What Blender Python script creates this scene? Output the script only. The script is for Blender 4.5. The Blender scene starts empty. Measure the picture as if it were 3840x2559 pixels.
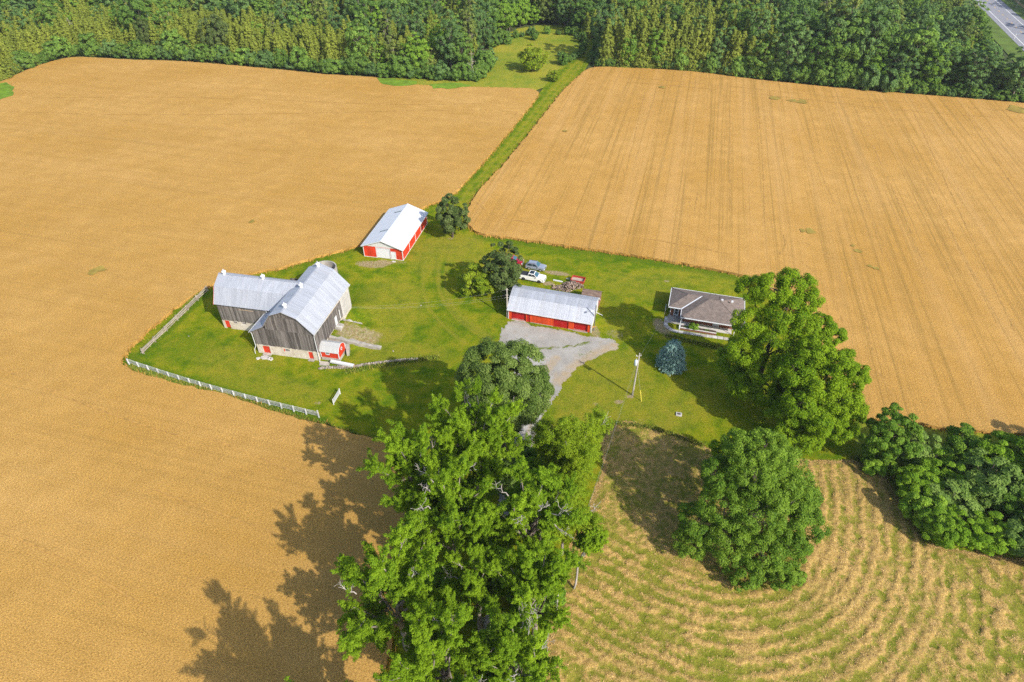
import bpy, math, random
import numpy as np
from mathutils import Vector, Matrix

# ------------------------------------------------------------------ camera, sky, sun, exposure
scene = bpy.context.scene
C = scene.collection
cam_data = bpy.data.cameras.new('camera')
cam = bpy.data.objects.new('camera', cam_data)
C.objects.link(cam)
cam_data.sensor_width = 36.0
cam_data.lens = 22.59
cam_data.clip_start = 0.5
cam_data.clip_end = 6000.0
cam.location = (0.0, 0.0, 80.0)
cam.rotation_euler = (math.radians(90 - 38.86), 0.0, 0.0)
scene.camera = cam

SUN_DIR = Vector((0.6854 * math.cos(math.radians(36.9)), -0.7282 * math.cos(math.radians(36.9)), math.sin(math.radians(36.9))))
world = bpy.data.worlds.new('World')
scene.world = world
world.use_nodes = True
wn = world.node_tree.nodes
for n_ in list(wn):
    wn.remove(n_)
w_out = wn.new('ShaderNodeOutputWorld')
w_bg = wn.new('ShaderNodeBackground')
w_sky = wn.new('ShaderNodeTexSky')
w_sky.sky_type = 'NISHITA'
w_sky.sun_disc = False
w_sky.sun_elevation = math.radians(36.9)
w_sky.sun_rotation = math.radians(136.7)
w_sky.air_density = 1.0
w_sky.dust_density = 1.6
w_bg.inputs['Strength'].default_value = 0.15
world.node_tree.links.new(w_sky.outputs[0], w_bg.inputs['Color'])
world.node_tree.links.new(w_bg.outputs[0], w_out.inputs['Surface'])

sun_data = bpy.data.lights.new('sun', 'SUN')
sun_data.energy = 4.0
sun_data.angle = math.radians(0.55)
sun_data.color = (1.0, 0.945, 0.86)
sun = bpy.data.objects.new('sun', sun_data)
C.objects.link(sun)
sun.rotation_euler = SUN_DIR.to_track_quat('Z', 'Y').to_euler()
sun.location = (120, -130, 160)

scene.cycles.use_denoising = False
vs = scene.view_settings
vs.view_transform = 'Standard'
vs.look = 'None'
vs.exposure = 0.52
vs.gamma = 1.0
vs.use_curve_mapping = False

# ------------------------------------------------------------------ helpers
R = random.Random(11)


class Nodes:
    """small wrapper for writing node materials"""
    def __init__(self, name):
        self.m = bpy.data.materials.new(name)
        self.m.use_nodes = True
        self.t = self.m.node_tree
        for n in list(self.t.nodes):
            self.t.nodes.remove(n)
        self.out = self.t.nodes.new('ShaderNodeOutputMaterial')

    def put(self, sock, v):
        if v is None:
            return
        if isinstance(v, bpy.types.NodeSocket):
            self.t.links.new(v, sock)
        elif isinstance(v, (tuple, list)) and len(v) == 3 and sock.type == 'RGBA':
            sock.default_value = (v[0], v[1], v[2], 1)
        else:
            sock.default_value = v

    def new(self, ty, **kw):
        n = self.t.nodes.new(ty)
        for k, v in kw.items():
            if k in n.inputs:
                self.put(n.inputs[k], v)
            else:
                setattr(n, k, v)
        return n

    def pos(self):
        return self.new('ShaderNodeNewGeometry').outputs['Position']

    def obj(self):
        return self.new('ShaderNodeTexCoord').outputs['Object']

    def mapping(self, vec, scale=(1, 1, 1), rot=(0, 0, 0)):
        if any(rot):                       # turn first, then stretch
            r = self.new('ShaderNodeMapping')
            self.put(r.inputs['Vector'], vec)
            r.inputs['Rotation'].default_value = rot
            vec = r.outputs[0]
        n = self.new('ShaderNodeMapping')
        self.put(n.inputs['Vector'], vec)
        n.inputs['Scale'].default_value = scale
        return n.outputs[0]

    def noise(self, vec, scale, detail=3.0, rough=0.55, dist=0.0):
        n = self.new('ShaderNodeTexNoise')
        self.put(n.inputs['Vector'], vec)
        n.inputs['Scale'].default_value = scale
        n.inputs['Detail'].default_value = detail
        n.inputs['Roughness'].default_value = rough
        n.inputs['Distortion'].default_value = dist
        return n.outputs['Fac']

    def ramp(self, fac, lo, hi, a=0.0, b=1.0):
        n = self.new('ShaderNodeMapRange')
        n.clamp = True
        self.put(n.inputs['Value'], fac)
        n.inputs['From Min'].default_value = lo
        n.inputs['From Max'].default_value = hi
        n.inputs['To Min'].default_value = a
        n.inputs['To Max'].default_value = b
        return n.outputs[0]

    def mix(self, fac, a, b, mode='MIX'):
        n = self.new('ShaderNodeMix', data_type='RGBA')
        n.blend_type = mode
        self.put(n.inputs[0], fac)
        self.put(n.inputs[6], a)
        self.put(n.inputs[7], b)
        return n.outputs[2]

    def math(self, op, a, b=None, c=None):
        n = self.new('ShaderNodeMath', operation=op)
        self.put(n.inputs[0], a)
        if b is not None:
            self.put(n.inputs[1], b)
        if c is not None:
            self.put(n.inputs[2], c)
        return n.outputs[0]

    def attr(self, name):
        n = self.new('ShaderNodeAttribute')
        n.attribute_name = name
        return n.outputs['Fac']

    def rand(self):
        return self.new('ShaderNodeObjectInfo').outputs['Random']

    def bump(self, h, strength=0.5, dist=0.1):
        n = self.new('ShaderNodeBump')
        self.put(n.inputs['Height'], h)
        n.inputs['Strength'].default_value = strength
        n.inputs['Distance'].default_value = dist
        return n.outputs[0]

    def principled(self, col, rough=0.8, metal=0.0, normal=None, spec=0.3, coat=0.0):
        p = self.new('ShaderNodeBsdfPrincipled')
        self.put(p.inputs['Base Color'], col)
        self.put(p.inputs['Roughness'], rough)
        self.put(p.inputs['Metallic'], metal)
        p.inputs['Specular IOR Level'].default_value = spec
        p.inputs['Coat Weight'].default_value = coat
        if normal is not None:
            self.put(p.inputs['Normal'], normal)
        self.t.links.new(p.outputs[0], self.out.inputs['Surface'])
        return self.m


def plain(name, col, rough=0.7, var=0.15, scale=3.0, metal=0.0, bump=0.0, spec=0.3, coat=0.0, objvar=0.0):
    """one colour with wear: noise-driven lighter and darker tone, optional per-object tone"""
    n = Nodes(name)
    p = n.obj()
    f = n.noise(p, scale, 5, 0.6)
    dark = tuple(c * (1 - var) for c in col)
    light = tuple(min(1, c * (1 + var)) for c in col)
    c = n.mix(n.ramp(f, 0.3, 0.7), dark, light)
    if objvar:
        c = n.mix(1.0, c, n.mix(n.rand(), (1 - objvar,) * 3, (1 + objvar,) * 3), 'MULTIPLY')
    nb = n.bump(f, bump, 0.05) if bump else None
    return n.principled(c, rough, metal, nb, spec, coat)


class MB:
    """collects faces and links them as one mesh object"""
    def __init__(self):
        self.v = []
        self.f = []

    def add(self, vs_, fs):
        o = len(self.v)
        self.v += [tuple(p) for p in vs_]
        self.f += [tuple(i + o for i in f) for f in fs]
        return self

    def box(self, x0, x1, y0, y1, z0, z1):
        return self.add([(x0, y0, z0), (x1, y0, z0), (x1, y1, z0), (x0, y1, z0), (x0, y0, z1), (x1, y0, z1), (x1, y1, z1), (x0, y1, z1)],
                        [(0, 3, 2, 1), (4, 5, 6, 7), (0, 1, 5, 4), (1, 2, 6, 5), (2, 3, 7, 6), (3, 0, 4, 7)])

    def frus(self, c, hx, hy, z0, z1, tx, ty, rot=0.0):
        """box that tapers upwards"""
        cs, sn = math.cos(rot), math.sin(rot)
        q = []
        for (ax, ay, z) in ((hx, hy, z0), (tx, ty, z1)):
            for sx, sy in ((-1, -1), (1, -1), (1, 1), (-1, 1)):
                x, y = sx * ax, sy * ay
                q.append((c[0] + x * cs - y * sn, c[1] + x * sn + y * cs, z))
        return self.add(q, [(0, 3, 2, 1), (4, 5, 6, 7), (0, 1, 5, 4), (1, 2, 6, 5), (2, 3, 7, 6), (3, 0, 4, 7)])

    def bar(self, p, q, w, h, up=(0, 0, 1)):
        p, q = Vector(p), Vector(q)
        d = (q - p).normalized()
        up = Vector(up)
        s = d.cross(up)
        if s.length < 1e-4:
            s = d.cross(Vector((1, 0, 0)))
        s.normalize()
        t = s.cross(d)
        s *= w / 2
        t *= h / 2
        vs_ = [p - s - t, p + s - t, p + s + t, p - s + t, q - s - t, q + s - t, q + s + t, q - s + t]
        return self.add(vs_, [(0, 1, 2, 3), (4, 7, 6, 5), (0, 4, 5, 1), (1, 5, 6, 2), (2, 6, 7, 3), (3, 7, 4, 0)])

    def tube(self, pts, rad, n=8, cap=True):
        pts = [Vector(p) for p in pts]
        if not isinstance(rad, (list, tuple)):
            rad = [rad] * len(pts)
        rings = []
        s = None
        for i, p in enumerate(pts):
            d = (pts[min(i + 1, len(pts) - 1)] - pts[max(i - 1, 0)]).normalized()
            if s is None:
                s = d.cross(Vector((0, 0, 1)))
                if s.length < 1e-3:
                    s = Vector((1, 0, 0))
            s = (s - d * s.dot(d)).normalized()
            t = d.cross(s)
            rings.append([p + (s * math.cos(a) + t * math.sin(a)) * rad[i] for a in [2 * math.pi * k / n for k in range(n)]])
        vs_ = [v for r in rings for v in r]
        fs = []
        for i in range(len(pts) - 1):
            for k in range(n):
                a, b = i * n + k, i * n + (k + 1) % n
                fs.append((a, b, b + n, a + n))
        if cap:
            fs.append(tuple(range(n))[::-1])
            fs.append(tuple((len(pts) - 1) * n + k for k in range(n)))
        return self.add(vs_, fs)

    def prism(self, poly, a, b, axis='y'):
        """polygon extruded; axis y: poly is (x, z); axis x: poly is (y, z); axis z: poly is (x, y)"""
        f = {'y': lambda p, t: (p[0], t, p[1]), 'x': lambda p, t: (t, p[0], p[1]), 'z': lambda p, t: (p[0], p[1], t)}[axis]
        n = len(poly)
        vs_ = [f(p, a) for p in poly] + [f(p, b) for p in poly]
        fs = [tuple(range(n)), tuple(range(2 * n - 1, n - 1, -1))] + [(i, i + n, (i + 1) % n + n, (i + 1) % n) for i in range(n)]
        return self.add(vs_, fs)

    def poly(self, pts):
        return self.add(pts, [tuple(range(len(pts)))])

    def build(self, name, m, parent=None, smooth=False, loc=None, rotz=0.0):
        me = bpy.data.meshes.new(name)
        me.from_pydata(self.v, [], self.f)
        me.update()
        fix_normals(me)
        if smooth:
            me.polygons.foreach_set('use_smooth', [True] * len(me.polygons))
        me.materials.append(m)
        return link(name, me, parent, loc, rotz)


def fix_normals(me):
    import bmesh
    bm = bmesh.new()
    bm.from_mesh(me)
    bmesh.ops.recalc_face_normals(bm, faces=bm.faces)
    bm.to_mesh(me)
    bm.free()


def link(name, me, parent=None, loc=None, rotz=0.0):
    o = bpy.data.objects.new(name, me)
    C.objects.link(o)
    if parent is not None:
        o.parent = parent
    if loc is not None:
        o.location = loc
    if rotz:
        o.rotation_euler = (0, 0, rotz)
    return o


def tag(o, label=None, cat=None, group=None, kind=None):
    if label:
        o['label'] = label
    if cat:
        o['category'] = cat
    if group:
        o['group'] = group
    if kind:
        o['kind'] = kind
    return o


def thing(name, label, cat, loc=(0, 0, 0), rotz=0.0, group=None):
    o = bpy.data.objects.new(name, None)
    C.objects.link(o)
    o.empty_display_size = 0.3
    o.location = loc if len(loc) == 3 else (loc[0], loc[1], 0)
    o.rotation_euler = (0, 0, rotz)
    return tag(o, label, cat, group)


def copy_thing(root, loc, rotz, scale, label=None, group=None):
    """a copy of a thing with copies of its parts and sub-parts; meshes are shared"""
    r = root.copy()
    C.objects.link(r)
    r.location = loc
    r.rotation_euler = (0, 0, rotz)
    r.scale = scale
    if label:
        r['label'] = label
    if group:
        r['group'] = group
    for ch in root.children:
        c = ch.copy()
        C.objects.link(c)
        c.parent = r
        for g in ch.children:
            d = g.copy()
            C.objects.link(d)
            d.parent = c
    return r


def raw_mesh(name, v, quads, mat_, tone=None, tri=None):
    """mesh from numpy arrays"""
    me = bpy.data.meshes.new(name)
    v = np.asarray(v, np.float32)
    q = np.asarray(quads, np.int32)
    k = q.shape[1]
    me.vertices.add(len(v))
    me.vertices.foreach_set('co', v.ravel())
    me.loops.add(q.size)
    me.loops.foreach_set('vertex_index', q.ravel())
    me.polygons.add(len(q))
    me.polygons.foreach_set('loop_start', np.arange(0, q.size, k, dtype=np.int32))
    me.update(calc_edges=True)
    if tone is not None:
        for nm, arr, dom in tone:
            a = me.attributes.new(nm, 'FLOAT', dom)
            a.data.foreach_set('value', np.asarray(arr, np.float32))
    if mat_ is not None:
        me.materials.append(mat_)
    return me


def in_poly(px, py, poly):
    """vectorised point in polygon"""
    px, py = np.asarray(px), np.asarray(py)
    r = np.zeros(px.shape, bool)
    n = len(poly)
    j = n - 1
    for i in range(n):
        xi, yi = poly[i]
        xj, yj = poly[j]
        c = ((yi > py) != (yj > py)) & (px < (xj - xi) * (py - yi) / ((yj - yi) or 1e-9) + xi)
        r ^= c
        j = i
    return r


def seg_dist(px, py, pts):
    """distance of points to a polyline"""
    d = np.full(np.shape(px), 1e9)
    for (ax, ay), (bx, by) in zip(pts[:-1], pts[1:]):
        l2 = (bx - ax) ** 2 + (by - ay) ** 2 + 1e-9
        t = np.clip(((px - ax) * (bx - ax) + (py - ay) * (by - ay)) / l2, 0, 1)
        d = np.minimum(d, np.hypot(px - ax - t * (bx - ax), py - ay - t * (by - ay)))
    return d


def vnoise(x, y, seed=0):
    """smooth value noise on numpy arrays, 0..1"""
    xi, yi = np.floor(x).astype(np.int64), np.floor(y).astype(np.int64)
    fx, fy = x - xi, y - yi
    fx, fy = fx * fx * (3 - 2 * fx), fy * fy * (3 - 2 * fy)

    def h(a, b):
        n = (a * 374761393 + b * 668265263 + seed * 974634777) & 0xFFFFFFFF
        n = ((n ^ (n >> 13)) * 1274126177) & 0xFFFFFFFF
        return ((n ^ (n >> 16)) & 0xFFFF) / 65535.0
    return (h(xi, yi) * (1 - fx) + h(xi + 1, yi) * fx) * (1 - fy) + (h(xi, yi + 1) * (1 - fx) + h(xi + 1, yi + 1) * fx) * fy


def fbm(x, y, seed=0, oct_=4):
    s, a, t = 0, 1.0, 0
    for k in range(oct_):
        s = s + a * vnoise(x * 2 ** k, y * 2 ** k, seed + k)
        t += a
        a *= 0.5
    return s / t


def smooth(a, b, x):
    t = np.clip((x - a) / (b - a), 0, 1)
    return t * t * (3 - 2 * t)


def densify(pts, step, jit, rng, closed=True):
    out = []
    m = len(pts)
    for i in range(m if closed else m - 1):
        a, b = np.array(pts[i], float), np.array(pts[(i + 1) % m], float)
        k = max(1, int(np.hypot(*(b - a)) / step))
        for t in range(k):
            p = a + (b - a) * t / k
            out.append((p[0] + rng.uniform(-jit, jit), p[1] + rng.uniform(-jit, jit)))
    if not closed:
        out.append(tuple(pts[-1]))
    return out


def chaikin(pts, closed=False, n=2):
    for _ in range(n):
        q = []
        m = len(pts)
        if not closed:
            q.append(pts[0])
        for i in range(m if closed else m - 1):
            a, b = pts[i], pts[(i + 1) % m]
            q += [(a[0] * .75 + b[0] * .25, a[1] * .75 + b[1] * .25), (a[0] * .25 + b[0] * .75, a[1] * .25 + b[1] * .75)]
        if not closed:
            q.append(pts[-1])
        pts = q
    return pts


BARN_O = (-36.74, 93.24)
BARN_A = math.radians(-11.2)


def to_barn(x, y):
    dx, dy = x - BARN_O[0], y - BARN_O[1]
    c, s = math.cos(BARN_A), math.sin(BARN_A)
    return dx * c + dy * s, -dx * s + dy * c


def from_barn(u, v):
    c, s = math.cos(BARN_A), math.sin(BARN_A)
    return BARN_O[0] + u * c - v * s, BARN_O[1] + u * s + v * c


def terrain(x, y):
    """height of the lawn: flat, with the earth bank against the barn's long wall"""
    x, y = np.asarray(x, float), np.asarray(y, float)
    u, v = to_barn(x, y)
    ramp = 1.75 * (1 - smooth(0.5, 9.5, u)) * smooth(4.6, 5.0, v) * (1 - smooth(10.6, 13.0, v)) * (u > -0.5)
    bank = 0.95 * np.exp(-np.maximum(u, 0) ** 2 / 18.0 - (v - 15.5) ** 2 / 22.0) * smooth(-4, 0, u)
    return np.maximum(ramp, bank)

# ------------------------------------------------------------------ ground materials
def m_lawn():
    n = Nodes('mown_grass')
    p = n.pos()
    big = n.noise(p, 0.05, 4, 0.6)
    mid = n.noise(p, 0.35, 4, 0.6)
    small = n.noise(p, 1.1, 4, 0.7)
    fine = n.noise(p, 3.5, 4, 0.75)
    c = n.mix(n.ramp(big, 0.36, 0.64), (0.116, 0.190, 0.005), (0.205, 0.240, 0.006))
    c = n.mix(n.ramp(mid, 0.44, 0.64, 0, 0.85), c, (0.300, 0.268, 0.016))
    c = n.mix(n.ramp(mid, 0.33, 0.45, 0.8, 0.0), c, (0.055, 0.122, 0.005))
    c = n.mix(n.ramp(small, 0.52, 0.68, 0, 0.6), c, (0.080, 0.150, 0.005))
    c = n.mix(n.ramp(small, 0.32, 0.46, 0.5, 0), c, (0.235, 0.225, 0.016))
    c = n.mix(n.ramp(n.attr('lush'), 0.0, 1.0, 0, 0.8), c, (0.046, 0.122, 0.007))
    c = n.mix(n.math('MULTIPLY', n.attr('dry'), n.ramp(n.noise(p, 0.9, 4, 0.7), 0.3, 0.6, 0.25, 1.0)), c, (0.29, 0.245, 0.034))
    c = n.mix(n.ramp(n.math('ADD', n.attr('bare'), n.math('MULTIPLY', n.math('SUBTRACT', n.noise(p, 1.6, 5, 0.7), 0.5), 1.5)), 0.35, 0.8), c,
              n.mix(n.ramp(n.noise(p, 2.3, 4, 0.7), 0.35, 0.65), (0.30, 0.19, 0.085), (0.40, 0.34, 0.22)))
    c = n.mix(1.0, c, n.mix(n.ramp(fine, 0.28, 0.72), (0.56,) * 3, (1.42,) * 3), 'MULTIPLY')
    c = n.mix(n.ramp(n.noise(p, 11.0, 3, 0.8), 0.35, 0.7, 0, 0.3), c, (0.16, 0.2, 0.02))
    return n.principled(c, 0.9, 0, n.bump(n.math('ADD', fine, n.noise(p, 14.0, 3, 0.8)), 0.75, 0.14), 0.0)


def m_wheat(name, rot, warm, lines):
    n = Nodes(name)
    p = n.pos()
    fine = n.noise(p, 3.4, 3, 0.85)
    grain = n.noise(n.mapping(p, (1.0, 0.45, 1.0), (0, 0, rot)), 8.0, 3, 0.85)
    mid = n.noise(p, 0.22, 5, 0.65)
    big = n.noise(p, 0.028, 4, 0.6)
    c = n.mix(n.ramp(big, 0.35, 0.68), (0.50 * warm, 0.280, 0.058), (0.60 * warm, 0.358, 0.102))
    c = n.mix(n.ramp(mid, 0.3, 0.7, 0, 0.6), c, (0.40, 0.222, 0.048))
    # drill rows and wheelings: long thin bands in the drilling direction, broken up by noise
    row = n.noise(n.mapping(p, (1.35, 0.010, 1.0), (0, 0, rot)), 1.0, 5, 0.75)
    c = n.mix(n.ramp(row, 0.36, 0.50, 0.66 * lines, 0.0), c, (0.27, 0.16, 0.036))
    row2 = n.noise(n.mapping(p, (0.30, 0.008, 1.0), (0, 0, rot)), 1.0, 2, 0.5)
    c = n.mix(n.ramp(row2, 0.5, 0.68, 0.0, 0.35 * lines), c, (0.62, 0.37, 0.13))
    green = n.noise(p, 0.5, 4, 0.7)
    c = n.mix(n.math('MULTIPLY', n.ramp(green, 0.68, 0.78), n.ramp(n.noise(p, 0.045, 2), 0.56, 0.62)), c, (0.2, 0.17, 0.025))
    c = n.mix(1.0, c, n.mix(n.ramp(grain, 0.3, 0.72), (0.30, 0.27, 0.23), (1.50, 1.52, 1.56)), 'MULTIPLY')
    c = n.mix(n.ramp(fine, 0.56, 0.74, 0, 0.55), c, (0.66, 0.41, 0.145))
    return n.principled(c, 0.85, 0, n.bump(n.math('ADD', grain, n.math('MULTIPLY', fine, 0.8)), 0.7, 0.13), 0.15)


def m_hay():
    n = Nodes('cut_hay')
    p = n.pos()
    nz = n.noise(p, 1.4, 5, 0.75, 0.6)
    a = n.math('ADD', n.attr('hay'), n.math('MULTIPLY', n.math('SUBTRACT', nz, 0.5), 1.2))
    grass = n.mix(n.ramp(n.noise(p, 0.5, 4, 0.7), 0.35, 0.65), (0.165, 0.195, 0.014), (0.32, 0.275, 0.045))
    straw = n.mix(n.ramp(n.noise(p, 2.5, 4, 0.75), 0.32, 0.68), (0.36, 0.225, 0.058), (0.64, 0.43, 0.150))
    c = n.mix(n.ramp(a, 0.28, 0.62), grass, straw)
    c = n.mix(n.ramp(n.noise(p, 0.09, 3, 0.6), 0.5, 0.72, 0, 0.35), c, (0.17, 0.15, 0.022))
    fine = n.noise(p, 6.0, 4, 0.8, 1.0)
    c = n.mix(1.0, c, n.mix(n.ramp(fine, 0.3, 0.7), (0.55,) * 3, (1.4,) * 3), 'MULTIPLY')
    return n.principled(c, 0.9, 0, n.bump(n.math('ADD', fine, nz), 0.9, 0.2), 0.1)


def m_gravel():
    n = Nodes('grey_gravel')
    p = n.pos()
    f = n.noise(p, 7.0, 3, 0.85)
    c = n.mix(n.ramp(n.noise(p, 0.18, 4, 0.65), 0.35, 0.65), (0.30, 0.278, 0.245), (0.41, 0.388, 0.35))
    c = n.mix(n.ramp(n.noise(p, 0.6, 4, 0.7), 0.55, 0.7, 0, 0.55), c, (0.36, 0.27, 0.16))
    c = n.mix(n.math('MULTIPLY', n.attr('dirt'), n.ramp(n.noise(p, 0.8, 4, .7), .3, .6, .3, 1.)), c, (0.40, 0.30, 0.18))
    grass = n.math('ADD', n.attr('weed'), n.math('MULTIPLY', n.math('SUBTRACT', n.noise(p, 1.1, 5, 0.75), 0.5), 1.7))
    c = n.mix(n.ramp(grass, 0.45, 0.66), c, (0.12, 0.155, 0.015))
    c = n.mix(1.0, c, n.mix(n.ramp(f, 0.3, 0.7), (0.7,) * 3, (1.25,) * 3), 'MULTIPLY')
    return n.principled(c, 0.92, 0, n.bump(f, 0.7, 0.06), 0.15)


def m_rough():
    n = Nodes('rough_meadow')
    p = n.pos()
    c = n.mix(n.ramp(n.noise(p, 0.05, 5, 0.65), 0.35, 0.65), (0.17, 0.23, 0.014), (0.33, 0.30, 0.03))
    c = n.mix(n.ramp(n.noise(p, 0.25, 5, 0.7), 0.5, 0.7, 0, 0.7), c, (0.12, 0.21, 0.022))
    f = n.noise(p, 1.5, 4, 0.8)
    c = n.mix(1.0, c, n.mix(n.ramp(f, 0.3, 0.7), (0.6,) * 3, (1.3,) * 3), 'MULTIPLY')
    return n.principled(c, 0.92, 0, n.bump(f, 0.8, 0.4), 0.1)


M_LAWN = m_lawn()
M_WHEAT_A = m_wheat('ripe_wheat', math.radians(105), 1.0, 0.35)
M_WHEAT_B = m_wheat('ripe_wheat_in_rows', math.radians(15), 1.02, 0.9)
M_HAY = m_hay()
M_GRAVEL = m_gravel()
M_ROUGH = m_rough()

# ------------------------------------------------------------------ the ground sheet to the horizon
n_ = Nodes('woodland_floor')
p_ = n_.pos()
M_FLOOR = n_.principled(n_.mix(n_.ramp(n_.noise(p_, 0.08, 5, 0.7), 0.35, 0.65), (0.035, 0.05, 0.012), (0.075, 0.095, 0.02)), 0.95)
g_ = MB()
g_.poly([(-1500, -350, -0.3), (1500, -350, -0.3), (1500, 1900, -0.3), (-1500, 1900, -0.3)])
tag(g_.build('ground', M_FLOOR), kind='structure')

LEFT_FIELD = [(-200.56, 200.32), (-199.16, 241.00), (-202.17, 261.44), (-201.36, 271.55), (-200.14, 281.70), (-196.60, 291.83), (-190.94, 297.12), (-177.23, 294.45), (-162.79, 291.83), (-145.35, 290.53), (-120.90, 284.80), (-96.89, 278.05), (-75.44, 270.97), (-55.50, 268.11), (-46.66, 261.44), (-36.77, 257.66), (-19.66, 255.55), (-2.78, 254.50), (11.97, 252.94), (6.03, 232.62), (-3.70, 200.32), (-12.15, 174.36), (-16.29, 161.87), (-20.75, 158.50), (-23.95, 155.48), (-27.65, 148.28), (-32.04, 140.45), (-36.55, 135.61), (-44.40, 131.58), (-49.40, 128.10), (-52.83, 125.84), (-60.79, 122.55), (-66.48, 119.20), (-69.74, 113.66), (-72.54, 105.28), (-73.70, 100.26), (-74.70, 95.53), (-74.21, 92.18), (-71.53, 90.32), (-66.74, 88.13), (-59.98, 85.90), (-54.63, 84.29), (-49.51, 82.83), (-44.16, 80.31), (-38.16, 77.88), (-33.17, 76.13), (-25.18, 73.35), (-18.55, 71.14), (-15.95, 60.77), (-14.72, 46.51), (-14.88, 38.31), (-15.74, 34.25), (-16.08, 28.95), (-65.34, 28.95), (-163.37, 84.74)]
RIGHT_FIELD = [(30.43, 278.05), (34.95, 281.70), (40.79, 281.70), (58.53, 278.65), (75.82, 275.07), (91.49, 266.98), (106.96, 260.89), (122.08, 255.55), (136.71, 250.38), (151.60, 246.86), (165.89, 242.93), (186.86, 236.75), (218.98, 227.28), (214.40, 171.46), (167.07, 84.74), (117.80, 73.15), (85.98, 74.13), (78.56, 74.33), (71.86, 75.53), (65.88, 76.95), (58.59, 77.36), (58.10, 84.74), (59.58, 98.47), (59.05, 110.94), (56.02, 119.20), (50.83, 123.27), (42.62, 126.40), (33.11, 129.63), (23.22, 132.58), (13.02, 135.40), (2.52, 138.53), (-8.31, 141.53), (-10.62, 144.18), (-11.72, 148.28), (-11.66, 155.48), (-9.28, 165.61), (-3.42, 180.05), (3.28, 199.96), (11.24, 225.54), (18.75, 248.86), (24.87, 264.18)]
WHEAT_H = 0.62


def wheat_field(name, poly, m, seed):
    """crop standing WHEAT_H high, with an uneven cut edge that goes down to the ground"""
    rng = random.Random(seed)
    pts = densify(chaikin(poly, True, 2), 1.1, 0.28, rng)
    mb = MB()
    k = len(pts)
    mb.v = [(x, y, WHEAT_H) for x, y in pts] + [(x + rng.uniform(-.2, .2), y + rng.uniform(-.2, .2), -0.02) for x, y in pts]
    mb.f = [tuple(range(k))] + [(i, i + k, (i + 1) % k + k, (i + 1) % k) for i in range(k)]
    me = bpy.data.meshes.new(name)
    me.from_pydata(mb.v, [], mb.f)
    me.update()
    fix_normals(me)
    me.materials.append(m)
    o = link(name, me)
    tag(o, kind='structure')
    return pts


edge_l = wheat_field('wheat_field', LEFT_FIELD, M_WHEAT_A, 1)
edge_r = wheat_field('wheat_field', RIGHT_FIELD, M_WHEAT_B, 2)

# loose stalks that fray the cut edges of the crop, one mass
rng = np.random.default_rng(5)
e_ = np.array([p for p in edge_l + edge_r if math.hypot(p[0], p[1]) < 330 and abs(p[0]) < 260])
c_ = e_[rng.integers(0, len(e_), 15000)] + rng.normal(0, 0.38, (15000, 2))
a_ = rng.uniform(0, 2 * np.pi, len(c_))
h_ = rng.uniform(0.45, 0.98, len(c_))
w_ = rng.uniform(0.05, 0.13, len(c_))
ln = rng.normal(0, 0.16, (len(c_), 2))
v_ = np.zeros((len(c_), 3, 3))
v_[:, 0, :2] = c_ + np.stack([np.cos(a_), np.sin(a_)], 1) * w_[:, None]
v_[:, 1, :2] = c_ - np.stack([np.cos(a_), np.sin(a_)], 1) * w_[:, None]
v_[:, 2, :2] = c_ + ln
v_[:, 2, 2] = h_
me_ = raw_mesh('wheat_stalks', v_.reshape(-1, 3), np.arange(len(c_) * 3).reshape(-1, 3), M_WHEAT_A)
tag(link('wheat_stalks', me_), 'ragged golden stalks fraying the cut edges of the wheat', 'wheat stalks', kind='stuff')

# wheelings and flattened marks in the crop (shallow grooves seen as darker, greener lines)
M_TRACK = plain('trodden_wheat', (0.40, 0.225, 0.055), 0.9, 0.35, 1.2, bump=0.6)
M_GREENSPOT = plain('weedy_wheat', (0.27, 0.195, 0.035), 0.9, 0.4, 0.6, bump=0.6)


def ribbon(mb, pts, w, z, rng, jit=0.35, gap=0.0):
    pts = densify(pts, 1.5, 0.05, rng, False)
    for i in range(len(pts) - 1):
        a, b = np.array(pts[i]), np.array(pts[i + 1])
        if rng.random() < gap:
            continue
        d = (b - a) / (np.hypot(*(b - a)) + 1e-9)
        nrm = np.array([-d[1], d[0]])
        w0, w1 = w * rng.uniform(1 - jit, 1 + jit) / 2, w * rng.uniform(1 - jit, 1 + jit) / 2
        mb.poly([(*(a - nrm * w0), z), (*(a + nrm * w0), z), (*(b + nrm * w1), z), (*(b - nrm * w1), z)])


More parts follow.
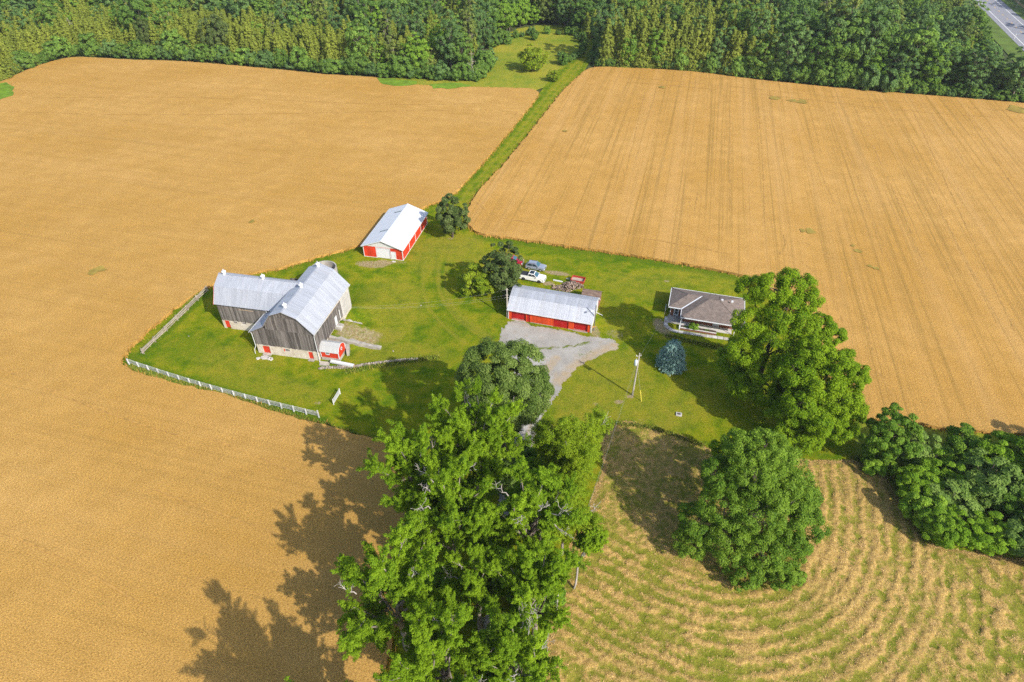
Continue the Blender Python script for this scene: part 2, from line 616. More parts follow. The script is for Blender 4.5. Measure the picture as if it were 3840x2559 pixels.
rr = random.Random(3)
t_ = MB()
TRACK_NO = 0
for line in [
    [(67.37, 140.45), (73.01, 135.20), (75.96, 125.47), (75.27, 114.97), (72.31, 104.11), (68.19, 90.68), (67.69, 82.49)],
    [(62.16, 134.18), (67.26, 129.25), (69.43, 120.07), (68.30, 108.60), (67.15, 101.24)],
    [(102.80, 237.12), (94.85, 200.00), (88.88, 170.67), (85.71, 152.98)],
    [(114.31, 234.85), (99.14, 170.67), (87.83, 131.53)],
    [(123.79, 234.85), (105.58, 163.09), (94.66, 124.54)],
    [(136.81, 230.41), (110.36, 144.82), (98.71, 103.39)],
    [(142.38, 229.32), (113.10, 139.06), (101.00, 101.81)],
    [(160.49, 228.24), (147.61, 190.05), (137.86, 158.00)],
    [(30.00, 163.09), (39.38, 202.22), (50.49, 249.32)],
    [(56.71, 150.63), (79.51, 237.12)],
    [(64.76, 147.19), (78.14, 193.35), (89.84, 237.12)],
    [(48.12, 152.98), (53.33, 170.67)],
    [(96.13, 243.55), (100.71, 244.15), (98.41, 237.69)], [(103.49, 240.01), (107.42, 239.43)],
    [(-9.56, 158.00), (-5.27, 150.63), (2.62, 147.12), (18.95, 142.63), (34.59, 138.32), (51.94, 131.19)],
    [(63.29, 131.19), (66.17, 135.20), (67.37, 140.45)],
    [(34.93, 269.25), (56.25, 265.30), (88.04, 254.50), (117.82, 244.39), (146.90, 237.22), (178.98, 227.28)],
    [(38.54, 262.53), (71.23, 254.50), (108.48, 241.00), (142.06, 227.28), (169.53, 221.71)],
]:
    ribbon(t_, chaikin(line, False, 2), 0.34, WHEAT_H + 0.008 + .002 * TRACK_NO, rr, 0.5, 0.15)
    TRACK_NO += 1
for line in [
    [(-178.44, 228.15), (-133.24, 223.82), (-72.97, 225.97), (-11.89, 230.37), (2.08, 227.28)],
    [(-180.40, 241.96), (-142.52, 243.90), (-92.85, 241.00), (-43.58, 234.44), (-8.96, 236.28)],
    [(2.08, 227.28), (-3.86, 211.57), (-7.94, 202.13), (-13.47, 200.32)],
    [(-96.25, 90.68), (-82.80, 84.18), (-68.94, 78.19), (-54.89, 73.15)],
    [(-50.54, 73.15), (-40.41, 68.46), (-30.94, 64.07), (-25.36, 59.97)],
    [(-70.94, 53.92), (-62.98, 50.77), (-52.74, 45.88), (-48.29, 43.73)],
    [(-55.29, 62.40), (-42.26, 57.63), (-33.59, 54.28)],
]:
    ribbon(t_, chaikin(line, False, 2), 0.26, WHEAT_H + 0.008 + .002 * TRACK_NO, rr, 0.5, 0.1)
    TRACK_NO += 1
tag(t_.build('wheel_track', M_TRACK), kind='structure')
s_ = MB()
for j, (c, r) in enumerate([((74.69, 142.19), 1.6), ((72.78, 142.63), 1.1), ((82.54, 132.58), 1.0), ((82.17, 135.20), 0.7), ((83.31, 125.10), 0.9), ((82.41, 126.03), 0.6), ((-94.44, 124.36), 2.0), ((-95.00, 122.91), 1.2), ((103.32, 239.10), 2.6), ((105.87, 238.15), 2.8),
             ((180.83, 229.04), 5.0), ((17.54, 209.25), 1.0), ((58.11, 254.50), 1.6), ((97.51, 241.96), 2.2), ((-66.55, 147.12), 1.0)]):
    k = 11
    s_.poly([(c[0] + math.cos(2 * math.pi * i / k) * r * rr.uniform(.5, 1.15), c[1] + math.sin(2 * math.pi * i / k) * r * rr.uniform(.4, 1.2), WHEAT_H + 0.08 + .004 * j) for i in range(k)])
tag(s_.build('weed_patch', M_GREENSPOT), kind='structure')

# ------------------------------------------------------------------ the mown farmyard
st = 0.4
gx = np.arange(-84, 80, st)
gy = np.arange(22, 172, st)
X, Y = np.meshgrid(gx, gy)
Z = terrain(X, Y) + 0.02 * (fbm(X * .2, Y * .2, 4) - .5)


def blob(cx, cy, rx, ry, rot=0.0):
    c, s = math.cos(rot), math.sin(rot)
    dx, dy = X - cx, Y - cy
    q = ((dx * c + dy * s) / rx) ** 2 + ((-dx * s + dy * c) / ry) ** 2
    return 1 - smooth(0.35, 1.5, q)


bare = np.zeros_like(X)
for c, rx, ry, rot, k in [((-32.79, 127.74), 4.2, 1.6, -.15, .8), ((-29.94, 128.56), 2.4, 1.2, -.2, .9), ((-26.19, 128.56), 2.0, .8, 0, .5), ((10.35, 123.98), 3.2, .9, -.25, 1.0), ((8.09, 119.73), 1.3, .9, 0, 1.0),
                          ((30.48, 104.02), 1.7, 3.0, .2, .85), ((31.53, 100.95), 1.2, 1.0, 0, .8), ((21.12, 83.41), .7, .6, 0, 1.0), ((18.93, 82.05), 1.0, .6, .2, .8), ((14.72, 81.58), .6, .5, 0, .6),
                          ((-34.49, 81.78), .8, .5, 0, .6), ((21.03, 77.03), 2.4, .8, .3, .35), ((16.70, 102.25), 1.2, 2.4, .1, .7), ((12.10, 98.41), 3.5, .7, -.28, .3), ((-24.58, 138.41), 1.2, 5.0, -.4, .35), ((26.81, 95.14), 1.6, .7, -.3, .25),
                          ((20.41, 101.81), 2.0, 1.4, 0, .5), ((21.09, 100.78), 1.5, 1.0, 0, .5), ((10.64, 118.56), 1.6, 1.1, 0, .45), ((-15.17, 139.71), 1.0, .6, 0, .6), ((34.70, 120.69), .8, .6, 0, .7), ((-42.28, 95.14), 1.6, .8, 0, .3)]:
    bare = np.maximum(bare, k * blob(c[0], c[1], rx, ry, rot))
U_, V_ = to_barn(X, Y)
bare = np.maximum(bare, 0.75 * (smooth(.2, 1.2, U_) * (1 - smooth(7.5, 11.0, U_)) * smooth(5.0, 6.5, V_) * (1 - smooth(9.5, 12.0, V_))))
dry = np.zeros_like(X)
for c, rx, ry, rot, k in [((-15.58, 136.49), 9, 5, .2, .7), ((-20.90, 131.53), 4, 9, .2, .5), ((-25.22, 112.94), 7, 10, .3, .45), ((-4.38, 129.15), 14, 5, -.3, .55), ((29.48, 118.04), 12, 5, -.3, .4), ((18.75, 88.24), 8, 9, .3, .55), ((3.06, 93.55), 4, 4, 0, .3),
                          ((24.50, 78.62), 9, 5, .2, .55), ((13.06, 79.92), 6, 8, 0, .6), ((-52.07, 93.55), 9, 5, 0, .4), ((-44.96, 86.79), 14, 3, -.3, .4), ((-21.66, 95.14), 10, 4, 0, .45), ((40.80, 121.23), 12, 4, -.3, .35), ((-25.12, 100.95), 3.5, 3.0, 0, .8), ((29.93, 82.59), 8, 6, 0, .35), ((21.19, 108.13), 3, 9, .1, .25)]:
    dry = np.maximum(dry, k * blob(c[0], c[1], rx, ry, rot))
# tyre arcs worn into the grass in front of the tree pair
lush = np.zeros_like(X)
for pts, w in [([(-15.83, 140.45), (-17.01, 129.25), (-16.53, 118.34), (-13.49, 110.15), (-9.47, 104.11), (-3.14, 98.47)], .55), ([(-13.99, 137.27), (-15.47, 125.47), (-14.33, 114.97), (-10.54, 107.08), (-4.05, 100.54)], .5),
               ([(-20.37, 137.27), (-20.68, 125.47), (-18.89, 113.34), (-14.86, 104.84), (-9.15, 98.47)], .45), ([(22.38, 125.47), (29.81, 121.84), (37.85, 122.73), (45.10, 120.07)], .4)]:
    d = seg_dist(X, Y, chaikin(pts, False, 2))
    dry = np.maximum(dry, .6 * (1 - smooth(w * .4, w * 1.3, d)))
    d2 = seg_dist(X, Y, chaikin([(a - .9, b - .5) for a, b in pts], False, 2))
    lush = np.maximum(lush, .4 * (1 - smooth(w * .3, w, d2)))
# unmown darker fringe under the fences and against the crop
for pts, w, k in [([(-73.14, 92.18), (-64.34, 88.73), (-51.45, 84.18), (-40.04, 79.77), (-32.55, 76.95)], 1.5, 1.0), ([(-71.58, 95.53), (-69.32, 104.84), (-67.34, 116.31)], 1.3, .8), ([(-72.86, 93.20), (-73.75, 92.43), (-70.89, 90.68)], 2.5, .8),
                  ([(-8.27, 140.45), (12.95, 134.38), (32.94, 128.67), (50.54, 122.19)], 1.6, .75), ([(0.37, 137.27), (15.84, 131.19), (24.63, 127.34)], 1.8, .45), ([(-53.62, 125.10), (-43.82, 130.41), (-35.57, 136.02)], 1.4, .6), ([(-47.72, 125.47), (-38.95, 121.84)], 3.0, .4)]:
    lush = np.maximum(lush, k * (1 - smooth(w * .4, w * 1.4, seg_dist(X, Y, pts))))
for c, rx, ry, k in [((-35.36, 114.95), 6, 5, .5), ((-15.12, 102.69), 6, 5, .4), ((-11.34, 95.14), 5, 3, .3), ((-63.87, 97.58), 8, 5, .4), ((9.89, 126.82), 7, 3, .35), ((21.54, 110.99), 3, 5, .5), ((34.39, 112.94), 3, 5, .3)]:
    lush = np.maximum(lush, k * blob(c[0], c[1], rx, ry))
ny, nx = X.shape
idx = np.arange(ny * nx).reshape(ny, nx)
q_ = np.stack([idx[:-1, :-1], idx[:-1, 1:], idx[1:, 1:], idx[1:, :-1]], -1).reshape(-1, 4)
me_ = raw_mesh('lawn', np.stack([X, Y, Z], -1).reshape(-1, 3), q_, M_LAWN, [('bare', bare.ravel(), 'POINT'), ('dry', dry.ravel(), 'POINT'), ('lush', lush.ravel(), 'POINT')])
me_.polygons.foreach_set('use_smooth', [True] * len(me_.polygons))
tag(link('lawn', me_), kind='structure')


def grid_sheet(name, poly, st, zf, attrs, m, seed=0, jit=0.0):
    """a sheet of small quads clipped to an outline"""
    xs = [p[0] for p in poly]
    ys = [p[1] for p in poly]
    gx, gy = np.arange(min(xs), max(xs) + st, st), np.arange(min(ys), max(ys) + st, st)
    X, Y = np.meshgrid(gx, gy)
    cx, cy = X[:-1, :-1] + st / 2, Y[:-1, :-1] + st / 2
    jx = (fbm(cx * .7, cy * .7, seed) - .5) * jit
    jy = (fbm(cx * .7, cy * .7, seed + 50) - .5) * jit
    keep = in_poly(cx + jx, cy + jy, poly)
    idx = np.arange(X.size).reshape(X.shape)
    q = np.stack([idx[:-1, :-1], idx[:-1, 1:], idx[1:, 1:], idx[1:, :-1]], -1)[keep]
    used, inv = np.unique(q.ravel(), return_inverse=True)
    x, y = X.ravel()[used], Y.ravel()[used]
    me = raw_mesh(name, np.stack([x, y, zf(x, y)], -1), inv.reshape(-1, 4), m, [(k, f(x, y), 'POINT') for k, f in attrs])
    me.polygons.foreach_set('use_smooth', [True] * len(me.polygons))
    o = link(name, me)
    return tag(o, kind='structure')


# ------------------------------------------------------------------ gravel yard and drive
GRAVEL = [(-0.83, 105.82), (3.82, 104.64), (8.67, 103.22), (14.98, 101.12), (16.66, 100.78), (19.62, 99.67), (21.13, 98.24), (20.73, 96.75), (17.53, 95.14), (14.24, 92.92), (12.01, 90.47), (9.82, 87.51), (7.91, 83.96), (6.37, 80.58), (4.63, 76.09), (3.51, 71.29), (1.68, 65.73), (0.20, 61.60), (-0.77, 55.42), (-1.75, 48.60), (-2.39, 41.10), (-2.81, 34.25), (-2.90, 30.11), (-4.43, 30.11), (-4.23, 37.70), (-3.52, 46.63), (-2.64, 55.88), (-1.66, 63.63), (0.00, 70.14), (1.36, 76.09), (2.12, 81.24), (1.95, 86.07), (-1.02, 93.55), (-2.37, 98.41), (-2.16, 102.69)]


def weed(x, y):
    b = seg_dist(x, y, GRAVEL + [GRAVEL[0]])
    w = 0.42 * (1 - smooth(0.1, 0.9, b))
    w = np.maximum(w, .55 * (1 - smooth(.2, .9, seg_dist(x, y, [(4.17, 96.92), (8.35, 97.08), (12.05, 97.74), (15.30, 98.82)]))))
    w = np.maximum(w, .5 * (1 - smooth(.1, .8, seg_dist(x, y, [(4.91, 104.28), (10.79, 102.51), (14.96, 100.95)]))))
    w = np.maximum(w, .35 * (1 - smooth(.1, .5, seg_dist(x, y, [(1.82, 76.09), (-0.63, 65.73), (-1.55, 55.42), (-2.43, 42.88)]))))
    w = np.maximum(w, .42 * (1 - smooth(1, 4, np.hypot(x - 14.0, y - 95.5))))
    return w


def dirt(x, y):
    w = .9 * (1 - smooth(.6, 2.2, seg_dist(x, y, [(20.42, 97.58), (15.95, 94.74), (11.54, 90.85), (9.33, 87.51)])))
    w = np.maximum(w, .8 * (1 - smooth(.3, 1.4, seg_dist(x, y, [(8.44, 93.94), (5.98, 89.72), (4.32, 83.96), (3.00, 78.62)]))))
    for o in (-.8, .8):
        w = np.maximum(w, .6 * (1 - smooth(.15, .45, seg_dist(x, y, [(a + o, b) for a, b in [(7.47, 89.72), (5.94, 82.59), (3.86, 76.09), (1.96, 70.14)]]))))
    return w


grid_sheet('gravel_driveway', GRAVEL, 0.25, lambda x, y: 0.03 + 0 * x, [('weed', weed), ('dirt', dirt)], M_GRAVEL, 3, 1.6)

# ------------------------------------------------------------------ mown hay meadow with windrows
HAY = [(16.73, 75.63), (19.70, 77.36), (23.91, 75.73), (28.05, 74.23), (31.92, 71.43), (36.94, 69.37), (48.67, 68.64), (54.99, 68.64), (58.82, 66.23), (58.86, 58.40), (59.16, 53.21), (71.27, 50.43), (88.64, 45.88), (74.68, 28.50), (2.62, 28.50), (3.83, 34.25), (4.73, 40.53), (6.72, 47.78), (8.41, 53.21), (10.92, 58.40), (14.67, 67.11), (14.52, 72.19)]
CORE = chaikin([(3.63, 64.07), (10.56, 58.01), (18.70, 52.36), (25.33, 48.96), (31.07, 48.11), (37.17, 50.43), (41.74, 55.75), (45.31, 64.07), (48.45, 76.13), (51.42, 89.46)], False, 2)

INNER = CORE + [(48, 88), (-2, 88)]


def hay_amount(x, y):
    d = seg_dist(x, y, CORE)
    d = d + 1.1 * (fbm(x * .12, y * .12, 9) - .5) + .75 * (fbm(x * .9, y * .9, 10) - .5)
    ph = d / 1.7
    row = 0.5 + 0.5 * np.cos(2 * np.pi * ph)
    row = smooth(.18, 1.02, row + 1.6 * (fbm(x * 1.2, y * 1.2, 12) - .5))
    patch = fbm(x * .35, y * .35, 21)
    tan_ = np.exp(-((x - 47) / 15) ** 2 - ((y - 52) / 18) ** 2)
    amt = .22 + .28 * tan_ + row * (.20 + .50 * patch) + .55 * (fbm(x * 1.9, y * 1.9, 19) - .5) + .7 * (patch - .5)
    ins = in_poly(x, y, INNER)
    amt = np.where(ins, .44 + .8 * (fbm(x * 1.6, y * 1.6, 71) - .5) + .5 * (fbm(x * .3, y * .3, 72) - .5), amt)
    far = smooth(14, 24, d)
    amt = amt * (1 - .55 * far) + .5 * far * smooth(.4, .65, fbm(x * .9, y * .9, 33))
    edge = 1 - smooth(0.0, 1.6, seg_dist(x, y, HAY + [HAY[0]]))
    return np.clip(np.maximum(amt, edge * .7), 0, 1)


grid_sheet('hay_meadow', HAY, 0.2, lambda x, y: 0.03 + (.33 * hay_amount(x, y) * (.5 + fbm(x * 2.2, y * 2.2, 41)) + .12 * fbm(x * 1.7, y * 1.7, 44)) * smooth(0.0, 1.4, seg_dist(x, y, HAY + [HAY[0]])), [('hay', hay_amount)], M_HAY, 7, 1.2)
# loose straw lying on the windrows
rng = np.random.default_rng(8)
px = rng.uniform(5, 75, 190000)
py = rng.uniform(28, 78, 190000)
ok = in_poly(px, py, HAY)
px, py = px[ok], py[ok]
am = hay_amount(px, py)
ok = rng.random(len(px)) < am * .9
px, py, am = px[ok], py[ok], am[ok]
k = len(px)
ang = rng.uniform(0, np.pi, k)
dirv = np.stack([np.cos(ang), np.sin(ang), rng.normal(0, .45, k)], 1)
perp = np.stack([-np.sin(ang), np.cos(ang), rng.normal(0, .3, k)], 1)
ctr = np.stack([px, py, .06 + (.02 + .27 * am) * smooth(0.0, 1.4, seg_dist(px, py, HAY + [HAY[0]]))], 1)
L_, W_ = rng.uniform(.08, .22, k)[:, None], rng.uniform(.015, .035, k)[:, None]
v_ = np.stack([ctr - dirv * L_ - perp * W_, ctr + dirv * L_ - perp * W_, ctr + dirv * L_ + perp * W_, ctr - dirv * L_ + perp * W_], 1).reshape(-1, 3)
n_ = Nodes('dry_straw')
M_STRAW = n_.principled(n_.mix(n_.attr('tone'), (0.30, 0.185, 0.055), (0.62, 0.42, 0.175)), 0.85)
me_ = raw_mesh('loose_straw', v_, np.arange(4 * k).reshape(-1, 4), M_STRAW, [('tone', rng.random(k), 'FACE')])
tag(link('loose_straw', me_), 'loose dry straw lying along the curved windrows', 'straw', kind='stuff')

# ------------------------------------------------------------------ lane between the two crops and the clearing at the wood
LANE_L = [(-20.75, 158.50), (-16.05, 161.87), (-11.90, 174.36), (-3.42, 200.32), (6.34, 232.62), (12.30, 252.94), (20.61, 279.87), (32.07, 307.47), (41.97, 336.56), (53.92, 393.06)]
LANE_R = [(-11.17, 150.63), (-9.05, 165.89), (-3.16, 180.36), (3.56, 200.32), (11.56, 225.97), (19.11, 249.36), (25.26, 264.74), (35.31, 300.50), (45.20, 333.29), (58.74, 393.06)]


def resample(pts, k):
    p = np.array(pts)
    s = np.concatenate([[0], np.cumsum(np.hypot(*np.diff(p, axis=0).T))])
    t = np.linspace(0, s[-1], k)
    return np.stack([np.interp(t, s, p[:, 0]), np.interp(t, s, p[:, 1])], 1)


a_, b_ = resample(LANE_L, 150), resample(LANE_R, 150)
tt = np.linspace(-.12, 1.12, 17)
P_ = a_[:, None] * (1 - tt)[None, :, None] + b_[:, None] * tt[None, :, None]
v_ = np.concatenate([P_, np.full(P_.shape[:2] + (1,), 0.025)], -1)
wheel = np.exp(-((tt - .38) / .07) ** 2) + np.exp(-((tt - .68) / .07) ** 2)
idx = np.arange(150 * 17).reshape(150, 17)
q_ = np.stack([idx[:-1, :-1], idx[:-1, 1:], idx[1:, 1:], idx[1:, :-1]], -1).reshape(-1, 4)
dry_ = np.tile(wheel * .8, (150, 1)).ravel()
lush_ = np.tile(np.exp(-((tt - .1) / .1) ** 2) * .7 + np.exp(-((tt - .95) / .08) ** 2) * .6, (150, 1)).ravel()
me_ = raw_mesh('lane', v_.reshape(-1, 3), q_, M_LAWN, [('bare', dry_ * 0.25, 'POINT'), ('dry', dry_, 'POINT'), ('lush', lush_, 'POINT')])
tag(link('lane', me_), kind='structure')

CLEARING = [(-56.68, 264.74), (-48.65, 269.25), (-30.85, 266.98), (-15.02, 264.74), (-10.44, 273.89), (-12.02, 306.06), (-5.55, 332.48), (5.18, 353.78), (34.22, 358.31), (40.70, 344.99), (41.74, 324.55), (32.61, 302.57), (22.42, 279.87), (13.14, 252.94), (-2.77, 253.46), (-29.78, 255.55), (-47.20, 259.27)]
c_ = MB()
c_.poly([(x, y, -0.02) for x, y in densify(chaikin(CLEARING, True, 1), 3, .5, rr)])
tag(c_.build('clearing', M_ROUGH), kind='structure')
c_ = MB()
for poly in ([(-199.16, 241.00), (-200.83, 259.27), (-199.08, 261.44), (-193.57, 257.13), (-187.60, 245.86), (-188.31, 239.10), (-192.13, 232.62)], [(-54.96, 266.98), (-47.13, 264.74), (-37.20, 261.44), (-36.77, 257.66), (-45.81, 255.55), (-50.44, 258.20)], [(-32.58, 258.20), (-23.38, 260.35), (-14.67, 257.13), (-21.17, 252.94), (-29.59, 253.46)]):
    c_.poly([(x, y, WHEAT_H + .07) for x, y in densify(poly, 2.5, .9, rr)])
tag(c_.build('weedy_corner', plain('green_weeds', (0.13, 0.225, 0.010), 0.9, 0.35, .4, bump=.6)), kind='structure')

# ------------------------------------------------------------------ highway beyond the wood
M_ASPH = plain('grey_asphalt', (0.26, 0.26, 0.285), 0.85, 0.12, 0.6)
M_WPAINT = plain('white_road_paint', (0.72, 0.72, 0.7), 0.7, 0.08)
M_YPAINT = plain('yellow_road_paint', (0.70, 0.42, 0.10), 0.7, 0.08)
M_VERGE = plain('verge_grass', (0.10, 0.155, 0.02), 0.9, 0.35, 0.15, bump=.5)
M_SANDY = plain('sandy_path', (0.42, 0.27, 0.10), 0.9, 0.2, 0.3)


def strip(name, p, q, off0, off1, z, m, ext=220, dash=None):
    p, q = np.array(p), np.array(q)
    d = (q - p) / np.hypot(*(q - p))
    nrm = np.array([-d[1], d[0]])
    L = np.hypot(*(q - p))
    mb = MB()
    rng_ = [(-ext, L + ext)] if dash is None else [(s, s + dash[0]) for s in np.arange(-ext, L + ext, dash[1])]
    for s0, s1 in rng_:
        mb.poly([(*(p + d * s0 + nrm * off0), z), (*(p + d * s1 + nrm * off0), z), (*(p + d * s1 + nrm * off1), z), (*(p + d * s0 + nrm * off1), z)])
    return tag(mb.build(name, m), kind='structure')


RA, RB = (234.27, 317.56), (268.19, 415.61)       # near edge of the carriageway
rw = 15.2
strip('verge', RA, RB, -34, 8, -0.05, M_VERGE)
strip('road', RA, RB, -rw, 0, 0.0, M_ASPH)
strip('edge_line', RA, RB, -2.9, -2.55, 0.008, M_WPAINT)
strip('edge_line', RA, RB, -rw + 2.9, -rw + 3.25, 0.008, M_WPAINT)
strip('centre_line', RA, RB, -rw / 2 - .16, -rw / 2 + .16, 0.008, M_YPAINT, 220, (3.2, 9.5))
strip('sandy_path', RA, RB, -24.2, -22.4, 0.0, M_SANDY)

# tall grass and weeds left standing along the crop edges, fences and walls, one mass
rng = np.random.default_rng(15)
lines_ = [[(-72.16, 91.68), (-64.14, 88.25), (-51.30, 83.72), (-39.89, 79.24), (-32.41, 76.33), (-25.21, 73.54), (-18.71, 71.24)], [(-71.99, 96.45), (-69.74, 105.88), (-67.97, 118.00)], 
          [(17.37, 76.64), (23.90, 75.63), (31.78, 71.43)],
          [(55.21, 69.19), (59.51, 66.23), (59.18, 58.40), (59.16, 53.21)], [(-30.96, 90.09), (-21.34, 92.77), (-14.37, 94.34)], [(31.00, 100.95), (35.88, 98.82), (41.67, 96.75)]]
pts_ = np.concatenate([np.array(densify(l, .12, .0, random.Random(2), False)) for l in lines_])
c_ = pts_[rng.integers(0, len(pts_), 17000)] + rng.normal(0, .34, (17000, 2))
k = len(c_)
a_ = rng.uniform(0, 2 * np.pi, k)
w_ = rng.uniform(.04, .11, k)[:, None]
v_ = np.zeros((k, 3, 3))
e_ = np.stack([np.cos(a_), np.sin(a_)], 1)
v_[:, 0, :2], v_[:, 1, :2] = c_ + e_ * w_, c_ - e_ * w_
v_[:, 2, :2] = c_ + rng.normal(0, .16, (k, 2))
v_[:, :2, 2] = 0.0
v_[:, 2, 2] = rng.uniform(.18, .75, k) ** 1.2
n_ = Nodes('tall_grass_blades')
M_BLADE = n_.principled(n_.mix(n_.attr('tone'), (0.10, 0.19, 0.010), (0.34, 0.30, 0.05)), .85)
me_ = raw_mesh('tall_grass', v_.reshape(-1, 3), np.arange(3 * k).reshape(-1, 3), M_BLADE, [('tone', rng.random(k) ** 1.4, 'FACE')])
tag(link('tall_grass', me_), 'unmown tall grass fringing the crops, fences and walls', 'grass', kind='stuff')

c_ = MB()
c_.poly([(x, y, 0.035) for x, y in densify([(58.68, 77.57), (85.79, 73.84), (123.32, 71.24), (96.98, 42.25), (71.36, 50.57), (59.23, 53.35), (58.93, 58.56), (58.90, 66.41), (55.20, 68.82)], 2.5, .4, rr)])
tag(c_.build('hedge_bank', M_ROUGH), kind='structure')

# ------------------------------------------------------------------ foliage and bark materials
def m_leaf(name, dark, light, var=0.10, trans=0.34, objv=0.25, rough=0.6):
    n = Nodes(name)
    t = n.attr('tone')
    c = n.mix(t, dark, light)
    if objv:
        c = n.mix(1.0, c, n.mix(n.rand(), (1 - objv, 1 - objv * .8, 1 - objv), (1 + objv, 1 + objv * .8, 1 + objv * .4)), 'MULTIPLY')
    p = n.new('ShaderNodeBsdfPrincipled')
    n.put(p.inputs['Base Color'], c)
    p.inputs['Roughness'].default_value = rough
    p.inputs['Specular IOR Level'].default_value = 0.12
    tr = n.new('ShaderNodeBsdfTranslucent')
    n.put(tr.inputs['Color'], n.mix(1.0, c, (1.25, 1.25, .55), 'MULTIPLY'))
    mx = n.new('ShaderNodeMixShader')
    mx.inputs[0].default_value = trans
    n.t.links.new(p.outputs[0], mx.inputs[1])
    n.t.links.new(tr.outputs[0], mx.inputs[2])
    n.t.links.new(mx.outputs[0], n.out.inputs['Surface'])
    return n.m


L_OAK = m_leaf('oak_leaves', (0.036, 0.092, 0.008), (0.260, 0.345, 0.080), rough=.5, objv=0)
L_OAK2 = m_leaf('green_oak_leaves', (0.036, 0.115, 0.006), (0.270, 0.400, 0.040), rough=.5, objv=0)
L_ASH = m_leaf('ash_leaves', (0.072, 0.162, 0.005), (0.315, 0.455, 0.018), objv=0, trans=.33)
L_LOCUST = m_leaf('locust_leaves', (0.130, 0.220, 0.008), (0.300, 0.390, 0.018), objv=0, trans=.33)
L_WALNUT = m_leaf('walnut_leaves', (0.075, 0.180, 0.005), (0.310, 0.430, 0.014), objv=0, trans=.33)
L_DARK = m_leaf('dark_maple_leaves', (0.050, 0.092, 0.020), (0.170, 0.220, 0.066), objv=0)
L_LIME = m_leaf('yellow_green_leaves', (0.130, 0.220, 0.010), (0.320, 0.380, 0.024), objv=0)
L_SPRUCE = m_leaf('blue_needles', (0.105, 0.220, 0.190), (0.310, 0.450, 0.385), objv=0, trans=.1)
L_CEDAR = m_leaf('cedar_scales', (0.160, 0.205, 0.026), (0.300, 0.345, 0.055), objv=.14, trans=.3)
L_WOOD = m_leaf('wood_leaves', (0.090, 0.185, 0.032), (0.225, 0.355, 0.068), objv=.34, trans=.34)
L_WOODB = m_leaf('blue_green_wood_leaves', (0.076, 0.160, 0.044), (0.190, 0.300, 0.095), objv=.22, trans=.3)
L_WOODC = m_leaf('bright_wood_leaves', (0.140, 0.270, 0.028), (0.290, 0.440, 0.060), objv=.25, trans=.4)
L_WOODD = m_leaf('olive_wood_leaves', (0.130, 0.185, 0.038), (0.270, 0.325, 0.080), objv=.25, trans=.3)
L_SHRUB = m_leaf('shrub_leaves', (0.072, 0.155, 0.026), (0.180, 0.285, 0.056), objv=.3, trans=.34)
L_HEDGE = m_leaf('hedge_leaves', (0.070, 0.180, 0.014), (0.275, 0.415, 0.046), objv=.38, trans=.34)
L_HEDGEB = m_leaf('grey_green_hedge_leaves', (0.100, 0.190, 0.032), (0.265, 0.375, 0.085), objv=.2, trans=.34)
L_HEDGEC = m_leaf('bright_hedge_leaves', (0.120, 0.250, 0.012), (0.310, 0.470, 0.035), objv=.2, trans=.4)
M_BARK = plain('brown_bark', (0.105, 0.085, 0.065), 0.95, 0.35, 2.0, bump=.5)
M_GREYBARK = plain('grey_bark', (0.24, 0.20, 0.165), 0.95, 0.3, 1.5, bump=.5)
M_DEADWOOD = plain('bleached_dead_wood', (0.36, 0.32, 0.285), 0.9, 0.25, 1.5, bump=.3)


def unit(a):
    return a / (np.linalg.norm(a, axis=-1, keepdims=True) + 1e-9)


def rand_dir(rng, n):
    return unit(rng.normal(size=(n, 3)))


def leaf_quads(ctr, nrm, size, aspect, rng):
    """one small pointed leaf or leaf spray per item, facing nrm"""
    n = len(ctr)
    t = unit(np.cross(nrm, rand_dir(rng, n)))
    b = np.cross(nrm, t)
    s = size[:, None] if np.ndim(size) else size
    v = np.stack([ctr + t * s * 1.15, ctr - t * s * .7 + b * s * aspect * 1.25, ctr - t * s * .7 - b * s * aspect * 1.25], 1)
    return v.reshape(-1, 3)


def crown_mesh(name, ctr, nrm, size, tone, mat_, rng, aspect=.6):
    v = leaf_quads(ctr, nrm, size, aspect, rng)
    return raw_mesh(name, v, np.arange(3 * len(ctr)).reshape(-1, 3), mat_, [('tone', tone, 'FACE')])


def clump_leaves(cc, rc, axis, n, rng, out=.8, up=.35, flat=.8):
    """n leaves on the outer side of each clump (cc: centres, rc: radii, axis: outward directions)"""
    k = len(cc)
    d = rand_dir(rng, k * n).reshape(k, n, 3)
    d = unit(d + axis[:, None, :] * out + np.array([0, 0, up]))
    r = rc[:, None, None] * (.55 + .5 * rng.random((k, n, 1)))
    p = cc[:, None, :] + d * r * np.array([1, 1, flat])
    nr = unit(d + .75 * rand_dir(rng, k * n).reshape(k, n, 3) + np.array([0, 0, .45]))
    return p.reshape(-1, 3), nr.reshape(-1, 3)


def tone_for(k, n, rng, a=.45, b=.45):
    return np.clip((rng.random((k, 1)) * a + rng.random((k, n)) * b + .05), 0, 1).ravel()


def limb(rng, p, q, r0, r1, seg=5, wob=.12, sag=0.0):
    p, q = np.array(p, float), np.array(q, float)
    L = np.linalg.norm(q - p)
    pts = []
    for i in range(seg + 1):
        t = i / seg
        w = p + (q - p) * t + rng.normal(0, wob * L / seg, 3) * (0 < i < seg)
        w[2] += sag * L * math.sin(math.pi * t)
        pts.append(w)
    return pts, [r0 + (r1 - r0) * i / seg for i in range(seg + 1)]


def trunk_mesh(name, paths, mat_, sides=6):
    mb = MB()
    for pts, rad in paths:
        mb.tube(pts, rad, sides, True)
    me = bpy.data.meshes.new(name)
    me.from_pydata(mb.v, [], mb.f)
    me.update()
    me.polygons.foreach_set('use_smooth', [True] * len(me.polygons))
    me.materials.append(mat_)
    return me


